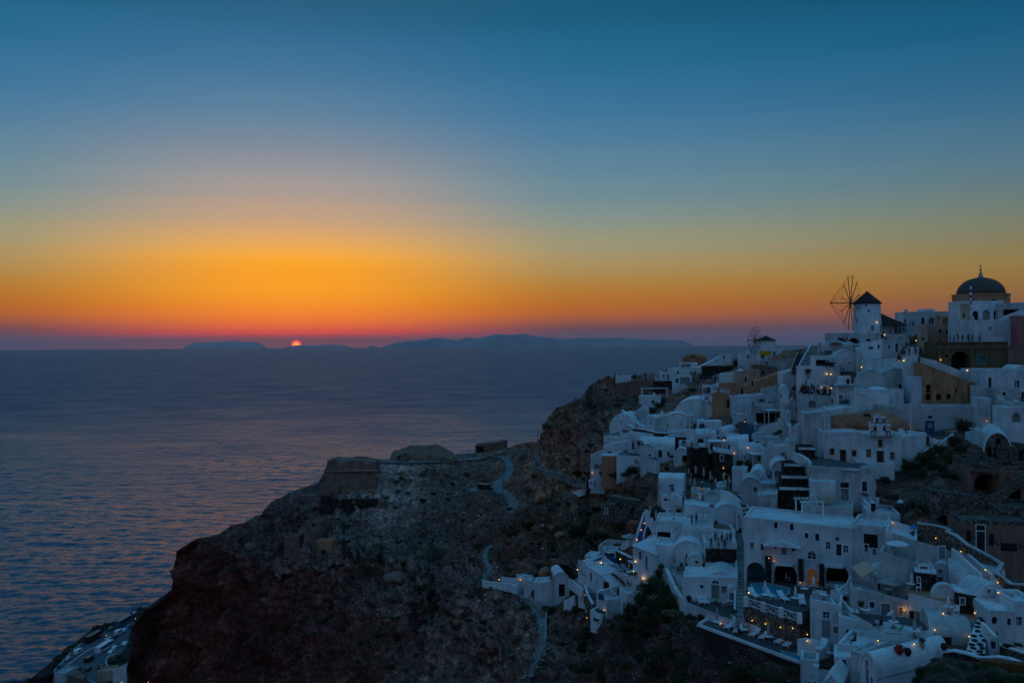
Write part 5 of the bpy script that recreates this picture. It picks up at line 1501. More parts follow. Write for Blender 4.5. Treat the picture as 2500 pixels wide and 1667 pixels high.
rv = H_('B', 1940, 2222, 503, 880, 'roofless looking rubble house with arched gable and three dark doorways', 'b o 1990 706 44 126;b o 2085 745 84 186;b o 2178 742 48 122;b o 2082 585 54 58', 'vault', D=134, dp=11, yaw=-26, mat='R', rise=2.9, rmat='W')
H_('B', 2215, 2500, 640, 900, 'dark rubble side wing at the right edge below the white vault', 'b o 2330 735 60 120', D=131, dp=6, yaw=5, mat='R')
H_('B', 1900, 2500, 480, 640, 'white flat terrace behind the rubble house vault', '', D=143, dp=6, yaw=-5)
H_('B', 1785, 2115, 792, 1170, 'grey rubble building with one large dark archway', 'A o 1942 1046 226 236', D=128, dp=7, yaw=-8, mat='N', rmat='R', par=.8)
wall('B', [(1785, 780, 870), (1900, 790, 880), (2115, 850, 930), (2300, 880, 960)], 'thick rubble parapet above the large dark archway', 'R', .9, D=127.2, deep=.3)
H_('B', 2110, 2500, 900, 1300, 'brown rubble wall with triangular dark gap under diagonal stair', 'b o 2235 1150 170 150', D=125.5, dp=5, yaw=-6, mat='N')
wall('B', [(2000, 1150, 1230), (2110, 1100, 1180), (2220, 1000, 1080), (2320, 925, 1010), (2450, 890, 960)], 'diagonal rubble stair wall climbing to the right edge', 'R', 1.0, D=124.5, deep=.4)
H_('B', 1385, 2050, (1100, 1190), 1500, 'long rubble retaining wall with dark arched cellar', 'a o 1515 1430 150 150;b o 1890 1475 40 46', D=123, dp=6, yaw=-10, mat='R', rmat='R', par=.3)
H_('B', 2040, 2500, 1265, 1700, 'broad rubble ruin front at the right edge with cellar openings', 'a o 2150 1390 90 130;b o 2290 1410 60 60', D=120, dp=6, yaw=-8, mat='R', par=.3)
H_('C', 1725, 2500, (60, 150), 640, 'brown rubble ruin with three tall dark doorways right of the white stair', 'b o 1775 30 44 110;d k 1898 90 90 210;b o 2012 75 50 120;b o 2190 150 170 80', D=113, dp=7, yaw=-12, mat='N', rmat='R', deep=4)
H_('C', 1700, 2500, -120, 300, 'upper storey of the brown rubble ruin at the right edge', 'b o 1775 25 44 100;d k 1898 40 90 240;b o 2012 72 48 120', D=114, dp=7, yaw=-12, mat='N', rmat='R')
hz1 = H_('Z', 1958, 2082, 1236, 1300, 'hotel top storey with shaded balcony and small paned windows', 'w k 2032 1268 12 18;w k 2065 1279 11 18;b o 1985 1259 46 20', D=131, dp=8, yaw=-22, par=.2)
hm_ = H_('Z', 1817, 2082, (1262, 1290), 1424, 'large three storey white hotel with arched pool cave and stone pillars',
 'w k 1894 1282 9 16;w k 1933 1286 9 17;w t 1836 1331 9 16;w k 1861 1335 8 16;w k 1893 1331 8 15;w k 1937 1337 8 16;d t 1914 1343 14 22;w k 1969 1307 9 13;w k 1995 1311 10 18;w t 2044 1315 11 11;w k 2022 1331 11 18;d k 2048 1342 13 29;w k 2065 1340 11 18;f k 1982 1354 20 20;A l 1845 1405 46 66;A o 1917 1408 58 66;f y 1983 1408 28 42;a o 2044 1402 56 48', D=124, dp=9, yaw=-22, par=.2)
def on_face(hs, t, pts, name, mat, d0=-.5, d1=-.01, parent=None):
 L2 = [hs['fr'].hit(*TX(t, *p)) for p in pts]
 m = MB(); xs = [p[0] for p in L2]; zs = [p[1] for p in L2]
 m.box(min(xs), d0, min(zs), max(xs), d1, max(zs)); return m.build(name, mat, parent or hs['root'])
for (a, b_, c, d) in ((1869, 1357, 1883, 1437), (1950, 1364, 1962, 1416), (2001, 1376, 2012, 1438)):
 on_face(hm_, 'Z', [(a, b_), (c, b_), (c, d), (a, d)], 'stone_pillar', PL['K'], -.45)
def balcony(hs, t, x0, x1, yt, yb, pat='x', mat=MAT_WHITE, depth=1.1, slab=True):
 a = hs['fr'].hit(*TX(t, x0, yb)); b_ = hs['fr'].hit(*TX(t, x1, yb)); c = hs['fr'].hit(*TX(t, x0, yt))
 s0, s1, z0 = a[0], b_[0], a[1]; z1 = z0 + max(.8, c[1] - a[1])
 if slab:
  m = MB(); m.box(s0 - .1, -depth - .1, z0 - .25, s1 + .1, -.001, z0); sl_ = m.build('balcony_slab', PL['V'], hs['root'])
 else: sl_ = hs['root']
 m = MB(); y = -depth
 m.beam((s0, y, z1), (s1, y, z1), .09); m.beam((s0, y, z0 + .08), (s1, y, z0 + .08), .07)
 n = max(2, int((s1 - s0) / 1.0))
 for k in range(n + 1):
  xx = s0 + (s1 - s0) * k / n; m.beam((xx, y, z0), (xx, y, z1), .08)
  if k < n and pat == 'x':
   x2 = s0 + (s1 - s0) * (k + 1) / n; m.beam((xx, y, z0 + .1), (x2, y, z1 - .05), .05); m.beam((x2, y, z0 + .1), (xx, y, z1 - .05), .05)
  if k < n and pat == 'h':
   x2 = s0 + (s1 - s0) * (k + 1) / n
   for q in (.3, .55, .8): m.beam((xx, y, z0 + (z1 - z0) * q), (x2, y, z0 + (z1 - z0) * q), .06)
 for s in (s0, s1): m.beam((s, y, z1), (s, 0, z1), .07)
 m.build('railing', mat, sl_)
balcony(hm_, 'E', 2112, 2285, 1070, 1155); balcony(hm_, 'C', 282, 460, 215, 320)
balcony(hz1, 'B', 270, 420, 1440, 1495, 'h', depth=.6); balcony(hz1, 'B', 78, 215, 1375, 1445, 'h', depth=.6)
m = MB(); a = hm_['fr'].hit(*TX('E', 2190, 975)); m.extr([(a[0] - 2.6, a[1] - .1), (a[0] + 2.4, a[1] - .1), (a[0], a[1] + .7)], -1.6, -.02); m.build('canopy', MAT_CANVASW, hm_['root'])
H_('B', 715, 1060, (1310, 1350), 1620, 'white wing with grey door and warm wall lamp right of the hotel', 'w k 812 1440 42 78;d t 918 1482 82 140', D=127, dp=7, yaw=-14)
H_('B', 700, 800, 1230, 1400, 'white rooftop corner with dark chimney above the hotel wing', '', D=131, dp=5, yaw=-14)
H_('E', 1925, 2130, (470, 455), 720, 'white sloping gable above the hotel roof left of the lava terraces', '', D=137, dp=6, yaw=-18, par=.15)
H_('E', 2055, 2110, 520, 630, 'small pale blue door block beside the lava terraces', '', D=135.5, dp=2, yaw=-15, mat='V')
z_pool = plat('Z', [(1824, 1455), (1951, 1497), (2030, 1462), (2075, 1440), (2085, 1410), (1960, 1380), (1822, 1400)], 'dark paved pool terrace in front of the arched hotel', 119, 'A', 'R', 4.0, name='pool_terrace')
st_ = H_('F', 1778, 2360, (718, 850), 960, 'rough stone lower storey under the pool terrace with three pale doors', 'd t 1938 870 82 176;d t 2085 880 82 176;b k 2230 870 90 180', D=116.8, dp=2, yaw=-34, mat='R', par=.05, deep=.4)
pool_px = [(1836, 1428), (1868, 1424), (1925, 1437), (1922, 1448), (1905, 1462), (1850, 1459), (1838, 1450)]
def pool(pts, z, label, t='Z'):
 W_ = [G(*TX(t, *p), z) for p in pts]
 ar = sum(W_[i].x * W_[(i + 1) % len(W_)].y - W_[(i + 1) % len(W_)].x * W_[i].y for i in range(len(W_)))
 if ar < 0: W_ = W_[::-1]
 o0 = W_[0].copy(); root = empty('swimming_pool', o0); tag(root, label, 'pool'); n = len(W_)
 L_ = [Vector((p.x - o0.x, p.y - o0.y, 0)) for p in W_]
 m = MB(); m.quad(*[(p.x, p.y, .05) for p in L_]); m.build('water', MAT_POOL, root)
 c_ = sum(L_, Vector()) / n; m = MB()
 for i in range(n):
  a, b_ = L_[i], L_[(i + 1) % n]; a2, b2 = a + (a - c_).normalized() * .4, b_ + (b_ - c_).normalized() * .4
  m.quad((a.x, a.y, .14), (b_.x, b_.y, .14), (b2.x, b2.y, .14), (a2.x, a2.y, .14)); m.quad((a.x, a.y, 0), (b_.x, b_.y, 0), (b_.x, b_.y, .14), (a.x, a.y, .14))
  m.quad((b2.x, b2.y, 0), (a2.x, a2.y, 0), (a2.x, a2.y, .14), (b2.x, b2.y, .14))
 m.build('pool_edge', PL['F'], root)
pool(pool_px, z_pool, 'turquoise swimming pool reaching into the hotel arch')
def rail_line(t, a, b, z, label, h=1.0, seg=1.6, posts=True, mat=MAT_WHITE, name='lattice_railing'):
 A_ = G(*TX(t, *a), z); B_ = G(*TX(t, *b), z); root = empty(name, A_); tag(root, label, 'railing')
 d = B_ - A_; n = max(2, int(d.length / seg)); m = MB()
 m.beam((0, 0, h), d + Vector((0, 0, h)), .1); m.beam((0, 0, .12), d + Vector((0, 0, .12)), .08)
 for k in range(n):
  p, q = d * k / n, d * (k + 1) / n
  m.beam(p + Vector((0, 0, .1)), q + Vector((0, 0, h)), .055); m.beam(q + Vector((0, 0, .1)), p + Vector((0, 0, h)), .055); m.beam(p, p + Vector((0, 0, h)), .06)
 m.build('lattice', mat, root)
 if posts:
  for k in range(0, n + 1, max(1, n // 3)):
   mp = MB(); p = d * k / n; mp.box(p.x - .25, p.y - .25, -.1, p.x + .25, p.y + .25, h + .12); mp.build('post', PL['V'], root)
rail_line('F', (1800, 730), (2360, 905), z_pool, 'white crossed lattice railing along the pool terrace edge', 1.0, 1.3)
z_lt = plat('F', [(1290, 945), (2352, 1340), (2480, 1385), (2560, 1290), (2352, 1150), (1900, 1010), (1700, 905), (1390, 880)], 'long slanting sun terrace with white loungers above the dark slope', 120.5, 'A', 'D', 7, .35, 'V', rims=[0, 7])
_bk = [G(*TX('F', *p), z_lt) for p in ((1390, 885), (1900, 1012), (2352, 1152))]
plat('Z', [proj(q + Vector((0, 0, 1.0))) for q in _bk] + [TX('F', 2400, 985), TX('F', 1778, 890)], 'narrow middle terrace whose white wall backs the lounger deck', 118, 'A', 'W', 1.0, z=z_lt + 1.0)
pool([(2180, 1215), (2400, 1270), (2545, 1300), (2480, 1380), (2352, 1330), (2230, 1290)], z_lt, 'lower turquoise pool at the end of the lounger terrace', 'F')
H_('C', 550, 905, (-90, -60), 420, 'tall grey white hotel flank with two small windows', 'w t 705 160 40 80;w t 790 200 40 70;b o 752 85 146 140', D=121, dp=8, yaw=-28, mat='W')
tb = H_('C', 905, 1225, (-20, 80), 240, 'upper white terrace house with red paved roof and pale blue parasol', 'w k 975 155 36 44;d t 1062 215 60 80;w k 1158 205 34 70', D=117, dp=8, yaw=-26, par=.9)
H_('C', 1225, 1680, (85, 220), 330, 'white house with grey door beside the stair along the stone wall', 'd t 1490 218 70 152', D=113.5, dp=7, yaw=12)
tc_ = H_('C', 850, 1235, (195, 320), 640, 'white terrace block below the large square parasol', '', D=113, dp=5, yaw=-28, par=1.0)
H_('C', 1235, 1400, 335, 470, 'white roof box with grey hatch between parasol terrace and dark cube', 'w t 1305 372 80 44', D=111.5, dp=4, yaw=-15, par=.1)
H_('C', 1395, 1580, 318, 560, 'white stepped vault end with small grey windows', 'w t 1476 402 34 50;w t 1478 500 50 80', 'vault', D=112, dp=10, yaw=-30, rise=1.3)
H_('C', 1215, 1440, (402, 425), 625, 'dark lava stone cube with white lid and small pale window', 'w t 1252 492 24 56', D=109.5, dp=3.5, yaw=-20, mat='K', rmat='V', par=.12)
H_('C', 1635, 1890, (608, 655), 855, 'second dark lava stone cube with pale shutter right of the terrace table', 'w t 1708 712 46 64;w t 1838 735 26 56', D=105, dp=3.5, yaw=-18, mat='K', rmat='V', par=.12)
H_('C', 1570, 2160, (470, 545), 860, 'long white barrel vault house beside the stone paved path', 'd t 1605 625 70 150;w t 1985 612 44 50', 'vaultx', D=108, dp=7, yaw=-24, rise=1.6)
H_('C', 1880, 2165, 540, 830, 'rounded gable end of the long vault by the stone paved path', 'w t 1985 612 44 48', 'vault', D=104.5, dp=6, yaw=4, rise=2.2)
H_('C', 1400, 1640, 545, 780, 'curved white bench wall with rounded top between the lava cubes', '', 'vault', D=106.5, dp=1.0, yaw=-16, rise=1.6)
H_('C', 655, 830, 380, 640, 'white vaulted room with half moon window below the tan awning', 'f k 728 560 82 62', 'vault', D=115, dp=9, yaw=-38, rise=1.7)
H_('C', 812, 1000, 470, 680, 'open white loggia with striped awning and round table', 'b o 905 590 170 130', D=113, dp=5, yaw=-30, par=.2)
H_('C', 540, 1500, (570, 800), 905, 'long white house stepping down with orange lamp by its open door', 'w k 765 752 50 64;d t 906 812 92 150;w t 1157 757 62 72;d y 1062 822 44 90;d k 1180 878 56 126;w k 1338 925 68 86', D=109.5, dp=5, yaw=-20, par=.5)
wall('C', [(320, 605, 700), (420, 590, 700), (500, 530, 700), (545, 440, 700)], 'white curved wall sweeping up beside the shaded hotel arch', D=115, th=.35)
wall('C', [(540, 660, 830), (600, 590, 830), (640, 565, 830), (680, 600, 830)], 'white scalloped parapet left of the closed parasol court', D=111.5, th=.35)
H_('C', 410, 530, 630, 740, 'low dark framed white terrace box with one small table', 'b o 465 690 96 60', D=114, dp=4, yaw=-14, par=.3)
stairs('C', (500, 860), (360, 690), 80, 9, 'short curved white steps between low walls below the hotel arch', 'F', .5, 109, 114, smat='V')
H_('C', 120, 445, (700, 760), 1110, 'white house with tall grey door and curved wall top left of the courtyard stair', 'w k 287 862 68 80;d t 285 990 96 196;w t 386 1012 50 76', D=109, dp=5, yaw=-22, par=.9)
H_('C', 420, 645, (868, 930), 1200, 'white house with brown framed window beside the striped steps', 'w k 547 1068 84 92', D=106.5, dp=5, yaw=-18, par=.4, frame='n')
stairs('C', (712, 1180), (700, 945), 120, 11, 'striped white steps between the brown framed window and courtyard', 'F', .6, 103.5, 109.5, smat='V')
zc = plat('C', [(540, 830), (780, 960), (900, 1040), (1060, 1060), (1290, 960), (1260, 900), (900, 860)], 'sunken courtyard terrace with seated guests', 108, 'A', 'W', 2.5)
wall('C', [(770, 985, 1100), (860, 1010, 1120), (930, 1040, 1130), (985, 1045, 1100)], 'curved white courtyard wall behind the seated guests', D=105, th=.45)
wall('C', [(530, 830, 900), (640, 880, 950), (780, 950, 1010)], 'white sloping parapet of the sunken courtyard', D=[109, 108, 106], th=.45)
wall('C', [(1040, 1045, 1110), (1120, 1000, 1080), (1190, 935, 1060), (1240, 910, 1030)], 'white curving wall right of the sunken courtyard', D=[104, 105, 106, 107], th=.45)
wall('C', [(890, 920, 985), (930, 850, 960), (990, 805, 930)], 'small white sloping fin wall in the courtyard', D=107, th=.4)
H_('C', 1368, 1812, (1035, 1110), 1290, 'white barrel vaulted house with dark framed window at the lower right', 'w k 1535 1140 96 88', 'vaultx', D=101, dp=5.5, yaw=-14, rise=1.7, frame='n')
H_('C', 1250, 1372, 1020, 1250, 'white gateway with timber frame and climbing flowers', 'b c 1300 1130 60 130', D=103, dp=3, yaw=-14, mat='C')
H_('C', 1140, 1260, 1100, 1260, 'white wall stub with lamp under the closed parasol', '', D=102.5, dp=2, yaw=-14)
plat('C', [(1450, 860), (1640, 900), (1880, 900), (1840, 800), (1500, 720)], 'red brown tiled terrace between lava cube and path', 104.5, 'Q', 'W', 2.2, .5, 'V', rims=[0])
plat('C', [(1140, 620), (1400, 690), (1640, 760), (1560, 640), (1430, 590), (1200, 560)], 'reddish terrace with parasol table below the first lava cube', 109, 'Q', 'W', 2.0)
cu = H_('C', 1985, 2260, 820, 1120, 'small white chapel drum house with low cupola and arched windows', 'a o 2045 915 60 80;a o 2197 930 44 76', D=99, dp=5, yaw=-10, par=.1)
H_('C', 2255, 2500, 720, 1120, 'white wing with blue shutter right of the little chapel', 'w b 2300 922 62 96', D=99, dp=5, yaw=-6)
dome_part('C', 2100, 852, 100.5, 98, 108, 'low grey white cupola on the little chapel')
H_('C', 2190, 2245, 640, 900, 'tall slim white chimney behind the little chapel cupola', '', D=101.5, dp=1.2, yaw=-8, par=.05, name='chimney', cat='chimney')
H_('C', 800, 1390, (1130, 1250), 1360, 'rounded pale roof with red jars above the lowest blue white vaults', '', 'vaultx', D=99, dp=5, yaw=-30, rise=1.5)
H_('C', 405, 730, (1160, 1200), 1420, 'blue white flat roofed house with rounded parapet at the bottom', 'w t 680 1196 60 40', D=98.5, dp=6, yaw=-34, par=.5)
H_('C', 372, 560, 1300, 1480, 'small blue white cube with square blue shutter at the bottom', 'w b 472 1352 44 62', D=96.5, dp=4, yaw=-20, par=.15)
bv = H_('C', 640, 812, 1262, 1640, 'large blue white barrel vault with arched blue door at the bottom edge', 'f k 712 1365 30 90;d b 715 1500 34 160;w b 762 1540 26 80', 'vault', D=92, dp=11, yaw=-62, rise=2.2, deep=4)
H_('C', 545, 650, 1245, 1600, 'narrow blue white lean to left of the large blue vault', 'w t 558 1360 20 60;w k 665 1440 20 80', D=93.5, dp=6, yaw=-50, par=.1)
H_('C', 1090, 1390, 1240, 1420, 'pale blue curved end wall behind the low shrubs', '', D=97, dp=5, yaw=-30, par=.3)
plat('C', [(230, 1420), (560, 1460), (590, 1640), (60, 1640), (120, 1480)], 'stone flagged yard at the bottom left of the blue vault', 100, 'F', 'W', 2)
H_('C', 20, 205, 1330, 1560, 'low white walled yard box beside the flagged yard', '', D=101, dp=3, yaw=-20, par=.9)
H_('C', 160, 210, 1400, 1640, 'bright blue white pillar by the flagged yard', '', D=97, dp=1, yaw=-20, par=.05)
H_('C', 268, 420, 1490, 1680, 'bright white wedge roof at the very bottom edge', '', 'gable', D=92, dp=5, yaw=-30, rise=1.0)
wall('C', [(0, 1100, 1190), (60, 1095, 1185), (200, 1125, 1215)], 'low white wall at the end of the lower pool', D=[107, 106, 104], th=.4)
wall('C', [(1540, -10, 60), (1640, 30, 130), (1760, 130, 280), (1900, 200, 360), (2010, 260, 420), (2118, 330, 470), (2070, 430, 560), (2180, 510, 590), (2220, 540, 640), (2400, 548, 700)], 'winding dark stone wall with pale coping on the right slope', 'R', .5, 'X', D=[115, 114, 112, 111, 110, 109, 107.5, 106, 105, 104])
wall('B', [(1240, 1445, 1480), (1400, 1465, 1530), (1520, 1490, 1540), (1600, 1530, 1580)], 'upper stretch of the dark stone wall with pale coping', 'R', .5, 'X', D=[120, 118.5, 117, 115.5])
stairs('C', (1960, 455), (1650, 180), 80, 20, 'white stairway running along the winding stone wall', 'F', .3, 107.5, 113, smat='V')
def stone_path():
 root = empty('stone_path', P(*TX('C', 1950, 1000), 101)); tag(root, None, kind='structure')
 b0 = root.location.copy()
 cl = [(2170, 640), (2080, 720), (2010, 800), (1950, 880), (1910, 960), (1880, 1050), (1860, 1150), (1840, 1260)]
 wd = [45, 50, 60, 70, 75, 80, 90, 100]; Ds = [105.5, 104.3, 103, 101.5, 100, 98.6, 97.2, 95.6]
 m = MB(); pts = [P(*TX('C', *c), d) for c, d in zip(cl, Ds)]
 E = []
 for p, w_, d in zip(pts, wd, Ds):
  h = w_ / 4.273 * d / F; E.append((p - Vector((h, 0, 0)), p + Vector((h, 0, 0))))
 for i in range(len(E) - 1): m.quad(E[i][0] - b0, E[i + 1][0] - b0, E[i + 1][1] - b0, E[i][1] - b0)
 for i in range(len(E) - 1):
  for q in (0, 1): m.quad(E[i][q] - b0, E[i + 1][q] - b0, E[i + 1][q] - b0 - Vector((0, 0, 2)), E[i][q] - b0 - Vector((0, 0, 2)))
 m.build('mortar_bed', PL['V'], root)
 rng = random.Random(4); shapes = []
 for k in range(6):
  mm = MB(); n = 7; mm.prism([(.36 * rng.uniform(.75, 1.1) * cos(2 * pi * i / n), .27 * rng.uniform(.75, 1.1) * sin(2 * pi * i / n)) for i in range(n)], -.06, .05); shapes.append(mm.mesh('stone', PL['K']))
 for i in range(len(E) - 1):
  L0, R0_, L1, R1_ = E[i][0], E[i][1], E[i + 1][0], E[i + 1][1]
  rows = max(2, int((L1 - L0).length / .62))
  for r in range(rows):
   t = (r + .5) / rows; a, b_ = L0.lerp(L1, t), R0_.lerp(R1_, t); n = max(2, int((b_ - a).length / .85))
   for c in range(n):
    u = (c + .5 + rng.uniform(-.12, .12) + (.25 if r % 2 else -.1)) / n
    if not .03 < u < .97: continue
    o = add_obj('stone', shapes[rng.randrange(6)], root, a.lerp(b_, u) - b0 + Vector((0, 0, .03))); tl = (L1 - L0)
    o.rotation_euler = (atan2(tl.z, -tl.y) if False else math.asin(max(-1, min(1, -tl.z / tl.length))) * -1 * (1 if tl.y > 0 else -1), 0, rng.uniform(-.5, .5))
stone_path()
wall('C', [(2075, 1165, 1300), (2200, 1210, 1340), (2352, 1260, 1400), (2450, 1290, 1430)], 'white pebble patterned garden wall at the lower right corner', 'R', .4, 'V', D=[97, 95, 93, 92])
wall('C', [(1915, 930, 1180), (1975, 990, 1210), (2080, 1100, 1270)], 'white yard wall left of the little chapel', D=[98.5, 97.5, 96], th=.4)
wall('C', [(1505, 1245, 1300), (1620, 1235, 1300), (1760, 1265, 1320), (1905, 1312, 1350), (2075, 1300, 1390), (2200, 1320, 1400), (2352, 1375, 1420), (2460, 1410, 1450)], 'low dark wall with bright white coping above the corner thicket', 'K', .6, 'V', D=[95, 94.5, 93.5, 92.5, 91.5, 90.5, 89.5, 88.5])
H_('C', 1990, 2080, 1090, 1230, 'small blue yard gate beside the pebble patterned wall', 'd b 2030 1160 56 110', D=95.5, dp=.5, yaw=-40)
H_('E', 1970, 2250, (-20, -60), 320, 'tall blank grey white house front right of the parasol court', 'r t 2190 35 50 40', D=163, dp=8, yaw=-14, mat='W')
H_('E', 2240, 2420, -100, 110, 'stepped white corner wall left of the church walkway', '', D=158, dp=6, yaw=-14)
H_('E', 2075, 2270, 108, 350, 'white vaulted chapel room with rounded grey door', 'f t 2125 245 52 86', 'vault', D=153, dp=6, yaw=-12, rise=1.8)
H_('E', 1830, 2030, 198, 400, 'white half round vault rising above the small windowed tower', '', 'vault', D=155, dp=7, yaw=-16, rise=3.2)
hh = H_('E', 1752, 1950, 285, 660, 'white rounded tower house with one dark green window', 'w l 1896 405 38 56', 'vault', D=150, dp=6, yaw=-16, rise=1.6)
H_('E', 1930, 2110, 345, 640, 'plain white flank right of the rounded tower house', '', D=149, dp=6, yaw=-16, par=.1)
H_('E', 1660, 1800, 192, 330, 'curved white garden wall block beside the dark cypress', '', D=160, dp=4, yaw=-20)
stairs('E', (1800, 620), (1700, 470), 60, 14, 'narrow shaded steps winding past the small windowed tower', 'A', .3, 148, 155, smat='V')
wall('E', [(1545, 405, 700), (1620, 430, 700), (1700, 480, 700), (1760, 540, 700), (1840, 640, 720)], 'sweeping white stair wall in the middle of the village', D=[156, 155, 153, 151, 149], th=.5, deep=4)
H_('E', 1370, 1545, (455, 490), 640, 'white open topped box room with shadowed pit', '', D=157, dp=6, yaw=-14, par=1.2, rmat='G')
H_('E', 1228, 1420, (402, 418), 480, 'long white planter parapet above the tan screen', '', D=162, dp=3, yaw=-14)
H_('E', 1237, 1362, 470, 556, 'tan canvas screened bay under the white parapet', 'b c 1300 512 110 74', D=159, dp=2, yaw=-12, mat='C')
hh = H_('E', 1160, 1780, (552, 640), 880, 'broad white house with paired dark windows behind the open parasol', 'w t 1445 575 46 36;w k 1525 698 34 74;w k 1661 768 34 38;d t 1568 745 18 140', D=152, dp=7, yaw=-12, par=.2)
H_('E', 1490, 1720, 560, 700, 'wide white vault crowning the broad white house', '', 'vault', D=151.5, dp=6, yaw=-12, rise=1.8)
zt1 = plat('E', [(1195, 775), (1500, 850), (1690, 870), (1640, 790), (1400, 720), (1200, 690)], 'planted terrace with open pale parasol in the village centre', 150, 'N', 'W', 5, .5, 'V')
wall('E', [(1165, 690, 900), (1200, 760, 900), (1330, 800, 900), (1520, 862, 920)], 'white sweeping front wall of the parasol terrace', D=[150, 149, 147.5, 146], th=.5, deep=3)
H_('E', 1140, 1460, 830, 980, 'smooth white roof block below the parasol terrace', '', 'vaultx', D=146, dp=6, yaw=-12, rise=1.2)
H_('E', 860, 1150, (725, 730), 990, 'white house with timber slatted pergola roof beside the blue villa', 'b o 945 880 140 66', D=150, dp=7, yaw=-14, par=.4)
H_('E', 1060, 1165, 745, 960, 'slim white block with arched niche right of the slatted pergola', 'w t 1070 815 20 40', D=149, dp=5, yaw=-14, par=.1)
H_('E', 888, 1150, 292, 470, 'upper blue villa room with white vault and arched blue door', 'f b 1025 410 50 130', 'vaultx', D=165, dp=5, yaw=-16, rise=.7, rmat='V', mat='V')
H_('E', 886, 925, 330, 640, 'narrow left face of the blue villa with blue shutters', 'w b 900 390 16 60;w b 903 560 14 70', D=163.5, dp=.6, yaw=-60)
H_('E', 985, 1135, (470, 480), 720, 'white front of the blue villa with round porthole window', 'r k 1095 568 36 34;b b 1100 648 54 76', D=160, dp=5, yaw=-14, par=.8)
H_('E', 920, 990, 470, 690, 'blue painted stair recess of the blue villa', 'b b 960 500 40 50', D=161, dp=4, yaw=-30, mat='V')
H_('E', 1130, 1165, 545, 730, 'white sloping fin wall right of the porthole window', '', D=158.5, dp=.6, yaw=-50)
H_('E', 800, 955, 628, 760, 'dark stone backed small terrace with two closed parasols', '', D=159, dp=4, yaw=-30, mat='K', par=.1)
wall('E', [(755, 615, 700), (800, 650, 740), (830, 740, 800), (900, 745, 800), (945, 715, 780), (1150, 735, 790)], 'white looping parapet round the two parasol terrace', D=[164, 161, 158, 156, 155, 154], th=.4)
stairs('E', (695, 935), (770, 690), 44, 18, 'steep blue lit steps between white walls left of the pergola', 'B', .9, 159, 168, smat='V')
wall('E', [(705, 960, 990), (780, 895, 960), (860, 835, 900)], 'white sloping wall right of the steep blue steps', D=[155, 154, 153], th=.4)
H_('F', 622, 870, (100, 200), 400, 'white house with blue window and blue door on the left terrace', 'w b 700 208 42 80;d b 763 285 24 150;w k 797 283 10 36', 'shed', D=146, dp=7, yaw=-48, rise=.9)
H_('F', 862, 1190, (92, 130), 340, 'tall white wall house with green shutter above the sun loungers', 'w g 1104 212 46 62', 'flat', D=144, dp=6, yaw=-14, par=.2)
H_('F', 1035, 1370, 62, 340, 'white vaulted room with dark green door above the lounger yard', 'd g 1190 262 40 140', 'vault', D=142.5, dp=8, yaw=-14, rise=2.4)
H_('F', 1188, 1345, 205, 420, 'small rounded white annex with green shutter', 'w g 1288 276 36 36;b g 1235 395 80 30', 'vault', D=139, dp=4, yaw=-14, rise=1.2)
zb = H_('F', 1375, 1708, 78, 480, 'white balcony block with dark stone band where a group gathers', '', D=139, dp=6, yaw=-8, par=1.0)
on_face(zb, 'F', [(1380, 142), (1704, 142), (1704, 272), (1380, 272)], 'stone_panel', PL['K'], -.18)
on_face(zb, 'F', [(1618, 305), (1700, 305), (1700, 375), (1618, 375)], 'air_conditioner', CM['t'], -.5)
balcony(zb, 'F', 1450, 1632, 82, 122, 'x', depth=.14, slab=False)
fa = H_('F', 1150, 1715, (430, 440), 700, 'white hotel suite with fan shaped window over grey double door', 'f k 1482 482 74 40;d t 1482 588 84 146;w t 1575 562 62 74;w k 1340 532 36 34', D=131, dp=6, yaw=-14, par=.2)
H_('F', 1370, 1710, 380, 520, 'rounded white roof behind the fan window suite', '', 'vault', D=133, dp=6, yaw=-14, rise=2.0)
H_('F', 1612, 1710, 540, 720, 'small rounded white porch with drapes beside the fan window suite', 'a t 1655 640 56 90', 'vault', D=129, dp=3, yaw=-14, rise=.9)
zs = plat('F', [(1185, 690), (1560, 840), (1680, 860), (1720, 720), (1250, 640)], 'dark paved suite terrace with double white lounger', 131, 'A', 'W', 3, .0)
wall('F', [(965, 330, 400), (1000, 400, 470), (1060, 530, 600), (1120, 620, 700), (1185, 690, 760), (1280, 735, 800), (1470, 800, 870)], 'long white curving wall between the big tree and suite terrace', D=[142, 139, 136, 134, 132, 130.5, 128.5], th=.5, cap=None)
wall('F', [(1150, 460, 560), (1160, 560, 640), (1200, 620, 690), (1280, 650, 730)], 'white curved terrace wall before the fan window suite', D=[135, 134, 132.5, 131], th=.35)
zy = plat('F', [(965, 345), (1185, 460), (1330, 400), (1180, 350), (940, 320)], 'pale paved lounger yard between the green shuttered houses', 142, 'F', 'W', 3)
stairs('F', (1130, 640), (1085, 520), 90, 7, 'pale sandstone steps curving behind the big tree', 'C', 0, 134, 138)
stairs('F', (1740, 895), (1745, 545), 84, 30, 'lower flight of the long white striped stairway', 'F', .25, 119, 130, smat='V')
stairs('F', (1745, 545), (1755, 225), 80, 30, 'middle flight of the long white striped stairway', 'F', .25, 130, 140, smat='V')
stairs('E', (1755, 1100), (1725, 860), 70, 22, 'upper flight of the long white striped stairway', 'F', .25, 140, 148, smat='V')
la = H_('F', 48, 145, 268, 505, 'leftmost white vaulted room of the blue shutter hotel', 'w b 85 380 18 38', 'vault', D=166, dp=6, yaw=-45, rise=1.5)
lb = H_('F', 120, 290, (300, 415), 560, 'white middle wing of the blue shutter hotel with one narrow window', 'w b 185 432 28 90', D=161, dp=6, yaw=-48, par=.2)
lc = H_('F', 280, 405, (400, 540), 740, 'white front wing of the blue shutter hotel with dark doorway', 'd k 345 570 60 180', D=155, dp=9.5, yaw=-56, par=.15, deep=4)
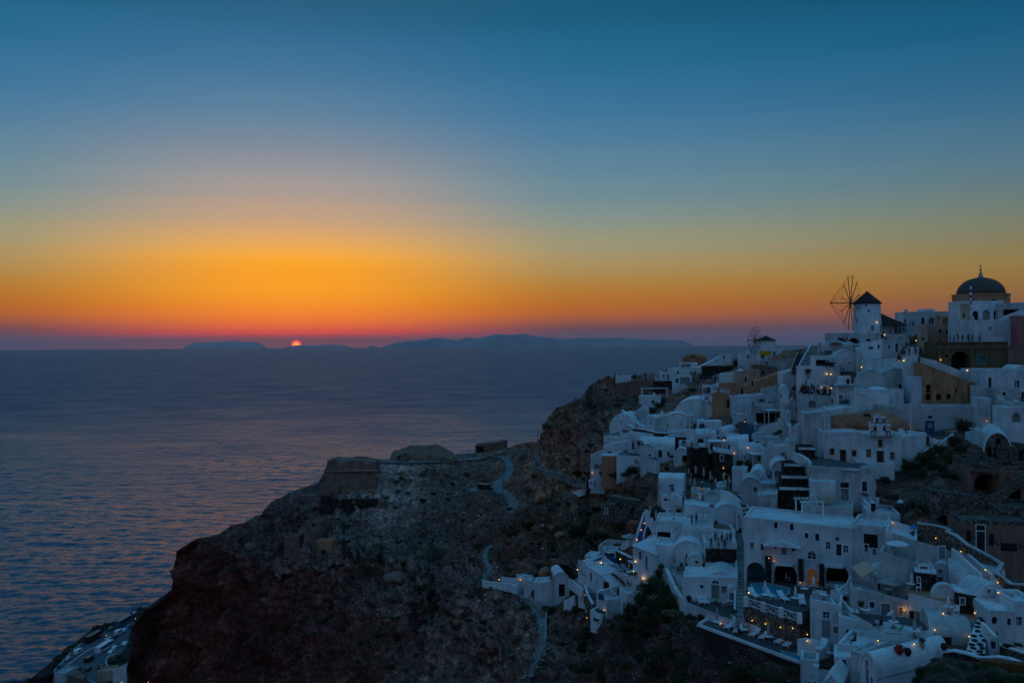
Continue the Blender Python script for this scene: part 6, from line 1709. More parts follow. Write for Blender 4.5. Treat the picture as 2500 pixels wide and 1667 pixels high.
H_('F', 240, 345, (575, 680), 760, 'white balcony box with blue panel and small table', 'b b 290 640 60 60', D=151, dp=3, yaw=-56, par=.8, deep=2)
H_('F', 555, 720, 600, 760, 'low white annex wall with shadowed arch behind the big tree', '', D=148, dp=4, yaw=10)
H_('F', 120, 235, 215, 300, 'small white blue cube behind the leftmost vault', 'b b 180 250 50 40', D=170, dp=4, yaw=-20, par=.2)
z_lh = plat('F', [(410, 370), (690, 480), (760, 430), (600, 330), (480, 320)], 'dark sun deck with loungers and round table on the left hotel roof', 157, 'A', 'W', 3.4, .35, 'V', rims=[0])
H_('F', 210, 460, (262, 330), 400, 'white blue parapet terrace with round tables above the wing roofs', '', D=165, dp=5, yaw=-30, par=1.1, rmat='B')
H_('F', 262, 500, 112, 260, 'upper white walled terrace with blue bench and square table', '', D=178, dp=6, yaw=-24, par=1.2)
H_('F', 310, 440, (140, 160), 260, 'blue painted alcove in the upper left terrace', 'b b 375 200 100 60', D=174, dp=3, yaw=-20, par=.5)
wall('F', [(460, 160, 300), (560, 210, 320), (620, 240, 330)], 'dark stone retaining wall left of the blue door house', 'K', .5, 'V', D=[168, 162, 158])
wall('F', [(580, 265, 340), (700, 330, 400), (810, 400, 450)], 'dark stone wall with white top below the blue door house', 'K', .5, 'V', D=[158, 153, 148.5])
wall('F', [(500, 110, 170), (530, 65, 120), (610, 20, 80), (690, 40, 90)], 'white stepping parapet left of the open cream parasol', D=[176, 174, 171, 166], th=.4)
wall('F', [(-40, 450, 500), (0, 470, 520), (50, 520, 560), (100, 560, 590)], 'white zigzag wall at the foot of the leftmost vault', D=[172, 169, 165, 162], th=.4)
wall('F', [(-10, 345, 480), (45, 350, 480), (55, 400, 480)], 'low white wall with lamp at the far left of the hotel', D=[176, 172, 170], th=.4)
H_('F', 178, 300, (780, 830), 940, 'small white blue balcony stand at the foot of the stone stair', 'b b 235 870 60 60', D=150, dp=3, yaw=-30, par=.9, deep=1.2)
stairs('F', (290, 800), (190, 600), 70, 14, 'dark steps descending under the white balcony box', 'A', 0, 150, 160)
wall('F', [(120, 520, 640), (150, 620, 740), (205, 720, 800)], 'brown stone wall with thin post left of the dark steps', 'R', .4, 'V', D=[163, 158, 153])
H_('h', 2160, 2312, 385, 640, 'small white vaulted gatehouse with one dark door', 'd k 2230 570 64 128', 'vault', D=177, dp=6, yaw=4, rise=1.0)
wall('h', [(1410, 465, 490), (1470, 480, 505), (1600, 490, 520), (1700, 500, 540), (1765, 530, 560)], 'low white wall edging the footpath left of the gatehouse', D=[208, 205, 200, 196, 193], th=.5)
wall('h', [(1605, 432, 470), (1700, 440, 480), (1790, 445, 480)], 'upper white wall behind the two footpath lamps', D=[206, 202, 198], th=.4)
H_('h', 1762, 1850, 440, 560, 'white gate pier with amber lamp on the footpath', '', D=195, dp=3, yaw=0, par=.3)
H_('h', 1838, 1950, 462, 600, 'white rounded terrace bay with small pedestal left of gatehouse', '', D=190, dp=4, yaw=-4, par=.6)
H_('h', 1945, 2165, (490, 475), 610, 'white bulging terrace wall joined to the gatehouse', '', D=184, dp=4, yaw=-8, par=.6)
wall('h', [(2260, 680, 760), (2310, 650, 740), (2370, 620, 700)], 'blue white stair wall right of the gatehouse', D=[172, 170, 168], th=.4)
wall('h', [(1890, 620, 640), (1960, 690, 715), (2070, 775, 800), (2062, 870, 895), (2062, 1000, 1030), (2058, 1200, 1230)], 'thin pale kerb wall running down beside the footpath', 'F', .35, D=[188, 182, 176, 171, 164, 156], deep=.6)
wall('D', [(345, 690, 745), (440, 665, 760), (640, 640, 780), (835, 642, 760), (1030, 655, 720)], 'long tan retaining wall along the far cliff top', 'N', 1.2, D=[352, 348, 343, 336, 330], deep=4, name='retaining_wall')
H_('D', 580, 838, 690, 905, 'tan buttressed wall block under the far cliff top', '', D=332, dp=5, yaw=-10, mat='N')
H_('D', 835, 1032, 645, 720, 'dark brown stone wall bay beside the tan retaining wall', '', D=328, dp=3, yaw=-6, mat='K')
H_('D', 430, 602, 588, 635, 'low white block on the far cliff top beside the thin red mast', '', D=348, dp=6, yaw=-6)
H_('D', 290, 428, 600, 690, 'rounded brown earth block at the far cliff edge', '', 'vault', D=352, dp=6, yaw=-6, mat='E', rise=3)
H_('D', 210, 355, 672, 705, 'stone ledge viewpoint at the very end of the cliff', '', D=355, dp=5, yaw=-6, mat='N')
H_('D', 850, 905, 548, 642, 'tiny white vaulted chapel on the far cliff top', 'w k 875 588 14 16', 'vault', D=338, dp=7, yaw=-20, rise=1.6)
H_('D', 900, 1132, 556, 642, 'low white house with brown canopy on the far cliff top', 'b c 1045 605 110 60;b k 990 602 18 60', D=336, dp=6, yaw=-8)
H_('D', 1000, 1290, (512, 500), 590, 'white stepped house below the railed viewing terrace', 'b k 1090 552 24 26;b k 1230 560 20 30', D=330, dp=8, yaw=-8)
H_('D', 1030, 1232, (605, 590), 700, 'white and teal box terrace near the far cliff top', 'b l 1080 638 30 46;b t 1165 640 100 80', D=318, dp=5, yaw=-12)
H_('D', 1040, 1260, 695, 745, 'low white wall block under the teal box terrace', '', D=312, dp=4, yaw=-10)
H_('D', 1120, 1295, 448, 512, 'white railed viewing terrace crowded with standing visitors', '', D=342, dp=8, yaw=-6, par=1.3)
H_('D', 1150, 1390, (400, 385), 450, 'brown thatched shelter on top of the viewing terrace', '', 'mound', D=348, dp=6, yaw=-6, mat='E', rise=1.5)
H_('D', 1235, 1550, (540, 385), 590, 'white wedge shaped building climbing towards the small windmill', 'b k 1415 428 16 10;b k 1475 415 14 8', D=330, dp=9, yaw=-6, par=.1)
H_('D', 1540, 1660, 365, 500, 'pale grey tower like house with dark narrow door on the ridge', 'b k 1570 390 18 44', D=322, dp=6, yaw=-6)
H_('D', 1350, 1680, 488, 610, 'dark stone walled yard with bushes below the ridge', '', D=306, dp=7, yaw=-8, mat='K', par=.5)
H_('D', 1740, 1905, 355, 450, 'white wall and gate posts left of the small windmill', 'b l 1822 390 18 40', D=290, dp=5, yaw=-6)
H_('D', 1720, 1890, (475, 470), 560, 'small bright white roof terrace below the small windmill', '', D=272, dp=5, yaw=-12)
H_('D', 1950, 2340, (432, 400), 540, 'oval white courtyard wall under the brown earth roof', 'b t 2020 455 24 30', D=262, dp=9, yaw=-8, par=.4)
H_('D', 2065, 2360, (415, 375), 445, 'oval brown earth roof beside the pale stairway', '', 'mound', D=266, dp=9, yaw=-6, mat='E', rise=1.2, name='earth_roof', cat='roof')
H_('D', 2155, 2400, 305, 370, 'distant white houses right of the small windmill', 'b k 2200 330 20 12;b k 2290 335 18 12', D=300, dp=8, yaw=-6)
H_('D', 2110, 2170, 320, 380, 'tiny blue white block touching the small windmill', '', D=292, dp=4, yaw=-6, mat='V')
H_('D', 1876, 2130, (470, 500), 650, 'dark brown block with two openings below the small windmill', 'b o 1980 555 20 40', D=254, dp=8, yaw=-10, mat='N')
H_('D', 1690, 1945, (540, 528), 690, 'pale green house with dark door above the tan terrace', 'd k 1797 622 24 54', 'flat', D=243, dp=6, yaw=-10, mat='C', par=.2)
dome_part('D', 1740, 575, 246, 48, 60, 'small rounded belfry roof on the pale green house')
H_('D', 1525, 1700, (570, 560), 660, 'white flat roofed house left of the pale green one', '', D=250, dp=8, yaw=-14, par=.2)
H_('D', 1485, 1530, 578, 650, 'tiny white belfry left of the flat roofed house', 'b k 1505 600 10 14', D=252, dp=2, yaw=-14)
H_('D', 1518, 1655, 668, 810, 'tan house with two pale windows facing the sea', 'w w 1555 748 38 50;w w 1612 758 28 50', D=236, dp=6, yaw=-22, mat='T', par=.2)
H_('D', 1650, 1800, (680, 690), 820, 'tan middle block with wide grey door and outside stair', 'd k 1768 762 52 80', D=235, dp=6, yaw=-6, mat='T', par=.2)
H_('D', 1790, 2215, (690, 532), 830, 'large tan wedge building rising right with slanted parapet', 'w n 1868 668 26 60;b o 2147 660 40 42;b o 1828 778 26 28', D=231, dp=6, yaw=-6, mat='T', par=.2)
H_('D', 2195, 2240, 545, 690, 'narrow arched dark passage right of the large tan wedge', 'a o 2215 615 30 110', 'vault', D=229, dp=2, yaw=-6, mat='N')
H_('D', 1448, 1652, (770, 800), 985, 'curved tan retaining house with tall arched window', 'a k 1615 875 32 90', D=222, dp=6, yaw=-24, mat='T', par=.5)
H_('D', 1350, 1440, 690, 780, 'small teal and white box house beside the pale belfry kiosk', 'b l 1398 735 62 70', D=244, dp=4, yaw=-10)
H_('D', 1440, 1510, 680, 760, 'small bright white kiosk with arched roof left of the tan house', 'b k 1475 720 30 12', 'vault', D=241, dp=4, yaw=-16, rise=.8)
H_('D', 1240, 1480, (860, 800), 910, 'long pale ramp building left of the tan retaining house', '', D=236, dp=4, yaw=-20)
H_('D', 1330, 1540, (830, 900), 990, 'white walled lane with dark red door panel', 'b m 1418 880 14 60', D=226, dp=4, yaw=24)
H_('D', 1648, 2180, (810, 770), 990, 'broad white wall house under the tan wedge', 'b t 1968 845 60 34;w k 2042 876 16 42', D=216, dp=8, yaw=-10, par=.3)
H_('D', 2180, 2360, (560, 510), 780, 'white sloping wall with small palm tub above the terraces', '', D=222, dp=8, yaw=-8, par=.2)
H_('D', 1980, 2200, (740, 690), 830, 'pale teal shadowed court below the large tan wedge', 'b l 2160 740 40 34', D=220, dp=7, yaw=-10)
H_('D', 1855, 2165, 895, 1110, 'white house with shaded pergola and round bush', 'b o 2040 1030 270 110', D=205, dp=6, yaw=-10, par=.2)
H_('D', 1660, 1880, (975, 1010), 1080, 'low white roof wall left of the shaded pergola', '', D=209, dp=6, yaw=-16, par=.2)
H_('D', 1815, 1900, 860, 990, 'bright teal and white box above the low roof wall', 'b l 1900 910 30 60', D=212, dp=5, yaw=-10)
wall('D', [(1935, 1130, 1200), (2000, 1095, 1190), (2100, 1070, 1170), (2180, 1045, 1150)], 'pale swooping garden wall below the shaded pergola', D=[196, 195, 194, 193], th=.6)
H_('D', 2150, 2250, 700, 960, 'white vaulted side house with small arched window left of the gable', 'a k 2165 798 14 36;w k 2165 855 10 50', 'vault', D=201, dp=8, yaw=-16, rise=1.6)
H_('D', 2232, 2352, 828, 1010, 'white gabled house with triple grey windows', 'w t 2268 850 16 30;w t 2245 925 16 50;w t 2268 930 18 60;w t 2292 930 14 50;a t 2330 940 14 60', 'gable', D=194, dp=8, yaw=-16, rise=1.6)
H_('D', 2190, 2360, (1100, 1130), 1330, 'white house with tall arched window below the gabled one', 'a k 2235 1255 28 80', D=176, dp=7, yaw=-12, par=.6)
H_('D', 2190, 2270, 960, 1100, 'grey white balcony block with railed landing', 'w t 2240 1010 14 30', D=184, dp=5, yaw=-12, par=.4)
H_('U', 2070, 2360, (870, 860), 1120, 'white shed roofed room with small grey window', 'w t 2125 950 40 70', D=184, dp=8, yaw=-14)
H_('U', 1800, 2360, 1120, 1460, 'long blank white wall house below the roof party', '', D=172, dp=8, yaw=-12, par=.5)
H_('U', 1950, 2352, 660, 960, 'white arched wall bay under the crowded terrace', 'a t 2230 690 150 130', D=188, dp=6, yaw=-16)
H_('U', 1600, 1760, 980, 1100, 'low shadowed white wall by the pergola steps', '', D=190, dp=4, yaw=-10, mat='W')
H_('D', 1035, 1500, 832, 1110, 'huge smooth whitewashed vault behind the brown door house', '', 'vault', D=226, dp=14, yaw=-14, rise=5.2)
hl_ = H_('D', 768, 1245, (1010, 1005), 1200, 'white house with brown door and yellow folded parasol', 'd n 1047 1115 40 92;w n 1101 1105 30 56;w k 1045 1025 20 22;w n 1193 1143 20 60;w n 1235 1148 24 72;w k 1233 1070 16 24;w k 990 1100 26 60;w k 805 1080 12 34', D=219, dp=6, yaw=-10, par=.2, rt=0)
H_('D', 980, 1180, 978, 1060, 'rounded white swelling on the roof of the brown door house', '', 'vault', D=218.5, dp=5, yaw=-10, rise=1.2)
H_('D', 765, 850, 1010, 1190, 'left gabled corner of the brown door house', 'w k 805 1078 12 32;w k 803 1040 10 10', 'vault', D=217.5, dp=5, yaw=-30, rise=.8)
wall('D', [(625, 1135, 1175), (740, 1150, 1195), (870, 1180, 1230), (980, 1190, 1250)], 'maroon painted retaining wall with white edge left of the steps', 'M', .5, 'V', D=[212, 210, 208, 206])
wall('D', [(988, 1215, 1285), (1100, 1225, 1290), (1212, 1222, 1295)], 'second maroon painted wall below the brown door house', 'M', .5, 'V', D=[204, 203, 202])
H_('D', 985, 1225, 1165, 1240, 'white terrace strip between house and maroon wall', '', D=208, dp=4, yaw=-10)
H_('D', 565, 960, (1185, 1235), 1330, 'white sloping roof house under the maroon wall', 'w k 625 1255 12 18;d b 622 1315 26 80', D=204, dp=5, yaw=-18)
H_('D', 910, 975, 1240, 1320, 'little white dormer with dark window beneath the maroon wall', 'w k 930 1275 18 24', 'vault', D=202, dp=4, yaw=-18, rise=.6)
H_('D', 380, 640, 985, 1230, 'bulbous white cave house with scattered round holes', 'r k 500 1062 16 16;r k 468 1042 14 14;r k 532 1095 14 12;r k 430 1110 12 12;w b 452 1195 10 50;w b 470 1195 10 50;w k 550 1190 50 50', 'vault', D=236, dp=9, yaw=-22, rise=4.4)
H_('D', 505, 620, 1110, 1185, 'small half dome porch on the bulbous cave house', 'w k 545 1165 60 30', 'vault', D=231, dp=3, yaw=-18, rise=1.6)
wall('D', [(512, 940, 990), (600, 1010, 1060), (680, 1080, 1120), (760, 1110, 1150)], 'white stair parapet running right from the bulbous cave house', D=[250, 243, 235, 226], th=.6)
H_('D', 620, 760, 978, 1075, 'open white walled yard behind the bulbous cave house', '', D=240, dp=7, yaw=-12, par=1.6, rmat='G')
H_('D', 315, 420, 1190, 1240, 'pale rounded pool terrace left of the bulbous cave house', '', D=236, dp=4, yaw=-20, rmat='F')
H_('D', 360, 560, 1225, 1270, 'low white plinth wall under the bulbous cave house', '', D=231, dp=3, yaw=-14)
H_('D', 310, 560, (1322, 1268), 1420, 'white ramp walled house left of the potted courtyard', 'b k 375 1390 44 26', D=214, dp=5, yaw=-14)
H_('D', 178, 325, (1410, 1360), 1640, 'tall white corner house at the cliff edge with small arch', 'a t 245 1535 60 60', D=216, dp=6, yaw=-20, deep=4)
H_('D', 295, 452, 1418, 1560, 'terracotta rounded bay between white walls at the cliff edge', '', 'flat', D=205, dp=4, yaw=-6, mat='Q', rmat='V', par=.12)
H_('D', 450, 1060, (1415, 1480), 1545, 'long white retaining wall under the potted courtyard', '', D=199, dp=4, yaw=-8, par=.7)
zpc = plat('D', [(470, 1410), (700, 1425), (900, 1470), (760, 1360), (560, 1350)], 'small potted courtyard with parasol and shrubs', 202, 'A', 'W', 3)
H_('D', 700, 1060, (1300, 1310), 1470, 'white vaulted house with paned door above the long retaining wall', 'd k 905 1400 42 80;w b 797 1414 28 22;w k 990 1398 24 46', 'vaultx', D=198, dp=6, yaw=-10, rise=1.4)
H_('D', 700, 850, 1300, 1460, 'curved gable at the left of the paned door house', 'w k 797 1414 26 22', 'vault', D=197, dp=5, yaw=-14, rise=2.2)
H_('D', 1050, 1215, 1345, 1660, 'white wall with deep shadowed half arch above the parasol court', 'A o 1165 1490 70 150', 'vault', D=192, dp=4, yaw=-14, rise=3.0)
H_('D', 1100, 1215, 1280, 1345, 'small white blocks on top of the half arch wall', 'b t 1150 1315 40 20', D=196, dp=4, yaw=-14)
H_('U', 20, 480, 1010, 1180, 'dark arched blue washed house with bright barrel roof', 'a o 110 1100 150 140', 'flat', D=204, dp=5, yaw=-10, par=.1, rmat='V')
H_('U', 28, 190, 1010, 1200, 'round arched front of the blue washed house', 'a b 108 1110 110 130', 'vault', D=203, dp=7, yaw=-12, rise=1.9)
H_('U', 0, 345, (1175, 1215), 1330, 'white wall with blue shutter left of the blue vaulted chapel', 'w b 100 1240 60 30', D=198, dp=5, yaw=16)
H_('U', 325, 540, 1142, 1360, 'blue washed chapel like house with barrel roof and blue window', 'w b 415 1210 34 80;w k 420 1320 60 50;w b 488 1340 24 46', 'vault', D=193, dp=9, yaw=-30, rise=2.0)
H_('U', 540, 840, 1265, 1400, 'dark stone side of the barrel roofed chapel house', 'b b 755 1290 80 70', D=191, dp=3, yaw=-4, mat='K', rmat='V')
H_('U', 0, 370, (1280, 1270), 1470, 'white house with open dark bay and rounded roof in the blue quarter', 'b k 85 1400 110 120', 'vaultx', D=187, dp=5, yaw=-8, rise=1.2)
H_('U', 230, 620, (1405, 1410), 1568, 'white canopy house with blue doors in the blue quarter', 'b o 285 1500 70 120;d b 470 1500 40 110;d b 622 1495 34 110', D=182, dp=5, yaw=-8, par=.15)
H_('U', 590, 1000, (1400, 1370), 1640, 'bright blue washed house with smooth curved roof', 'w b 625 1495 34 100', 'vaultx', D=180, dp=5, yaw=-12, rise=1.0)
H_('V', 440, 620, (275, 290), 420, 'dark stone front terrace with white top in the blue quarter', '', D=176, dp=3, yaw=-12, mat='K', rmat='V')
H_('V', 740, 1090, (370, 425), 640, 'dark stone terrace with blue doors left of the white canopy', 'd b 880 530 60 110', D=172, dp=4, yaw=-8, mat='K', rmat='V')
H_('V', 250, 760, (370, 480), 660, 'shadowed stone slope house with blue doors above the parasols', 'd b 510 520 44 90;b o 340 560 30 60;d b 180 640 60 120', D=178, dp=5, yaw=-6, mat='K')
H_('V', 1215, 1640, (400, 440), 640, 'white canopied house with blue doors beside the dark cypress', 'd b 1275 500 26 90;d b 1325 520 30 90;b l 1620 540 90 90', 'vaultx', D=170, dp=6, yaw=-10, rise=1.6)
H_('V', 1420, 1660, 300, 470, 'bright half round roof above the canopied blue door house', '', 'vault', D=174, dp=6, yaw=-10, rise=1.4)
stairs('U', (1020, 1300), (880, 1010), 170, 22, 'dark slate stairway climbing through the shaded slope', 'A', 0, 186, 202)
stairs('U', (1060, 1500), (1060, 1330), 110, 12, 'short dark blue stairway below the slate steps', 'A', .2, 178, 184)
H_('U', 1030, 1095, 1080, 1300, 'narrow bright blue wall sliver beside the slate stairway', '', D=189, dp=2, yaw=-10, mat='B')
H_('U', 1115, 1160, 1020, 1270, 'slim grey gate pier with lamp arm above the slate stairway', '', D=191, dp=.8, yaw=-10, mat='W')
H_('U', 1120, 1650, (1300, 1330), 1568, 'pale tavern terrace with stacked white furniture', 'b o 1170 1400 80 120', D=178, dp=5, yaw=-8, mat='W', par=.9)
H_('V', 870, 1075, 590, 960, 'pale wall with blue framed posters behind the court parasols', 'b b 900 650 40 60;b b 985 640 40 50', D=176, dp=2, yaw=-10, mat='W')
zcourt = plat('V', [(0, 860), (150, 960), (450, 1130), (740, 1150), (1060, 950), (1060, 830), (780, 720), (420, 700), (0, 690)], 'slate paved restaurant court crowded with closed beige parasols', 182, 'A', 'R', 6, .0)
wall('V', [(0, 830, 900), (60, 870, 930), (125, 930, 990)], 'blue white parapet at the left of the parasol court', D=[178, 176, 174], th=.4)
stairs('V', (730, 900), (860, 790), 60, 10, 'short teal steps inside the parasol court', 'V', .0, 176, 181)
wall('V', [(770, 990, 1060), (900, 965, 1030), (1060, 945, 1010)], 'white low wall behind the grassy strip of the court', D=[168, 167, 166], th=.4)
zv2 = plat('V', [(740, 1120), (800, 1080), (1120, 1130), (1250, 1240), (1180, 1270), (1000, 1200), (880, 1150)], 'small rubble terrace where a waiter stands', 163, 'N', 'W', 4)
H_('V', 790, 930, 1080, 1200, 'small white planter block left of the waiter', '', D=163, dp=3, yaw=-12)
H_('V', 1075, 1345, 745, 900, 'curved white cistern wall beside the dark cypress', '', D=165, dp=4, yaw=-16, par=.6, rmat='G')
H_('V', 1100, 1300, 925, 1080, 'white vertical wall below the curved cistern', '', D=162, dp=4, yaw=-14)
wall('V', [(0, 1210, 1300), (60, 1265, 1340), (105, 1270, 1360)], 'blue white stair parapet left of the diners', D=[160, 158, 157], th=.4)
plat('E', [(1140, 500), (1235, 520), (1240, 560), (1150, 560), (1130, 470)], 'narrow diner terrace between blue villa and tan screen', 161, 'A', 'W', 3)
H_('E', 290, 440, 560, 720, 'roofless grey stone hut on the dark slope', 'w t 343 630 30 56', D=187, dp=4, yaw=-14, mat='R', par=.3, deep=.8)
H_('E', 430, 600, (610, 590), 710, 'collapsed grey stone wall right of the roofless hut', 'b o 500 600 24 30', 'flat', D=185, dp=3, yaw=-8, mat='R', deep=.8)
plat('E', [(350, 480), (690, 545), (720, 490), (420, 420)], 'long stone platform strewn with pale rubble', 193, 'N', 'R', 2.4, .3, 'R')
H_('E', 590, 700, (760, 750), 830, 'low boulder roofed cave hut left of the steep blue steps', 'b o 640 805 36 34', 'mound', D=177, dp=4, yaw=-10, mat='E', rise=1.2)
wall('E', [(-10, 430, 460), (100, 395, 430), (200, 350, 380), (250, 345, 400)], 'low white roadside wall at the foot of the cliff house', D=[245, 240, 235, 230], th=.4)
H_('E', 160, 215, 310, 365, 'tiny white blue shrine beside the cliff house', 'b b 185 335 26 26', D=210, dp=2, yaw=-14, deep=.6)
def fort():
 D = 338; m_ = D / F / 3.222
 q = P(*TX('R', 745, 690), D); root = empty('fort_bastion', q); tag(root, 'massive tan stone bastion with sloping walls on the ridge', 'fort')
 hx, ht = 228 * m_, 270 * m_; m = MB()
 b = [(-hx, 0), (hx, 1), (hx, 15), (-hx, 14)]; tp = [(-hx * .80, 3.2), (hx * .86, 4.0), (hx * .86, 14), (-hx * .80, 13)]
 n0 = len(m.v); NX, NZ = 24, 12
 for j in range(NZ + 1):
  t = j / NZ
  for (k0, k1) in ((0, 1), (1, 2), (2, 3), (3, 0)):
   for i in range(NX):
    u = i / NX
    x = (b[k0][0] * (1 - u) + b[k1][0] * u) * (1 - t) + (tp[k0][0] * (1 - u) + tp[k1][0] * u) * t
    y = (b[k0][1] * (1 - u) + b[k1][1] * u) * (1 - t) + (tp[k0][1] * (1 - u) + tp[k1][1] * u) * t
    z = -4 + (ht + 4 + (.8 * sin(x * .7) + .5 * sin(x * 1.9) if j == NZ else 0)) * t
    e = fbm((x, y * 2, z * 1.5), 4.5, 4) * .5
    m.v.append((x + e, y - abs(e) , z))
 R_ = NX * 4
 for j in range(NZ):
  for i in range(R_):
   i2 = (i + 1) % R_; a = n0 + j * R_
   m.f.append((a + i, a + i2, a + R_ + i2, a + R_ + i)); m.m.append(0)
 m.f.append(tuple(n0 + NZ * R_ + i for i in range(R_))); m.m.append(0)
 m.build('stone_mass', PL['N'], root, smooth=False)
 m = MB()
 for z, x0, x1 in ((2.2, -.95, .9), (9.5, -.9, .92)):
  m.box(hx * x0, 3.2 * z / ht - .5, z, hx * x1, 3.2 * z / ht + 1.5, z + .35)
 m.build('string_course', PL['T'], root)
fort()
H_('R', 510, 665, 600, 690, 'grey block at the foot of the bastion', '', D=334, dp=4, yaw=-8, mat='N')
H_('R', 535, 600, 640, 800, 'narrow tapering grey buttress below the bastion', '', D=332, dp=3, yaw=-8, mat='N')
H_('R', 610, 965, 705, 745, 'long low dark wall below the bastion', '', D=329, dp=2, yaw=-4, mat='K')
H_('i', 1750, 1893, 255, 400, 'square ruined tower with one small window on the dark slope', 'b o 1825 292 26 34', D=311, dp=5, yaw=-12, mat='N', par=.6)
H_('i', 1735, 1850, 345, 520, 'lower grey half of the ruined tower', '', D=308, dp=4, yaw=-12, mat='N')
H_('i', 1545, 1690, (400, 395), 480, 'small pale ruined wall left of the cleft', '', D=311, dp=4, yaw=-8, mat='N')
H_('i', 1855, 2005, 440, 560, 'reddish stone hut with dark doorway near the ruined tower', 'b o 1920 555 40 50', D=302, dp=4, yaw=-8, mat='T')
H_('i', 1895, 1985, 20, 250, 'dark plank chute descending the slope below the bastion', '', D=330, dp=1.5, yaw=-4, mat='K')
H_('g', 1215, 1490, (180, 155), 262, 'low brown derelict shed with wide dark opening on the road plateau', 'b o 1262 225 70 60;b o 1325 240 12 18;b o 1380 222 10 14', D=378, dp=8, yaw=-10, mat='N', par=.2)
H_('g', 1455, 1492, 148, 215, 'end bay of the derelict shed on the plateau', '', D=376, dp=6, yaw=-10, mat='N')
H_('g', 985, 1048, 328, 362, 'tiny stone cabin with dark door beside the plateau road', 'b o 1030 346 16 24', D=362, dp=2, yaw=-4, mat='N')
def mound(t, prof, base, D, thick, label, mat, name='rock_outcrop', cat='rock', amp=1.0):
 n = len(prof); xs = np.linspace(prof[0][0], prof[-1][0], 48)
 top = np.interp(xs, [p[0] for p in prof], [p[1] for p in prof]); bs = np.interp(xs, [b_[0] for b_ in base], [b_[1] for b_ in base])
 q0 = P(*TX(t, (prof[0][0] + prof[-1][0]) / 2, base[0][1]), D); root = empty(name, q0); tag(root, label, cat)
 m = MB(); rows = [(-.5, 0), (-.42, .35), (-.3, .62), (-.16, .85), (-.02, 1), (.15, .93), (.5, -.1)]
 for x, tp, b_ in zip(xs, top, bs):
  Bq = P(*TX(t, x, b_), D); Tq = P(*TX(t, x, tp), D)
  for (y, s) in rows:
   z = Bq.z + (Tq.z - Bq.z) * s; p = Vector((Bq.x, D + y * thick, z))
   e = fbm(p, 5, 4) * amp * (1.0 if s < .98 else .35)
   m.v.append((p.x - q0.x + e * .4, p.y - q0.y - e, p.z - q0.z - (1.5 if s <= 0 else 0) + e * .5))
 R_ = len(rows)
 for i in range(len(xs) - 1):
  for j in range(R_ - 1):
   a = i * R_ + j; m.f.append((a, a + R_, a + R_ + 1, a + 1)); m.m.append(0)
 m.build('rock', PL[mat], root)
mound('R', [(1078, 385), (1090, 325), (1130, 318), (1180, 300), (1230, 280), (1330, 285), (1390, 280), (1440, 268), (1500, 295), (1530, 320), (1570, 335), (1585, 390)], [(1078, 392), (1585, 410)], 372, 16, 'pale eroded rock hump behind the plateau road', 'N', amp=1.6)
H_('R', 1128, 1210, 362, 390, 'small stone sheep shed at the foot of the rock hump', 'b o 1140 372 20 18;b o 1190 350 24 12', D=362, dp=3, yaw=-4, mat='N')
def pole(t, x, yt, yb, D, label, r=.12, arms=0, name='utility_pole', cat='pole', mat=None):
 a = P(*TX(t, x, yb), D); b_ = P(*TX(t, x, yt), D); h = b_.z - a.z
 root = empty(name, a); tag(root, label, cat)
 m = MB(); m.lathe([(r * 1.2, -1), (r, h)], n=6); m.build('shaft', mat or MAT_WOOD, root)
 for k in range(arms):
  m = MB(); m.box(-1.3, -.08, h - .5 - k * 1.1, 1.3, .08, h - .36 - k * 1.1); m.build('crossarm', mat or MAT_WOOD, root)
 return root
pole('g', 1914, -8, 150, 348, 'left leg of the tall power pylon at the cliff edge', .14, 3)
pole('g', 1952, -8, 60, 348, 'right leg of the tall power pylon at the cliff edge', .14)
pole('g', 1816, 42, 215, 352, 'slim power pole on the ridge left of the pylon', .11, 1)
pole('g', 1693, 145, 272, 350, 'short power pole beside the upper road', .11, 1)
pole('g', 1483, 520, 835, 292, 'tall wooden pole beside the bend of the road', .12, 1)
pole('D', 432, 548, 690, 345, 'thin reddish mast on the far cliff top', .22, 0, 'mast', 'mast', CM['n'])
pole('A', 1792, 255, 640, 186.5, 'tall flagpole with furled striped flag before the dome', .07, 0, 'flagpole', 'flagpole', CM['w'])
pole('B', 1168, 190, 520, 143.8, 'slim white lamp mast right of the bell gable', .06, 0, 'mast', 'mast', CM['w'])
pole('B', 272, 210, 480, 146, 'slim white antenna pole left of the earth roof', .05, 0, 'mast', 'mast', CM['w'])
pole('B', 1972, 395, 520, 139, 'white street lamp post with amber lamp on the right slope', .07, 0, 'lamp_post', 'lamp post', CM['w'])
q = P(*TX('A', 1792, 330), 186.3); m = MB()
for k in range(9):
 z0, z1 = 2.2 - k * .62, 2.2 - (k + 1) * .62; w0 = .07 + .10 * sin(k * .5); w1 = .07 + .10 * sin((k + 1) * .5)
 m.quad((-w1 - .15 * k * .1, -.05, z1), (w1 + .1, -.12, z1), (w0 + .1, -.12, z0), (-w0 - .15 * k * .1, -.05, z0), m=k % 2)
o = m.build('flag', [CM['b'], CM['w']], None, loc=q); tag(o, 'blue and white striped flag hanging limp on the flagpole', 'flag')
q = P(*TX('D', 2004, 349), 278.4); m = MB(); m.box(-2.0 * .9, 0, -.65, 1.8, .05, .65)
o = m.build('banner', flat('yellow_banner', (.55, .33, .02), .7, .2, .1), None, loc=q); tag(o, 'yellow banner hung on the small windmill', 'banner')
ZP = 17.0
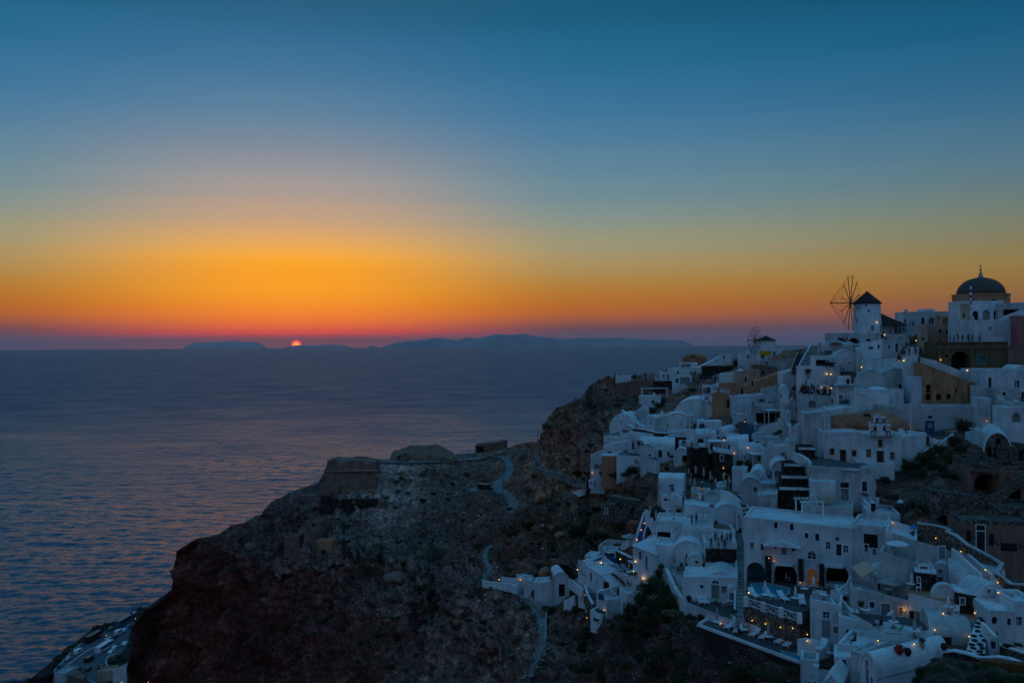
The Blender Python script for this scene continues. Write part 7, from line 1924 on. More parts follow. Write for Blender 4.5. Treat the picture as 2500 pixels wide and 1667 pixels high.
def port():
 m = MB()
 pts = [(-200, 1640), (100, 1600), (350, 1535), (480, 1500), (650, 1475), (700, 1400), (706, 1260), (820, 1210), (832, 1170), (900, 1110), (1080, 1040), (1092, 990), (1190, 925), (1200, 862), (1300, 850), (1450, 800), (1560, 760), (1650, 738), (1700, 655), (1800, 600), (1940, 585), (2060, 470), (2170, 385), (2420, 330)]
 top = [G(*TX('J', *p), ZP if i > 4 else 2 + i * 3) for i, p in enumerate(pts)]
 m = MB(); n = len(top)
 for i in range(n - 1):
  a, b_ = top[i], top[i + 1]
  na, nb = Vector((a.x + 60, a.y - 150, a.z)), Vector((b_.x + 60, b_.y - 150, b_.z))
  m.quad(na, nb, b_, a)
  m.quad(a, b_, Vector((b_.x - 12, b_.y + 10, b_.z * .5)), Vector((a.x - 12, a.y + 10, a.z * .5)))
  m.quad(Vector((a.x - 12, a.y + 10, a.z * .5)), Vector((b_.x - 12, b_.y + 10, b_.z * .5)), Vector((b_.x - 26, b_.y + 22, -3)), Vector((a.x - 26, a.y + 22, -3)))
 o = m.build('shore_ground', PL['G'] if False else flat('shore_soil', (.035, .03, .027), .95, .1, .35, .3)); tag(o, kind='structure')
 road = [(690, 1440), (860, 1250), (970, 1130), (1090, 1050), (1250, 960), (1400, 870), (1560, 790), (1660, 755), (1720, 790), (1660, 900), (1620, 1100), (1520, 1210), (1380, 1260), (1360, 1340), (1380, 1400), (1240, 1430), (1260, 1500), (1400, 1560), (1000, 1640), (820, 1560), (700, 1500)]
 W_ = [G(*TX('J', *p), ZP + .25) for p in road]
 m = MB(); lp = [[Vector((p.x, p.y, 0)) for p in W_]]
 for t in tessellate_polygon(lp):
  a, b_, c = [W_[i] for i in t]; m.quad(a, b_, c)
 o = m.build('parking_road', flat('worn_asphalt', (.10, .11, .115), .8, .3, .25, .3)); tag(o, kind='structure')
port()
def zwall(t, pts, z, h, label, mat='W', th=.4):
 A_ = [G(*TX(t, *p), z) for p in pts]; root = empty('parapet_wall', A_[0]); tag(root, label, 'wall'); m = MB()
 for i in range(len(A_) - 1): m.beam(A_[i] - A_[0] + Vector((0, 0, h / 2)), A_[i + 1] - A_[0] + Vector((0, 0, h / 2)), th, h)
 m.build('wall_body', PL[mat], root)
zwall('J', [(690, 1430), (820, 1290), (930, 1160), (1010, 1095), (1085, 1055)], ZP, .8, 'pale seaward kerb wall of the port road')
zwall('J', [(835, 1375), (1010, 1240), (1130, 1160), (1240, 1115), (1320, 1060)], ZP, .8, 'pale middle kerb wall between port road and car park')
zwall('J', [(835, 1375), (900, 1430), (990, 1470), (1100, 1540), (1250, 1600)], ZP, .8, 'pale kerb wall curving down to the bottom edge at the port')
zwall('J', [(1480, 1205), (1380, 1240), (1350, 1290), (1360, 1350), (1390, 1400)], ZP, .8, 'curved white wall in the port car park')
H_('J', 1240, 1460, (1420, 1400), 1510, 'low cream terrace block at the port car park', '', D=371, dp=6, yaw=8, mat='C', par=.8)
H_('J', 1440, 1615, (1395, 1330), 1570, 'pale tall wall house at the port with one slanted side', '', D=366, dp=6, yaw=-20, mat='W')
H_('J', 810, 1060, (1440, 1520), 1620, 'brown walled house at the lower left corner of the port', '', D=362, dp=8, yaw=14, mat='N')
H_('J', 690, 830, 1440, 1640, 'pale blind house wall left of the brown walled one', '', D=360, dp=8, yaw=-10, mat='G')
# ================================================================== SMALL THINGS
DG = sync()
UC = make_closed_umbrella(); UCG = make_closed_umbrella('closed_umbrella', MAT_CANVASG); UCY = make_closed_umbrella('closed_umbrella', flat('yellow_canvas', (.55, .36, .02), .9, .1, .1)); UCW = make_closed_umbrella('closed_umbrella', MAT_CANVASW)
TB = make_table(); TS = make_table('round_table', .42); CHR = make_chair(); CHW = make_chair(MAT_WHITE); LG = make_lounger(); LGD = make_lounger(MAT_CANVASG)
OU = make_open_umbrella(1.9, MAT_CANVASG); OUW = make_open_umbrella(1.9, MAT_CANVASW)
PT = make_pot()
def size_m(t, px_, D): return px_ / TILES[t][2] * D / F
UMB = [  # tile, x, top, foot, kind, text
 ('V', 140, 580, 745, UC, 'at the upper left corner of the slate court'), ('V', 250, 650, 835, UC, 'second from the left in the slate court'), ('V', 378, 615, 860, UC, 'tallest beige one before the cave arch'),
 ('V', 405, 655, 885, UC, 'just in front of the tallest beige one'), ('V', 478, 670, 850, UC, 'short one in the middle of the slate court'), ('V', 535, 710, 990, UC, 'over the slate steps of the court'),
 ('V', 660, 785, 1050, UC, 'before the dark gap in the slate court'), ('V', 282, 835, 1120, UC, 'front left of the court above the fence'), ('V', 358, 890, 1115, UC, 'front one beside the court fence'),
 ('V', 760, 910, 1095, UC, 'at the front right of the slate court'), ('V', 915, 730, 950, UC, 'under the poster wall beside two guests'), ('V', 1020, 700, 880, UC, 'rightmost of the slate court'),
 ('F', 1050, 175, 320, UCG, 'by the green shutter in the lounger yard'), ('F', 58, 245, 345, UC, 'at the far left end of the blue shutter hotel'), ('F', 300, 190, 300, UC, 'behind the blue parapet terrace'),
 ('F', 350, 40, 140, UC, 'on the highest walled terrace of the left hotel'), ('F', 583, 275, 395, UC, 'between the two deck loungers'), ('F', 228, 740, 850, UC, 'on the little white blue balcony stand'),
 ('F', 1498, 750, 945, UCG, 'first on the long lounger terrace'), ('F', 1778, 860, 1022, UCG, 'second on the long lounger terrace'), ('F', 2037, 920, 1105, UCG, 'third on the long lounger terrace'),
 ('F', 2002, 470, 640, UCW, 'beside the turquoise hotel pool'), ('F', 2318, 525, 702, UCW, 'right of the turquoise hotel pool'),
 ('E', 1005, 385, 505, UC, 'before the arched blue door'), ('E', 803, 515, 640, UC, 'on the tip of the stone backed terrace'), ('E', 863, 620, 765, UC, 'lower one on the stone backed terrace'), ('E', 1048, 578, 712, UC, 'before the porthole window'),
 ('C', 1180, 410, 580, UCW, 'left of the first lava cube'), ('C', 1562, 640, 822, UCW, 'left of the second lava cube'), ('C', 697, 700, 860, UCG, 'in the scalloped parapet court'), ('C', 990, 830, 985, UCG, 'among the courtyard guests'),
 ('C', 1208, 900, 1080, UCG, 'right of the sunken courtyard'), ('C', 335, 950, 1130, UCG, 'before the tall grey door house'), ('C', 155, 455, 600, UCW, 'in front of the glowing fan door'),
 ('A', 957, 578, 668, UCG, 'on the skyline right of the windmill'), ('A', 738, 630, 742, UCG, 'against the windmill tower left'), ('A', 820, 660, 742, UCG, 'against the windmill tower right'),
 ('K', 742, 570, 745, UCG, 'at the corner of the vaulted restaurant'), ('K', 797, 680, 865, UCG, 'left one of the beige pair above the red shirt guests'), ('K', 872, 700, 870, UCG, 'right one of the beige pair above the red shirt guests'),
 ('K', 385, 1085, 1200, UCG, 'among the crowded terrace diners'), ('D', 990, 1068, 1140, UCY, 'yellow, by the brown door house'), ('D', 1458, 1035, 1105, UC, 'on the bright barrel roof of the blue quarter'), ('D', 1290 - 10, 1290, 1345, UC, 'tiny one on the blue quarter terrace')]
for t, x, yt, yf, pr, txt in UMB:
 q = fl(t, x, yf); h = max(1.6, min(4.2, size_m(t, yf - yt, q.y)))
 nm = 'white' if pr is UCW else 'grey beige' if pr is UCG else 'folded' if pr is UCY else 'cream'
 put(pr, q, random.uniform(0, 1), 'closed %s umbrella %s' % (nm, txt), 'umbrella', 'closed umbrellas on the terraces', (1, 1, h / 2.9))
OPEN = [('F', 592, 75, 95, 'open cream parasol at the top of the left hotel', OU), ('E', 1352, 735, 88, 'open pale parasol on the planted village terrace', OU), ('C', 1030, 250, 115, 'large white open parasol over the middle right terrace', OUW),
  ('K', 610, 735, 100, 'wide open pale parasol under the vaulted restaurant', OU), ('A', 392, 868, 78, 'open beige parasol before the windmill base arch', OU), ('A', 575, 870, 60, 'second beige parasol before the windmill base arch', OU),
  ('U', 1270, 1440, 190, 'very wide canvas canopy over the pale tavern terrace', OU), ('C', 1200, 75, 36, 'tiny bright blue parasol on the red roof terrace', None), ('B', 1062, 1330, 34, 'small pale green parasol by the leafy palm', OUW),
  ('K', 640, 1085, 45, 'red folded parasol like tent behind the diners', None)]
BLU = make_open_umbrella(1.9, flat('bright_blue_canvas', (.05, .22, .5), .8, .1, .08)); REDU = make_open_umbrella(1.9, CLO['red'])
for t, x, yf, rpx, lab, pr in OPEN:
 q = fl(t, x, yf); r = size_m(t, rpx, q.y)
 pr = pr or (BLU if 'blue' in lab else REDU)
 put(pr, q, .3, lab, 'umbrella', None, (r / 1.9, r / 1.9, max(.7, min(1.2, r / 1.9))))
TBL = [('C', 1175, 582, 'beside the first lava cube'), ('C', 1563, 826, 'beside the second lava cube'), ('C', 695, 862, 'in the scalloped parapet court'), ('C', 990, 990, 'at the courtyard guests'), ('C', 1208, 1084, 'right of the sunken courtyard'),
  ('C', 335, 1134, 'before the tall grey door house'), ('C', 485, 632, 'on the low framed terrace box'), ('C', 62, 636, 'left near the glowing door'), ('C', 262, 682, 'behind the curved white wall'), ('C', 940, 644, 'inside the awning loggia'),
  ('F', 1500, 952, 'first on the long lounger terrace'), ('F', 1780, 1032, 'second on the long lounger terrace'), ('F', 2040, 1108, 'third on the long lounger terrace'), ('F', 2002, 645, 'beside the hotel pool'), ('F', 2315, 706, 'right of the hotel pool'),
  ('F', 582, 420, 'on the left hotel sun deck'), ('F', 636, 408, 'right side of the left hotel sun deck'), ('F', 1630, 730, 'on the suite terrace'), ('F', 370, 215, 'on the blue parapet terrace'), ('F', 265, 825, 'on the little balcony stand'), ('D', 488, 1390, 'in the potted courtyard'), ('F', 290, 610, 'on the white balcony box')]
for t, x, y, txt in TBL:
 put(TB, fl(t, x, y), 0, 'small round white table ' + txt, 'table', 'round white tables on the terraces', 1.0)
LNG = [('F', 1590, 985, LG, -.75, 'first white lounger from the left on the long terrace'), ('F', 1690, 1030, LG, -.75, 'second white lounger on the long terrace with seated guest'), ('F', 1850, 1065, LG, -.75, 'third white lounger on the long terrace'),
  ('F', 1955, 1095, LG, -.75, 'fourth white lounger on the long terrace'), ('F', 2120, 1140, LG, -.75, 'fifth white lounger on the long terrace'), ('F', 2205, 1175, LG, -.75, 'last white lounger before the lower pool'),
  ('F', 1930, 640, LG, .2, 'white lounger left at the pool railing'), ('F', 2090, 668, LG, .2, 'white lounger in the middle of the pool railing'), ('F', 2240, 700, LG, .2, 'white lounger right at the pool railing'),
  ('F', 1342, 725, LG, 0, 'left half of the double white lounger'), ('F', 1398, 728, LG, 0, 'right half of the double white lounger'), ('F', 505, 385, LGD, .35, 'left grey lounger on the hotel sun deck'), ('F', 595, 380, LGD, .6, 'right grey lounger on the hotel sun deck'),
  ('F', 1020, 352, LGD, .9, 'dark cushioned lounger in the green shutter yard'), ('C', 45, 770, LG, -.2, 'white lounger at the right end of the pool railing'), ('C', 195, 1245, LG, -.7, 'white lounger on the yard below the lower pool')]
for t, x, y, pr, rz, lab in LNG: put(pr, fl(t, x, y), rz, lab, 'sun lounger', 'sun loungers', 1.25)
for i, (t, x, y, pr, lab) in enumerate([('F', 1130, 360, CHR, 'wooden chair beside the dark green door'), ('F', 1105, 395, CHR, 'second wooden chair in the lounger yard'), ('F', 580, 470, CHR, 'dark chair in front of the deck table'), ('F', 650, 440, CHR, 'dark chair right of the deck table'),
  ('F', 1580, 735, CHW, 'white chair left of the suite table'), ('C', 1250, 600, CHW, 'white chair by the first lava cube'), ('C', 1645, 850, CHW, 'white chair by the second lava cube'), ('C', 130, 680, CHR, 'dark chair near the glowing door'), ('F', 2240, 400, CHW, 'white chair inside the dark hotel cave'),
  ('U', 1290, 1480, CHW, 'white chair on the tavern terrace'), ('U', 1450, 1440, CHW, 'white chair right on the tavern terrace'), ('U', 1380, 1500, CHW, 'stacked white chair at the tavern front')]):
 put(pr, fl(t, x, y), i * .9, lab, 'chair', None, 1.1)
SUNW = radians(180) - SUN_AZ
_pi = 0
def P_(t, x, y, pose, top, bot, label, group=None, rz=None, s=1.0):
 q = fl(t, x, y); return person(q, SUNW + random.uniform(-.6, .6) if rz is None else rz, pose, top, bot, label, group, s * random.uniform(.96, 1.04))
def crowd(t, pts, label, group, poses=('stand', 'camera', 'walk'), rz=None, combos=None):
 global _pi
 for x, y in pts:
  _pi += 1
  top, bot = (combos or COMBOS)[(_pi * 7) % len(combos or COMBOS)]
  P_(t, x, y, poses[_pi % len(poses)], top, bot, label, group, rz)
SING = [('A', 417, 741, 'sit', 'black', 'black', 'leftmost dark silhouette seated on the windmill base roof'), ('A', 463, 741, 'sit', 'brown', 'black', 'middle silhouette seated on the windmill base roof'), ('A', 503, 741, 'sit', 'red', 'black', 'right silhouette seated below the sails'),
 ('A', 1475, 824, 'camera', 'brown', 'grey', 'first person from the left on the olive mansion terrace'), ('A', 1552, 826, 'stand', 'black', 'black', 'person in black near the terrace middle of the olive mansion'), ('A', 1582, 826, 'stand', 'pink', 'grey', 'person in pink top on the mansion terrace'),
 ('A', 1618, 826, 'stand', 'white', 'navy', 'person in white top on the mansion terrace'), ('A', 1662, 826, 'camera', 'black', 'brown', 'person raising a camera on the mansion terrace'), ('A', 1712, 826, 'walk', 'black', 'black', 'tall person with backpack on the mansion terrace'),
 ('A', 1772, 826, 'camera', 'brown', 'black', 'person leaning with camera right of the tall one'), ('A', 1816, 826, 'camera', 'grey', 'brown', 'person shading eyes on the mansion terrace'), ('A', 1890, 824, 'stand', 'pink', 'brown', 'lone woman at the right end of the mansion terrace'),
 ('A', 960, 742, 'stand', 'red', 'black', 'person in red on the white roof right of the windmill'), ('A', 1170, 688, 'sit', 'white', 'grey', 'guest in white seated before the long low house'), ('A', 1197, 688, 'stand', 'black', 'black', 'guest in black standing before the long low house'),
 ('V', 1040, 1165, 'walk', 'navy', 'black', 'waiter in navy leaning over the rubble terrace'), ('V', 938, 945, 'stand', 'white', 'black', 'guest in pale shirt beside the court umbrella'), ('V', 995, 940, 'stand', 'black', 'black', 'guest in black beside the court umbrella'),
 ('V', 592, 400, 'camera', 'blue', 'black', 'person in blue on the white wall of the blue quarter'), ('U', 1832, 1118, 'stand', 'black', 'black', 'left figure of the pair on the railed landing'), ('U', 1882, 1118, 'sit', 'navy', 'grey', 'right figure of the pair on the railed landing'),
 ('E', 1238, 775, 'camera', 'grey', 'black', 'left photographer beside the open pale parasol'), ('E', 1284, 762, 'stand', 'black', 'black', 'right figure beside the open pale parasol'),
 ('F', 1440, 85, 'camera', 'navy', 'black', 'leftmost guest of the balcony group in navy'), ('F', 1482, 82, 'stand', 'brown', 'brown', 'second guest of the balcony group in brown'), ('F', 1515, 80, 'camera', 'pink', 'grey', 'third guest of the balcony group in pink'), ('F', 1550, 90, 'stand', 'red', 'black', 'guest in dark red in the balcony group'),
 ('F', 1578, 90, 'stand', 'black', 'black', 'guest in black in the balcony group'), ('F', 1604, 92, 'stand', 'blue', 'navy', 'guest in blue dress at the right of the balcony group'), ('F', 1640, 80, 'stand', 'brown', 'black', 'last guest at the right of the balcony group'),
 ('F', 1487, 752, 'stand', 'green', 'navy', 'person in bright green shirt on the suite terrace'), ('F', 1728, 1050, 'sit', 'black', 'red', 'guest in black seated on the second lounger'), ('C', 820, 1000, 'sit', 'white', 'black', 'guest in white shirt seated in the sunken courtyard'),
 ('C', 862, 1000, 'sit', 'black', 'black', 'guest in black seated beside the white shirt'), ('C', 1085, 1030, 'sit', 'green', 'green', 'child in green seated in the sunken courtyard'), ('C', 590, 1170, 'sit', 'brown', 'black', 'dark haired guest seated by the brown framed window'),
 ('C', 322, 640, 'sit', 'red', 'black', 'guest in red behind the curved white wall'), ('K', 905, 1375, 'sit', 'brown', 'navy', 'guest seated in the blue green pergola'), ('g', 1452, 1248, 'stand', 'black', 'black', 'lone hiker in black beside the footpath cave'),
 ('D', 1360, 775, 'walk', 'pink', 'black', 'visitor in pink walking the white lane'), ('D', 1385, 770, 'walk', 'white', 'pink', 'second visitor walking the white lane'), ('K', 640, 1425, 'sit', 'red', 'white', 'guest in red at the corner of the crowded wall'), ('D', 1395, 1310, 'stand', 'blue', 'white', 'small figure in light blue by the blue quarter steps'),
 ('K', 430, 530, 'sit', 'black', 'black', 'dark figure seated on the curved restaurant roof'), ('K', 850, 905, 'sit', 'red', 'red', 'guest in bright red below the beige umbrella pair'), ('U', 1090, 755, 'stand', 'red', 'black', 'figure in dark red above the shaded pergola')]
for t, x, y, pose, top, bot, lab in SING:
 P_(t, x, y, pose, top, bot if bot in CLO else 'grey', lab, s=.72 if 'child' in lab else 1.0)
rr = random.Random(12)
def scat(x0, x1, y0, y1, n): return [(rr.uniform(x0, x1), rr.uniform(y0, y1)) for _ in range(n)]
crowd('K', scat(1905, 2010, 500, 610, 7) + scat(2010, 2120, 400, 560, 10) + scat(2120, 2260, 300, 370, 6), 'visitor squeezed into the queue on the narrow steps', 'visitors queueing on the steps left of the mansion')
crowd('K', scat(2200, 2345, 480, 560, 7), 'visitor at the white parapet of the crowded stair corner', 'visitors at the crowded stair corner')
crowd('K', scat(60, 310, 1050, 1190, 26), 'diner packed on the upper crowded white terrace', 'diners on the crowded terrace', ('sit', 'stand', 'sit'))
crowd('K', scat(20, 660, 1215, 1300, 26), 'diner along the front edge of the crowded white terrace', 'diners along the terrace front', ('sit', 'stand'))
crowd('A', scat(850, 925, 790, 806, 7) + scat(1010, 1240, 742, 756, 8), 'guest on the white roof terrace right of the windmill base', 'guests on the roof right of the windmill')
crowd('K', scat(330, 700, 715, 745, 9), 'diner at the open veranda of the vaulted restaurant', 'diners in the vaulted restaurant', ('sit',))
crowd('D', [(1128 + 12.5 * i, 509) for i in range(13)], 'dark figure in the row along the far railed terrace', 'figures along the far railed terrace', ('stand', 'camera'))
crowd('D', scat(1255, 1520, 618, 680, 30), 'distant visitor in the crowd on the lane under the ridge', 'visitors on the lane under the ridge')
crowd('D', scat(218, 292, 664, 672, 6), 'distant figure on the stone ledge at the cliff end', 'figures on the cliff end ledge', ('sit', 'stand'))
crowd('D', scat(1935, 1990, 405, 415, 5), 'distant figure at the foot of the small windmill', 'figures by the small windmill')
crowd('V', scat(130, 300, 1270, 1385, 7), 'diner on the narrow terrace beside the tan screen', 'diners beside the tan screen', ('sit',))
crowd('V', scat(170, 700, 800, 1130, 10), 'guest among the closed court umbrellas', 'guests in the slate court', ('sit', 'stand'))
LMP = [('A', 820, 630, 'on the windmill tower'), ('A', 895, 757, 'above the roof guests right of the windmill'), ('A', 1224, 817, 'at the foot of the cream pilaster building'), ('A', 1482, 1020, 'on the left pier of the olive mansion'), ('A', 1755, 1130, 'at the lower lane under the olive mansion'),
 ('A', 1045, 1030, 'left one at the bottom of the queue steps'), ('A', 1095, 1028, 'right one at the bottom of the queue steps'), ('A', 655, 1097, 'beside the small shrub over the vaults'), ('A', 292, 1167, 'left of the pair on the white fin wall'), ('A', 335, 1170, 'right of the pair on the white fin wall'),
 ('A', 245, 1310, 'left one behind the front diners'), ('A', 337, 1315, 'right one behind the front diners'), ('B', 1963, 377, 'amber, on the white street lamp post'), ('B', 980, 1438, 'amber, beside the grey door of the hotel wing'), ('C', 1430, 57, 'yellow, on the red roof terrace'),
 ('C', 1692, 195, 'upper one along the winding stone wall'), ('C', 1945, 387, 'middle one along the winding stone wall'), ('C', 2075, 518, 'lower one along the winding stone wall'), ('C', 2077, 625, 'on the gable end of the long vault'), ('C', 1507, 840, 'at the tip of the tiled terrace'),
 ('C', 1835, 836, 'under the second lava cube'), ('C', 1420, 1014, 'at the gateway flowers'), ('C', 1778, 1081, 'on the wall beside the stone flagged path'), ('C', 1205, 1161, 'low on the wall stub near the red jars'), ('C', 827, 1123, 'under the curved courtyard wall'), ('C', 1100, 808, 'amber, big one by the open courtyard door'),
 ('C', 90, 1060, 'above the low wall near the lower pool'), ('C', 85, 1128, 'on the low wall near the lower pool'), ('C', 15, 520, 'amber, left of the glowing fan door'), ('C', 242, 580, 'amber, right of the glowing fan door'), ('D', 1790, 1067, 'amber, at the top of the slate stairway'),
 ('D', 1572, 1253, 'amber, on the dark stone side of the blue chapel'), ('D', 1822, 1336, 'amber, at the corner of the bright blue washed house'), ('D', 1678, 1396, 'amber, under the bright blue washed house'), ('E', 1565, 180, 'amber, on the poster wall of the court'), ('E', 1340, 397, 'amber, at the front of the slate court'),
 ('E', 742, 755, 'upper amber one on the steep blue steps'), ('E', 707, 827, 'middle amber one on the steep blue steps'), ('E', 662, 930, 'lowest amber one on the steep blue steps'), ('E', 488, 1130, 'on the brown wall of the left hotel'), ('E', 292, 1167, 'on the blue parapet terrace'), ('E', 645, 1157, 'at the corner below the blue window house'),
 ('E', 627, 1258, 'on the wall behind the deck loungers'), ('E', 720, 1335, 'amber, at the low wall end by the big tree'), ('E', 43, 1240, 'at the leftmost vault of the hotel'), ('E', 195, 230, 'amber, on the tall corner house at the cliff'), ('E', 1830, 1480, 'at the left end of the pool railing'),
 ('F', 2040, 235, 'amber candle left in the dark hotel cave'), ('F', 2095, 265, 'amber candle on the cave floor'), ('F', 120, 620, 'amber, on the thin post left of the dark steps'), ('F', 315, 776, 'on the foot of the white balcony box'), ('F', 140, 855, 'low one among the shrubs below the dark steps'),
 ('F', 1532, 918, 'first on the back wall of the lounger terrace'), ('F', 1857, 1015, 'second on the back wall of the lounger terrace'), ('F', 2237, 1107, 'last on the back wall of the lounger terrace'), ('F', 1865, 885, 'left of the first pale stone storey door'), ('F', 2003, 920, 'between the pale stone storey doors'),
 ('F', 2160, 955, 'left of the dark stone storey opening'), ('F', 2288, 965, 'right of the dark stone storey opening'), ('h', 1577, 458, 'left one on the footpath wall'), ('h', 1797, 460, 'amber, on the footpath gate pier'),
 ('J', 907, 1245, 'nearest one on the port road'), ('J', 1357, 958, 'middle one on the port road before the coach'), ('J', 1727, 745, 'farthest one on the port road'), ('J', 1550, 1560, 'left one at the bottom below the port house'), ('J', 1892, 1553, 'right one at the bottom below the port house')]
for t, x, y, txt in LMP:
 am = 'amber' in txt; t2 = txt.replace('amber, ', '').replace('yellow, ', '')
 far = t in 'AJ'
 lamp(t, x, y, ('small amber lamp ' if am else 'small warm yellow lamp ') + t2, am, power=(4 if 'big' in txt else .3 if 'fan door' in txt else .75) * (1.6 if far else 1), r=.12 if t == 'J' else (.09 if t in 'ADEh' else .055))
def make_car(kind, paint, nm):
 r = empty(nm)
 L_, W_, Hh = {'car': (4.3, 1.75, 1.45), 'van': (5.3, 1.95, 2.1), 'bus': (11.5, 2.5, 3.2)}[kind]
 if kind == 'car': pf = [(0, .3), (L_, .3), (L_, .75), (L_ - .75, .9), (L_ - 1.45, 1.4), (1.0, 1.45), (.25, .95), (0, .85)]
 elif kind == 'van': pf = [(0, .3), (L_, .3), (L_, .9), (L_ - .7, 1.15), (L_ - 1.3, 2.0), (.2, 2.1), (0, 1.9)]
 else: pf = [(0, .35), (L_, .35), (L_, 1.6), (L_ - .25, 3.05), (L_ - .6, 3.2), (.15, 3.2), (0, 3.0)]
 m = MB(); m.extr(pf, -W_ / 2, W_ / 2); m.build('body', paint, r)
 m = MB(); h = .04
 if kind == 'car': g = [(1.1, .95), (L_ - 1.0, .95), (L_ - 1.5, 1.34), (1.15, 1.38)]
 elif kind == 'van': g = [(.5, 1.2), (L_ - 1.0, 1.2), (L_ - 1.42, 1.85), (.5, 1.9)]
 else: g = [(.4, 1.6), (L_ - .4, 1.6), (L_ - .45, 2.7), (.4, 2.7)]
 for s in (-1, 1):
  y = s * (W_ / 2 + .012); m.quad(*[(p[0], y, p[1]) for p in (g if s < 0 else g[::-1])])
 m.build('side_windows', CM['k'], r)
 m = MB()
 if kind == 'bus': m.quad((L_ + .012, -W_ / 2 + .15, 1.55), (L_ + .012, W_ / 2 - .15, 1.55), (L_ - .22, W_ / 2 - .15, 2.95), (L_ - .22, -W_ / 2 + .15, 2.95))
 else:
  a, b_ = pf[3], pf[4]; m.quad((a[0] - .03, -W_ / 2 + .12, a[1] + .05), (a[0] - .03, W_ / 2 - .12, a[1] + .05), (b_[0] + .06, W_ / 2 - .12, b_[1]), (b_[0] + .06, -W_ / 2 + .12, b_[1]))
 m.build('windscreen', CM['k'], r)
 for x in (L_ * .2, L_ * .8):
  for s in (-1, 1):
   m = MB(); rad = .33 if kind != 'bus' else .5; n = 14
   m.extr([(rad * cos(2 * pi * k / n), rad * sin(2 * pi * k / n)) for k in range(n)], -.12, .12); m.build('wheel', MAT_BLK, r, loc=(x, s * (W_ / 2 - .1), rad))
 for s in (-1, 1):
  m = MB(); m.box(L_ - .02, s * W_ * .36 - .16, .62, L_ + .03, s * W_ * .36 + .16, .8); m.build('headlight', CM['w'], r)
  m = MB(); m.box(-.03, s * W_ * .4 - .12, .7, .02, s * W_ * .4 + .12, .92); m.build('tail_light', CM['m'], r)
 return proto(r)
PAINT = {k: flat(k + '_car_paint', c, .3, .5, .05) for k, c in {'black': (.012, .012, .015), 'white': (.7, .72, .75), 'silver': (.3, .33, .36), 'blue': (.05, .12, .22), 'green': (.03, .1, .05)}.items()}
VE = {}
def vehicle(kind, paint, q, rz, label, cat):
 k = (kind, paint)
 if k not in VE: VE[k] = make_car(kind, PAINT[paint], {'car': 'parked_car', 'van': 'parked_van', 'bus': 'coach'}[kind])
 return put(VE[k], q, rz, label, cat, None, 1.0)
def face(a, b): d = b - a; return atan2(d.y, d.x)
DG = sync(); va = fl('g', 1262, 582); vb = fl('g', 1400, 572); zz = max(va.z, vb.z, fl('g', 1330, 578).z) + 1.5
m = MB(); m.box(va.x - 3, min(va.y, vb.y) - 3, zz - 4, va.x + 9, min(va.y, vb.y) + 4, zz); o = m.build('lay_by', MAT_ROAD); tag(o, kind='structure')
vehicle('van', 'black', Vector((va.x, min(va.y, vb.y), zz)), radians(-12), 'black van parked on the bend of the hillside road', 'van')
ZR = ZP + .27
rd = face(G(*TX('J', 900, 1200), ZR), G(*TX('J', 1600, 790), ZR))
for kind, paint, x, y, lab in [('bus', 'black', 1105, 1068, 'long dark coach on the port road by the sea edge'), ('bus', 'blue', 1500, 862, 'dark blue coach farther up the port road'), ('van', 'silver', 1350, 1065, 'silver minibus in the middle of the port car park'),
 ('bus', 'white', 1245, 1200, 'white coach parked in the port car park'), ('van', 'black', 1095, 1310, 'black van nearest the curved kerb at the port'), ('car', 'white', 1395, 1205, 'white car right of the white coach'), ('car', 'white', 1440, 1150, 'second white car behind the coach'),
 ('car', 'white', 1575, 1098, 'lone white car close to the cliff foot'), ('van', 'white', 960, 1212, 'white pickup van on the near port road'), ('car', 'silver', 845, 1292, 'pale car at the near end of the port road'), ('car', 'green', 1395, 905, 'green car behind the dark blue coach'),
 ('van', 'white', 1480, 960, 'white van beside the cliff side car row'), ('car', 'white', 1565, 925, 'white car at the top of the cliff side row'), ('car', 'black', 1440, 1010, 'black car under the cliff side row'), ('car', 'black', 1265, 1395, 'dark car at the foot of the cream terrace block'),
 ('car', 'black', 960, 1435, 'dark car beside the bottom kerb wall'), ('car', 'black', 1090, 1430, 'black car in the shaded bay of the car park'), ('car', 'blue', 1620, 880, 'blue car squeezed against the cliff'), ('car', 'silver', 1700, 700, 'silver car at the far narrow end of the port road')]:
 vehicle(kind, paint, G(*TX('J', x, y), ZR), rd + (.12 if kind == 'car' else 0), lab, {'car': 'car', 'van': 'van', 'bus': 'coach'}[kind])
for k, (x, y) in enumerate([(1800, 620), (1760, 640), (1690, 700), (1880, 600), (1730, 680), (1340, 925)]):
 q = G(*TX('J', x, y), ZR); rt = empty('boat_mast' if False else 'lamp_post', q); tag(rt, 'thin dark post at the port edge number counted from the cliff'.replace(' number counted from the cliff', ' beside the parked cars'), 'post', 'thin posts at the port edge')
 m = MB(); m.lathe([(.09, 0), (.07, 5.5)], n=6); m.build('shaft', MAT_METAL, rt)
jr = empty('jar'); m = MB(); m.lathe([(.22, 0), (.42, .3), (.45, .6), (.3, .85), (.33, .95)], n=12); m.build('jar_body', flat('red_clay', (.35, .03, .02), .5, .3, .15), jr, smooth=True)
for s in (-1, 1):
 m = MB(); m.beam((s * .44, 0, .55), (s * .58, 0, .7), .07); m.beam((s * .58, 0, .7), (s * .33, 0, .88), .07); m.build('handle', CM['m'], jr)
jp = proto(jr); put(jp, fl('C', 1050, 1215), 0, 'large glossy red jar on the lowest blue white roof', 'jar', None, 1.0)
jd = empty('jar'); m = MB(); m.lathe([(.2, 0), (.42, .35), (.42, .7), (.25, .95)], n=12); m.build('jar_body', MAT_DARKW, jd, smooth=True); jdp = proto(jd)
put(jdp, fl('C', 1138, 1215), 0, 'dark brown jar beside the glossy red one', 'jar', None, .85)
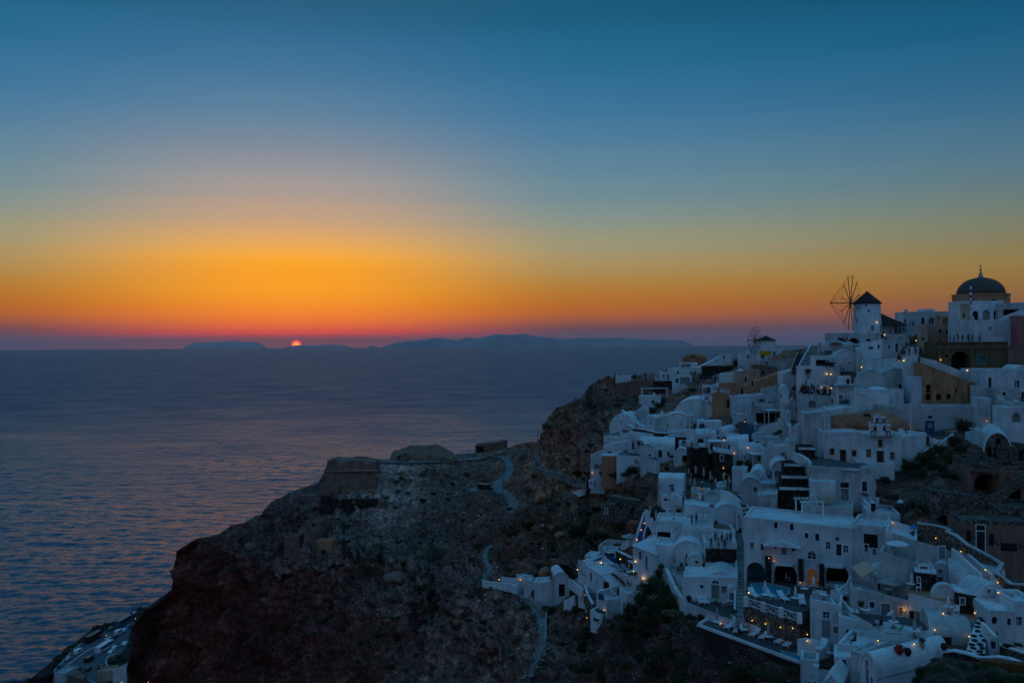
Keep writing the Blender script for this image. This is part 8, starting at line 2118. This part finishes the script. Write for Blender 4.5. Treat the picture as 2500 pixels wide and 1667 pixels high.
put(jdp, fl('C', 1515, 1225), 0, 'round dark jar at the corner of the framed window house', 'jar', None, .8)
put(jdp, fl('F', 1203, 612), 0, 'round black pot on the curved suite wall', 'jar', None, .8)
fr_ = empty('flower_box', fl('F', 480, 450)); tag(fr_, 'long row of red flowers along the hotel deck edge', 'flower box')
a_, b_ = fl('F', 412, 388), fl('F', 535, 510)
for k in range(9):
 q = a_.lerp(b_, k / 8); add_obj('flower_clump', leafmesh(90, .42, .42, .4, 200 + k, LEAF[3], .16, 5), fr_, q - fr_.location + Vector((0, 0, .35)))
for k, (t, x, y, w_, h_, lab) in enumerate([('K', 1770, 560, 60, 40, 'crimson bougainvillea clump low on the steps'), ('K', 1810, 520, 60, 40, 'crimson bougainvillea clump high on the steps'), ('K', 1215, 405, 40, 30, 'small red geranium on the sloping white house'), ('D', 700, 1360, 90, 120, 'reddish climbing plant in the potted courtyard'), ('B', 690, 1150, 110, 90, 'pale pink bougainvillea at the big white house'),
  ('C', 1300, 1050, 100, 60, 'orange flowers climbing the gateway'), ('D', 940, 800, 70, 80, 'dark red shrub near the white pergola'), ('D', 1800, 1035, 45, 45, 'orange flowers at the top of the slate stairway')]):
 q = fl(t, x, y); r = size_m(t, w_ / 2, q.y); o = add_obj('flowering_shrub', leafmesh(200, 1, 1, .8, 300 + k, LEAF[3], .22, 7), None, q + Vector((0, 0, size_m(t, h_ / 2, q.y)))); o.scale = (r, r * .7, size_m(t, h_ / 2, q.y) * 1.1); tag(o, lab, 'flowers')
for k, (t, x, y, s, lab) in enumerate([('K', 180, 955, 3.2, 'round clipped shrub in a tub on the white wall'), ('E', 1480, 800, 2.0, 'potted palm like plant on the parasol terrace'), ('F', 1665, 860, 1.6, 'potted shrub by the suite terrace steps'), ('U', 1610, 1235, 2.6, 'round green shrub left of the tall arched window'), ('V', 1000, 1000, .1, ''), ('C', 235, 505, 1.3, 'potted plant beside the glowing fan door'),
  ('C', 1290, 1155, 1.4, 'potted plant at the white planter pillar'), ('E', 1390, 600, .1, ''), ('D', 935, 610, 2.2, 'green shrub by the canopy house on the far cliff'), ('C', 650, 810, 1.8, 'bushy dark plant in the scalloped parapet court'), ('D', 2305, 755, 1.6, 'small palm tub on the sloping wall'), ('A', 1310, 848, 1.6, 'shrub on the ledge left of the mansion'), ('D', 1160, 1305, 1.6, 'flower pot row above the half arch wall')]):
 if lab: put(PT, fl(t, x, y), k, lab, 'potted plant', None, s * (.6 if s > 1.9 else .85))
def blob(t, x, y, w_, h_, D, label, group, kind=0, fine=True, name='bush', cat='bush'):
 px, py = TX(t, x, y); D = D or D1(px, py) - 1
 q = P(px, py, D); r = size_m(t, w_ / 2, D); h = size_m(t, h_ / 2, D)
 o = add_obj(name, (TREEM if fine else BUSHM)[kind % 4], None, q, x * .37); o.scale = (r, r * .85, h); tag(o, label, cat, group); return o
blob('B', 712, 318, 90, 50, 151, 'tufted shrub on top of the brown earth roof', None, 1)
g1 = 'shrubs of the dark thicket beside the church house'
for i, (x, y, w_, h_) in enumerate([(1060, 800, 150, 90), (1180, 860, 230, 160), (1330, 760, 260, 200), (1250, 930, 260, 110), (1460, 700, 240, 190), (1440, 860, 280, 180), (1590, 760, 240, 220), (1620, 600, 200, 170), (1700, 690, 180, 180), (1560, 950, 220, 130), (1000, 760, 90, 80), (900, 1000, 150, 120), (960, 1180, 200, 110)]):
 blob('B', x, y, w_, h_, None, 'dark green shrub between church house and ruins', g1, i)
tree('B' and TX('B', 1715, 640)[0], TX('B', 1715, 640)[1], 54, 62, 'feathery tree rising behind the thicket near the lamp post', None, 1, q=P(*TX('B', 1715, 620), 141))
def palm(t, x, y, hpx, wpx, label, D=None):
 px, py = TX(t, x, y); q = floor_at(px, py) if D is None else P(px, py, D); H = size_m(t, hpx, q.y); R = size_m(t, wpx / 2, q.y)
 rt = empty('palm', q); tag(rt, label, 'palm'); m = MB(); m.lathe([(.28, -.5), (.2, H * .55)], n=8); m.build('trunk', MAT_WOOD, rt)
 rng = random.Random(int(x)); m = MB()
 for k in range(30):
  a = rng.uniform(0, 2 * pi); up = rng.uniform(-.1, 1); pv_ = Vector((0, 0, H * .55)); d = Vector((cos(a), sin(a), up)).normalized()
  for s in range(7):
   nx_ = pv_ + d * R / 5.5; side = Vector((-sin(a), cos(a), 0)) * .28 * (1 - s / 8)
   m.quad(pv_ - side, pv_ + side, nx_ + side * .8 - Vector((0, 0, .12)), nx_ - side * .8 - Vector((0, 0, .12))); d = (d + Vector((0, 0, -.24))).normalized(); pv_ = nx_
 m.build('fronds', LEAF[1], rt)
palm('B', 1220, 1370, 200, 270, 'spreading dark palm below the rubble slope', 126)
palm('g', 810, 1250, 190, 260, 'dark palm standing alone on the lower hillside')
tree(*TX('g', 1240, 1185), 34, 26, 'small flat topped tree by the footpath junction', None, 2)
tree(*TX('V', 1390, 880), 26, 42, 'dark cypress shaped tree beside the curved cistern', None, 1, q=P(*TX('V', 1390, 880), 164.5), trunk_h=.1)
tree(*TX('V', 1225, 740), 22, 24, 'reddish shrubby tree beside the dark cypress', None, 3, q=P(*TX('V', 1225, 745), 167), trunk_h=.1)
g2 = 'foliage masses of the large slope trees below the suite'
for i, (x, y, w_, h_, D) in enumerate([(912, 335, 90, 90, 143), (895, 400, 150, 120, 142), (860, 480, 240, 170, 141), (780, 570, 280, 200, 140), (930, 590, 240, 220, 139), (700, 680, 260, 200, 139), (860, 720, 300, 240, 137), (1000, 700, 200, 260, 136.5), (1090, 740, 170, 200, 136), (600, 790, 240, 190, 140), (760, 850, 280, 200, 137), (930, 860, 240, 200, 135),
  (500, 880, 220, 150, 142), (380, 930, 200, 130, 145), (1250, 850, 200, 110, 131), (1340, 850, 120, 70, 129), (560, 960, 220, 150, 139), (700, 1000, 260, 160, 135), (300, 990, 150, 90, 147)]):
 blob('F', x, y, w_, h_, D - 1, 'dark olive tree between left hotel and suite', g2, i, name='tree', cat='tree')
g3 = 'round bushes on the slope below the sun terrace'
for i, (x, y, w_, h_) in enumerate([(850, 1150, 260, 150), (1000, 1250, 300, 200), (1150, 1300, 260, 220), (700, 1300, 260, 200), (820, 1420, 300, 200), (1350, 1420, 260, 170), (1550, 1430, 280, 170), (1750, 1440, 300, 190), (1950, 1460, 260, 160), (2120, 1500, 260, 140), (500, 1400, 220, 160), (1100, 1480, 300, 160), (300, 1470, 200, 140), (90, 1180, 150, 230), (40, 1060, 120, 120), (170, 1400, 130, 100), (2250, 1420, 200, 120), (1700, 1350, 160, 90)]):
 blob('F', x, y, w_, h_, None, 'round dark bush under the long sun terrace', g3, i)
g4 = 'bushes around the roofless hut'
for i, (x, y, w_, h_) in enumerate([(690, 130, 190, 120), (620, 220, 160, 140), (540, 250, 150, 90), (350, 240, 190, 100), (430, 260, 160, 80), (970, 190, 70, 80), (740, 390, 120, 60), (560, 370, 150, 60), (160, 760, 260, 180), (60, 860, 240, 200), (230, 900, 200, 160), (130, 960, 240, 160), (440, 800, 120, 60), (40, 600, 160, 90), (110, 310, 60, 120), (50, 250, 80, 100), (500, 480 + 200, 90, 40), (330, 900, 130, 90), (430, 905, 90, 60)]):
 blob('E', x, y, w_, h_, None, 'dark bush on the slope around the roofless hut', g4, i)
g5 = 'bushes on the far headland'
for i, (t, x, y, w_, h_) in enumerate([('D', 470, 905, 180, 60), ('D', 500, 850, 130, 50), ('D', 200, 900, 160, 60), ('D', 250, 1250, 230, 70), ('D', 340, 1270, 160, 50), ('D', 640, 600, 70, 60), ('D', 1252, 390, 70, 34), ('D', 1700, 470, 90, 100), ('D', 1620, 500, 130, 40), ('D', 1250, 740, 130, 50), ('D', 1180, 770, 100, 40), ('D', 900, 900, 150, 90), ('D', 830, 960, 130, 90), ('D', 940, 850, 80, 70), ('D', 360, 595, 70, 20), ('D', 480, 578, 50, 16), ('D', 1030, 720, 50, 40), ('D', 1920, 1030, 80, 80), ('D', 2150, 1175, 60, 50), ('D', 500, 1335, 60, 60), ('D', 430, 1390, 70, 50), ('D', 1020, 1430, 80, 40), ('D', 555, 1300, 50, 90), ('D', 2320, 365, 60, 20)]):
 blob(t, x, y, w_, h_, None if x not in (1252, 1700, 1620, 360, 480, 2320, 640) else {1252: 345, 1700: 300, 1620: 304, 360: 350, 480: 350, 2320: 262, 640: 344}[x], 'dark bush among the far upper houses', g5, i)
g6 = 'low scrub in the bottom right corner'
def knoll():
 m = MB(); NX, NY = 60, 26; prof = [(1150, 1640), (1230, 1470), (1330, 1370), (1440, 1310), (1560, 1290), (1700, 1330), (1900, 1345), (2080, 1365), (2250, 1440), (2450, 1480)]
 xs = np.linspace(1150, 2550, NX); top = np.interp(xs, [p[0] for p in prof], [p[1] for p in prof])
 for i, (x, tp) in enumerate(zip(xs, top)):
  for j in range(NY):
   t = j / (NY - 1); y = tp + (1900 - tp) * t ** 1.2; D = 88.5 - 30 * t ** .9 - (x - 1150) * .001
   p = P(*TX('C', x, y), D); e = fbm(p, 3.5, 5) * .7 * min(1, j / 3)
   m.v.append((p.x + e * .3, p.y, p.z + e))
 for i in range(NX - 1):
  for j in range(NY - 1):
   a = i * NY + j; m.f.append((a, a + 1, a + NY + 1, a + NY)); m.m.append(0)
 b0 = len(m.v)
 for i in range(NX): v = m.v[i * NY]; m.v.append((v[0], v[1] + 2.5, v[2] - 8))
 for i in range(NX - 1): m.f.append((i * NY, (i + 1) * NY, b0 + i + 1, b0 + i)); m.m.append(0)
 me = m.mesh('knoll', MAT_SOIL, True)
 ca = me.color_attributes.new('soil', 'FLOAT_COLOR', 'POINT'); ca.data.foreach_set('color', [c for _ in m.v for c in (.10, .085, .065, 1)])
 cg = me.color_attributes.new('green', 'FLOAT_COLOR', 'POINT'); cg.data.foreach_set('color', [c for _ in m.v for c in (.6, .6, .6, 1)])
 o = add_obj('near_knoll', me); tag(o, kind='structure')
knoll()
for i, (x, y, w_, h_, D) in enumerate([(1430, 1340, 130, 80, 86), (1300, 1450, 200, 120, 82), (1500, 1430, 220, 130, 80), (1700, 1400, 200, 100, 82), (1650, 1520, 260, 140, 76), (1900, 1420, 220, 110, 80), (2050, 1500, 260, 150, 74), (1250, 1540, 200, 120, 77), (2250, 1540, 240, 140, 72), (1850, 1560, 240, 120, 72), (1480, 1560, 240, 110, 73), (2180, 1180, 150, 60, 93), (2030, 1080, 110, 100, 97), (2290, 1170, 120, 50, 92), (1900, 1235, 60, 40, 93)]):
 blob('C', x, y, w_, h_, D, 'scrubby bush on the lower right knoll', g6, i)
ob = add_obj('jar', None); bpy.data.objects.remove(ob)
q = P(*TX('C', 2200, 1390), 84); m = MB(); m.box(-2.4, -.4, -1.6, 2.6, .6, .35); o = m.build('wooden_shed', flat('orange_wood', (.16, .055, .015), .8, .2, .3, 2), None, loc=q, rz=radians(-18)); tag(o, 'low orange brown wooden shed side at the lower right corner', 'shed')
def scatter():
 rng = random.Random(3); nb = 0; pts = []
 tries = 0
 while nb < 285 and tries < 6000:
  tries += 1
  px = rng.uniform(440, 1660); py = rng.uniform(ridge(px) + 6, 1660)
  if village(px, py) > .15 or px < 640 and rng.random() < .8: continue
  if any(dist_poly(px, py, pl) < hw + 7 for pl, hw in ROAD_PX): continue
  q, n = hill_n(px, py)
  if q is None: continue
  if any((q - r_).length < 2.6 for r_ in pts): continue
  dens = .5 + fbm((px, py, 0), 120, 3)
  if rng.random() > dens + .35: continue
  pts.append(q); nb += 1
  s = rng.uniform(.55, 1.5) * (1.0 if rng.random() < .8 else 1.7)
  o = add_obj('shrub', BUSHM[nb % 6], None, (q.x, q.y, q.z + s * .18), rng.uniform(0, 6.28)); o.scale = (s, s * rng.uniform(.8, 1.2), s * rng.uniform(.55, .8))
  zone = ('on the headland above the road' if px > 1300 and py < 1130 else 'between the two roads' if px > 1240 and py < 1180 else 'beside the winding road' if px > 1050 and py < 1300 else 'on the scree below the bastion' if px < 1050 and py < 1330
    else 'in the gully under the headland' if py < 1400 and px > 1200 else 'left of the footpath' if px > 1000 and py > 1400 else 'above the red cliff' if px < 900 else 'in the middle of the slope')
  tag(o, ('large ' if s > 1.5 else 'small ' if s < .9 else 'medium ') + ('pale dry' if nb % 6 == 2 else 'dark green' if nb % 6 in (1, 4) else 'olive') + ' shrub ' + zone, 'shrub', 'low shrubs scattered over the hillside')
 for k in range(5):
  pass
 V = HILL.data.vertices; NR = 170
 mt = MB(); ms = MB()
 cnt = 0
 for k in range(17000):
  px = rng.uniform(330, 2500) if k % 4 == 0 else rng.uniform(330, 1900); py = rng.uniform(900, 1700)
  if py < ridge(px) + 3: continue
  vl = village(px, py)
  if vl > .5 and not (py > 1480 and px < 2000) and k % 3: continue
  if any(dist_poly(px, py, pl) < hw + 2 for pl, hw in ROAD_PX): continue
  q, n = hill_n(px, py)
  if q is None: continue
  red = px < 900 and py > 1330
  if (k % 5 < 3 and not red):
   s = rng.uniform(.22, .62) * min(1, q.y / 230)
   for j in range(5):
    a = rng.uniform(0, 6.28); c = q + Vector((cos(a) * s * .5, sin(a) * s * .5, s * .3)); u = Vector((rng.gauss(0, 1), rng.gauss(0, 1), rng.gauss(0, .6))).normalized() * s * .5; w_ = u.cross(Vector((rng.gauss(0, 1), rng.gauss(0, 1), rng.gauss(0, 1)))).normalized() * s * .4
    mt.quad(c - u, c + w_, c + u, c - w_, m=k % 2)
  else:
   s = rng.uniform(.12, .5) * (2.0 if rng.random() < .06 else 1) * min(1, q.y / 260); b0 = len(ms.v)
   for d in ((1, 0, 0), (0, 1, 0), (-1, 0, 0), (0, -1, 0), (0, 0, .8), (0, 0, -.8)):
    e = [rng.uniform(.6, 1.2) for _ in range(3)]; ms.v.append((q.x + (d[0] + rng.uniform(-.3, .3)) * s * e[0], q.y + (d[1] + rng.uniform(-.3, .3)) * s * e[1], q.z + d[2] * s * e[2] + .05))
   for f in ((0, 1, 4), (1, 2, 4), (2, 3, 4), (3, 0, 4), (1, 0, 5), (2, 1, 5), (3, 2, 5), (0, 3, 5)): ms.f.append(tuple(b0 + i for i in f)); ms.m.append(2 if red else (0 if rng.random() < .35 else 1))
 o = mt.build('ground_cover', [LEAF[2], LEAF[0]]); tag(o, kind='stuff')
 o = ms.build('loose_stones', [flat('pale_stone', (.26, .25, .235), .9, .1, .3, 1), flat('brown_stone', (.12, .10, .085), .9, .1, .3, 1), flat('red_stone', (.10, .045, .035), .9, .1, .3, 1)]); tag(o, kind='stuff')
scatter()
def edge_stones():
 rng = random.Random(9); ms = MB()
 for S in EDGES:
  for i in range(len(S) - 1):
   for q in (0, 1):
    for k in range(3):
     if rng.random() < .25: continue
     c = S[i][q].lerp(S[i + 1][q], rng.random()) + Vector((rng.gauss(0, .25), rng.gauss(0, .35), -.25)); s = rng.uniform(.18, .55); b0 = len(ms.v)
     for d in ((1, 0, 0), (0, 1, 0), (-1, 0, 0), (0, -1, 0), (0, 0, .9), (0, 0, -.8)): ms.v.append(tuple(c + Vector([d[j] * s * rng.uniform(.7, 1.2) for j in range(3)])))
     for f in ((0, 1, 4), (1, 2, 4), (2, 3, 4), (3, 0, 4), (1, 0, 5), (2, 1, 5), (3, 2, 5), (0, 3, 5)): ms.f.append(tuple(b0 + j for j in f)); ms.m.append(rng.randrange(2))
 o = ms.build('roadside_stones', [bpy.data.materials['brown_stone'], bpy.data.materials['pale_stone']]); tag(o, kind='stuff')
 ms = MB(); sp = [(350, 1540), (480, 1500), (650, 1470), (690, 1400), (700, 1260), (815, 1205), (830, 1165), (900, 1105), (1075, 1040), (1090, 985), (1190, 925), (1200, 862), (1300, 850), (1450, 800), (1560, 760), (1650, 738), (1700, 660), (1800, 608)]
 for a, b_ in zip(sp[:-1], sp[1:]):
  for k in range(34):
   t = rng.random(); c = G(*TX('J', a[0] + (b_[0] - a[0]) * t, a[1] + (b_[1] - a[1]) * t + rng.uniform(-6, 26)), ZP - rng.uniform(0, 3)); s = rng.uniform(.4, 1.5); b0 = len(ms.v)
   for d in ((1, 0, 0), (0, 1, 0), (-1, 0, 0), (0, -1, 0), (0, 0, .9), (0, 0, -.8)): ms.v.append(tuple(c + Vector([d[j] * s * rng.uniform(.6, 1.3) for j in range(3)])))
   for f in ((0, 1, 4), (1, 2, 4), (2, 3, 4), (3, 0, 4), (1, 0, 5), (2, 1, 5), (3, 2, 5), (0, 3, 5)): ms.f.append(tuple(b0 + j for j in f)); ms.m.append(0)
 o = ms.build('shore_rocks', [flat('shore_rock', (.035, .03, .028), .9, .2, .3, .6)]); tag(o, kind='stuff')
 for i, (x, y, w_) in enumerate([(1235, 880, 110), (1290, 900, 90), (870, 1190, 130), (930, 1130, 120), (1010, 1080, 90), (740, 1290, 90), (745, 1380, 80), (1560, 780, 70), (1640, 760, 60), (1370, 840, 100), (1440, 1300, 120), (1500, 1250, 110), (1560, 1290, 100), (420, 1530, 90), (520, 1500, 80), (1800, 630, 50)]):
  q = G(*TX('J', x, y), ZP); r = size_m('J', w_ / 2, q.y); o = add_obj('bush', BUSHM[i % 4], None, q + Vector((0, 0, r * .4)), i); o.scale = (r, r, r * .7); tag(o, 'dark bush along the edge of the port road', 'bush', 'bushes along the port road')
edge_stones()
def boulder(t, x, y, w_, h_, label, mat='S', D=None):
 px, py = TX(t, x, y); q, n = hill_n(px, py)
 if D: q = P(px, py, D)
 r = size_m(t, w_ / 2, q.y); h = size_m(t, h_ / 2, q.y); m = MB(); N1, N2 = 14, 8
 for j in range(N2 + 1):
  for i in range(N1):
   a = 2 * pi * i / N1; b_ = pi * j / N2; v = Vector((sin(b_) * cos(a), sin(b_) * sin(a), cos(b_))); k = 1 + .35 * fbm(v + Vector((x, y, 0)), .8, 4)
   m.v.append((v.x * r * k, v.y * r * k * .8, v.z * h * k))
 for j in range(N2):
  for i in range(N1): a = j * N1 + i; b_ = j * N1 + (i + 1) % N1; m.f.append((a, a + N1, b_ + N1, b_)); m.m.append(0)
 o = m.build('boulder', PL[mat], None, loc=q); tag(o, label, 'boulder')
for a in [('g', 1880, 1400, 120, 110, 'rounded pale boulder below the reddish bank'), ('g', 2170, 800, 80, 110, 'tall pale boulder on the ridge slope'), ('g', 2030, 1040, 110, 70, 'pale crumbly boulder in the middle of the slope'), ('h', 260, 780, 230, 80, 'broad pale rock shelf low on the slope', 'N'), ('g', 1850, 690, 130, 110, 'pale brown boulder beside the road slope'),
   ('E', 400, 360, 180, 150, 'pale sandstone boulder under the corner house'), ('E', 640, 750, 130, 60, 'flat topped boulder over the cave hut', 'E'), ('E', 20, 610, 50, 60, 'small pale rounded rock at the left of the hut'), ('h', 1230, 700, 200, 90, 'rough rock outcrop left of the footpath', 'N'),
   ('F', 1170, 950, 150, 170, 'grey broken rock face below the suite terrace', 'R', 132), ('g', 490, 1450, 300, 110, 'long pale rock ledge in the lower slope', 'N'), ('i', 1230, 500, 130, 90, 'pale rock knob above the red cliff', 'N'), ('i', 1380, 1010, 110, 100, 'broken pale outcrop in the red cliff', 'N'), ('h', 1150, 900, 120, 70, 'dark overhanging rock in the lower slope', 'E')]:
 boulder(*a)
def pergola(t, x0, x1, yt, yb, D, label, dp=3.5, slats=True, roofm=None, name='pergola'):
 A_, B_ = P(*TX(t, x0, yb), D), P(*TX(t, x1, yb), D); h = P(*TX(t, x0, yt), D).z - A_.z; W_ = B_.x - A_.x
 rt = empty(name, A_); tag(rt, label, 'pergola')
 for x in (0.1, W_ - .1):
  for y in (0.1, dp - .1):
   m = MB(); m.box(x - .09, y - .09, -.6, x + .09, y + .09, h); m.build('post', MAT_WHITE, rt)
 for y_ in (-.1, dp - .12): m = MB(); m.box(-.2, y_, h + .002, W_ + .2, y_ + .22, h + .16); m.build('beam', MAT_WHITE, rt)
 if slats:
  me = MB(); me.box(0, -.3, h + .165, .12, dp + .3, h + .24); mm = me.mesh('slat', MAT_CANVASG); n = max(3, int(W_ / .5))
  for k in range(n): add_obj('slat', mm, rt, (W_ * k / (n - 1) - .06, 0, 0))
 else:
  m = MB(); m.box(-.3, -.3, h + .165, W_ + .3, dp + .3, h + .25); m.build('roof_panel', roofm or MAT_WHITE, rt)
pergola('D', 720, 990, 722, 790, 298, 'long white pergola below the far retaining wall')
pergola('D', 2035, 2165, 960, 1070, 201, 'flat white canopy on slim posts by the round bush', slats=False)
pergola('E', 1762, 1920, 648, 840, 134, 'white slatted pergola beside the hotel roof corner')
pergola('E', 862, 1030, 780, 880, 148.5, 'grey timber pergola with long slats by the blue villa', 3)
pergola('B', 30, 262, 1222, 1330, 129.5, 'pale lattice pergola over the hotel top balcony', 3)
pergola('V', 640, 880, 238, 380, 180.5, 'small white canopy over the blue doors', slats=False)
pergola('K', 735, 1100, 1130, 1360, 167, 'dark green pergola frame with seated guest', 3, slats=False, roofm=CM['l'])
pergola('V', 1470, 1650, 480, 680, 167, 'white canopy frame beside the dark cypress', 3, slats=False)
H_('D', 682, 905, 800, 885, 'long low white house below the far pergola', 'b l 828 860 26 36', D=292, dp=6, yaw=-12, par=.3)
wall('D', [(662, 945, 970), (730, 895, 930), (785, 930, 960)], 'small white triangular stair wall on the far slope', D=[276, 274, 272], th=.5)
def awning(t, pts, D, label, mat, dz=.15):
 W_ = [P(*TX(t, p[0], p[1]), D + p[2]) for p in pts]; o0 = W_[0]; m = MB(); m.quad(*[w_ - o0 for w_ in W_]); m.quad(*[w_ - o0 - Vector((0, 0, dz)) for w_ in reversed(W_)])
 for i in range(len(W_)): a, b_ = W_[i] - o0, W_[(i + 1) % len(W_)] - o0; m.quad(a - Vector((0, 0, dz)), b_ - Vector((0, 0, dz)), b_, a)
 o = m.build('awning', mat, None, loc=o0); tag(o, label, 'awning')
awning('C', [(650, 460, 0), (555, 355, .5), (675, 293, 3), (820, 375, 2.5)], 112.5, 'slanting tan awning between hotel flank and half moon window room', MAT_CANVAS)
awning('C', [(825, 510, 0), (995, 548, -.5), (1140, 545, 2), (1120, 500, 3), (985, 430, 3.5), (900, 450, 2.5)], 110.8, 'striped grey awning over the open loggia', MAT_CANVASG)
for t, x, y0, y1, D, lab in [('D', 925, 955, 1000, 222, 'slim white chimney on the bulging roof of the brown door house'), ('D', 1765, 355, 420, 288, 'white gate post left of the small windmill'), ('D', 1340, 510, 590, 322, 'slender white statue like post on the lane under the ridge'), ('D', 752, 560, 635, 342, 'slim white post before the dark wall on the far cliff'),
       ('B', 770, 1235, 1285, 127.5, 'dark metal chimney pipe above the hotel wing'), ('B', 785, 1235, 1285, 128, 'second dark chimney pipe above the hotel wing'), ('h', 1845, 415, 470, 191, 'little white pillar with rounded top on the footpath wall')]:
 a = P(*TX(t, x, y1), D); b_ = P(*TX(t, x, y0), D); m = MB(); r = .35 if 'dark' not in lab else .22; m.lathe([(r, -.5), (r * .9, (b_ - a).z * .85), (r * 1.15, (b_ - a).z * .88), (r * 1.1, (b_ - a).z)], n=10)
 o = m.build('chimney' if 'chimney' in lab else 'post', CM['o'] if 'dark' in lab else PL['V'], None, loc=a); tag(o, lab, 'chimney' if 'chimney' in lab else 'post')
ORD = 'first second third fourth fifth sixth seventh eighth ninth tenth eleventh twelfth thirteenth fourteenth fifteenth sixteenth seventeenth eighteenth nineteenth twentieth'.split() + ['twenty ' + q for q in 'first second third fourth fifth sixth seventh eighth ninth'.split()] + ['thirtieth']
_gr = {}
for o in bpy.data.objects:
 if o.parent is None and o.get('category') in ('bush', 'tree', 'shrub', 'person', 'post'): _gr.setdefault(o['label'], []).append(o)
for lb, os_ in _gr.items():
 if 1 < len(os_) <= 30:
  for k, o in enumerate(sorted(os_, key=lambda q: proj(q.location)[0])): o['label'] = lb + ', ' + ORD[k] + ' from the left'
_un = [o.name for o in bpy.data.objects if '_used' in o]
for nm_ in _un:
 o = bpy.data.objects[nm_]
 if nm_ in USED: del o['_used']; continue
 for c in [c for c in bpy.data.objects if c.parent == o]: bpy.data.objects.remove(c)
 bpy.data.objects.remove(o)
mb = MB(); mb.box(-42000, -1500, -1.5 - 6, 42000, 66000, 780)
hz, nt, b = newmat('haze')
nt.nodes.remove(b)
pv = nt.nodes.new('ShaderNodeVolumePrincipled')
pv.inputs['Color'].default_value = (.80, .84, .98, 1)
pv.inputs['Density'].default_value = 1.5e-5
pv.inputs['Anisotropy'].default_value = 0.5
L(nt, pv.outputs[0], nt.nodes['Material Output'].inputs['Volume'])
HAZE = mb.build('haze', hz); tag(HAZE, kind='stuff')
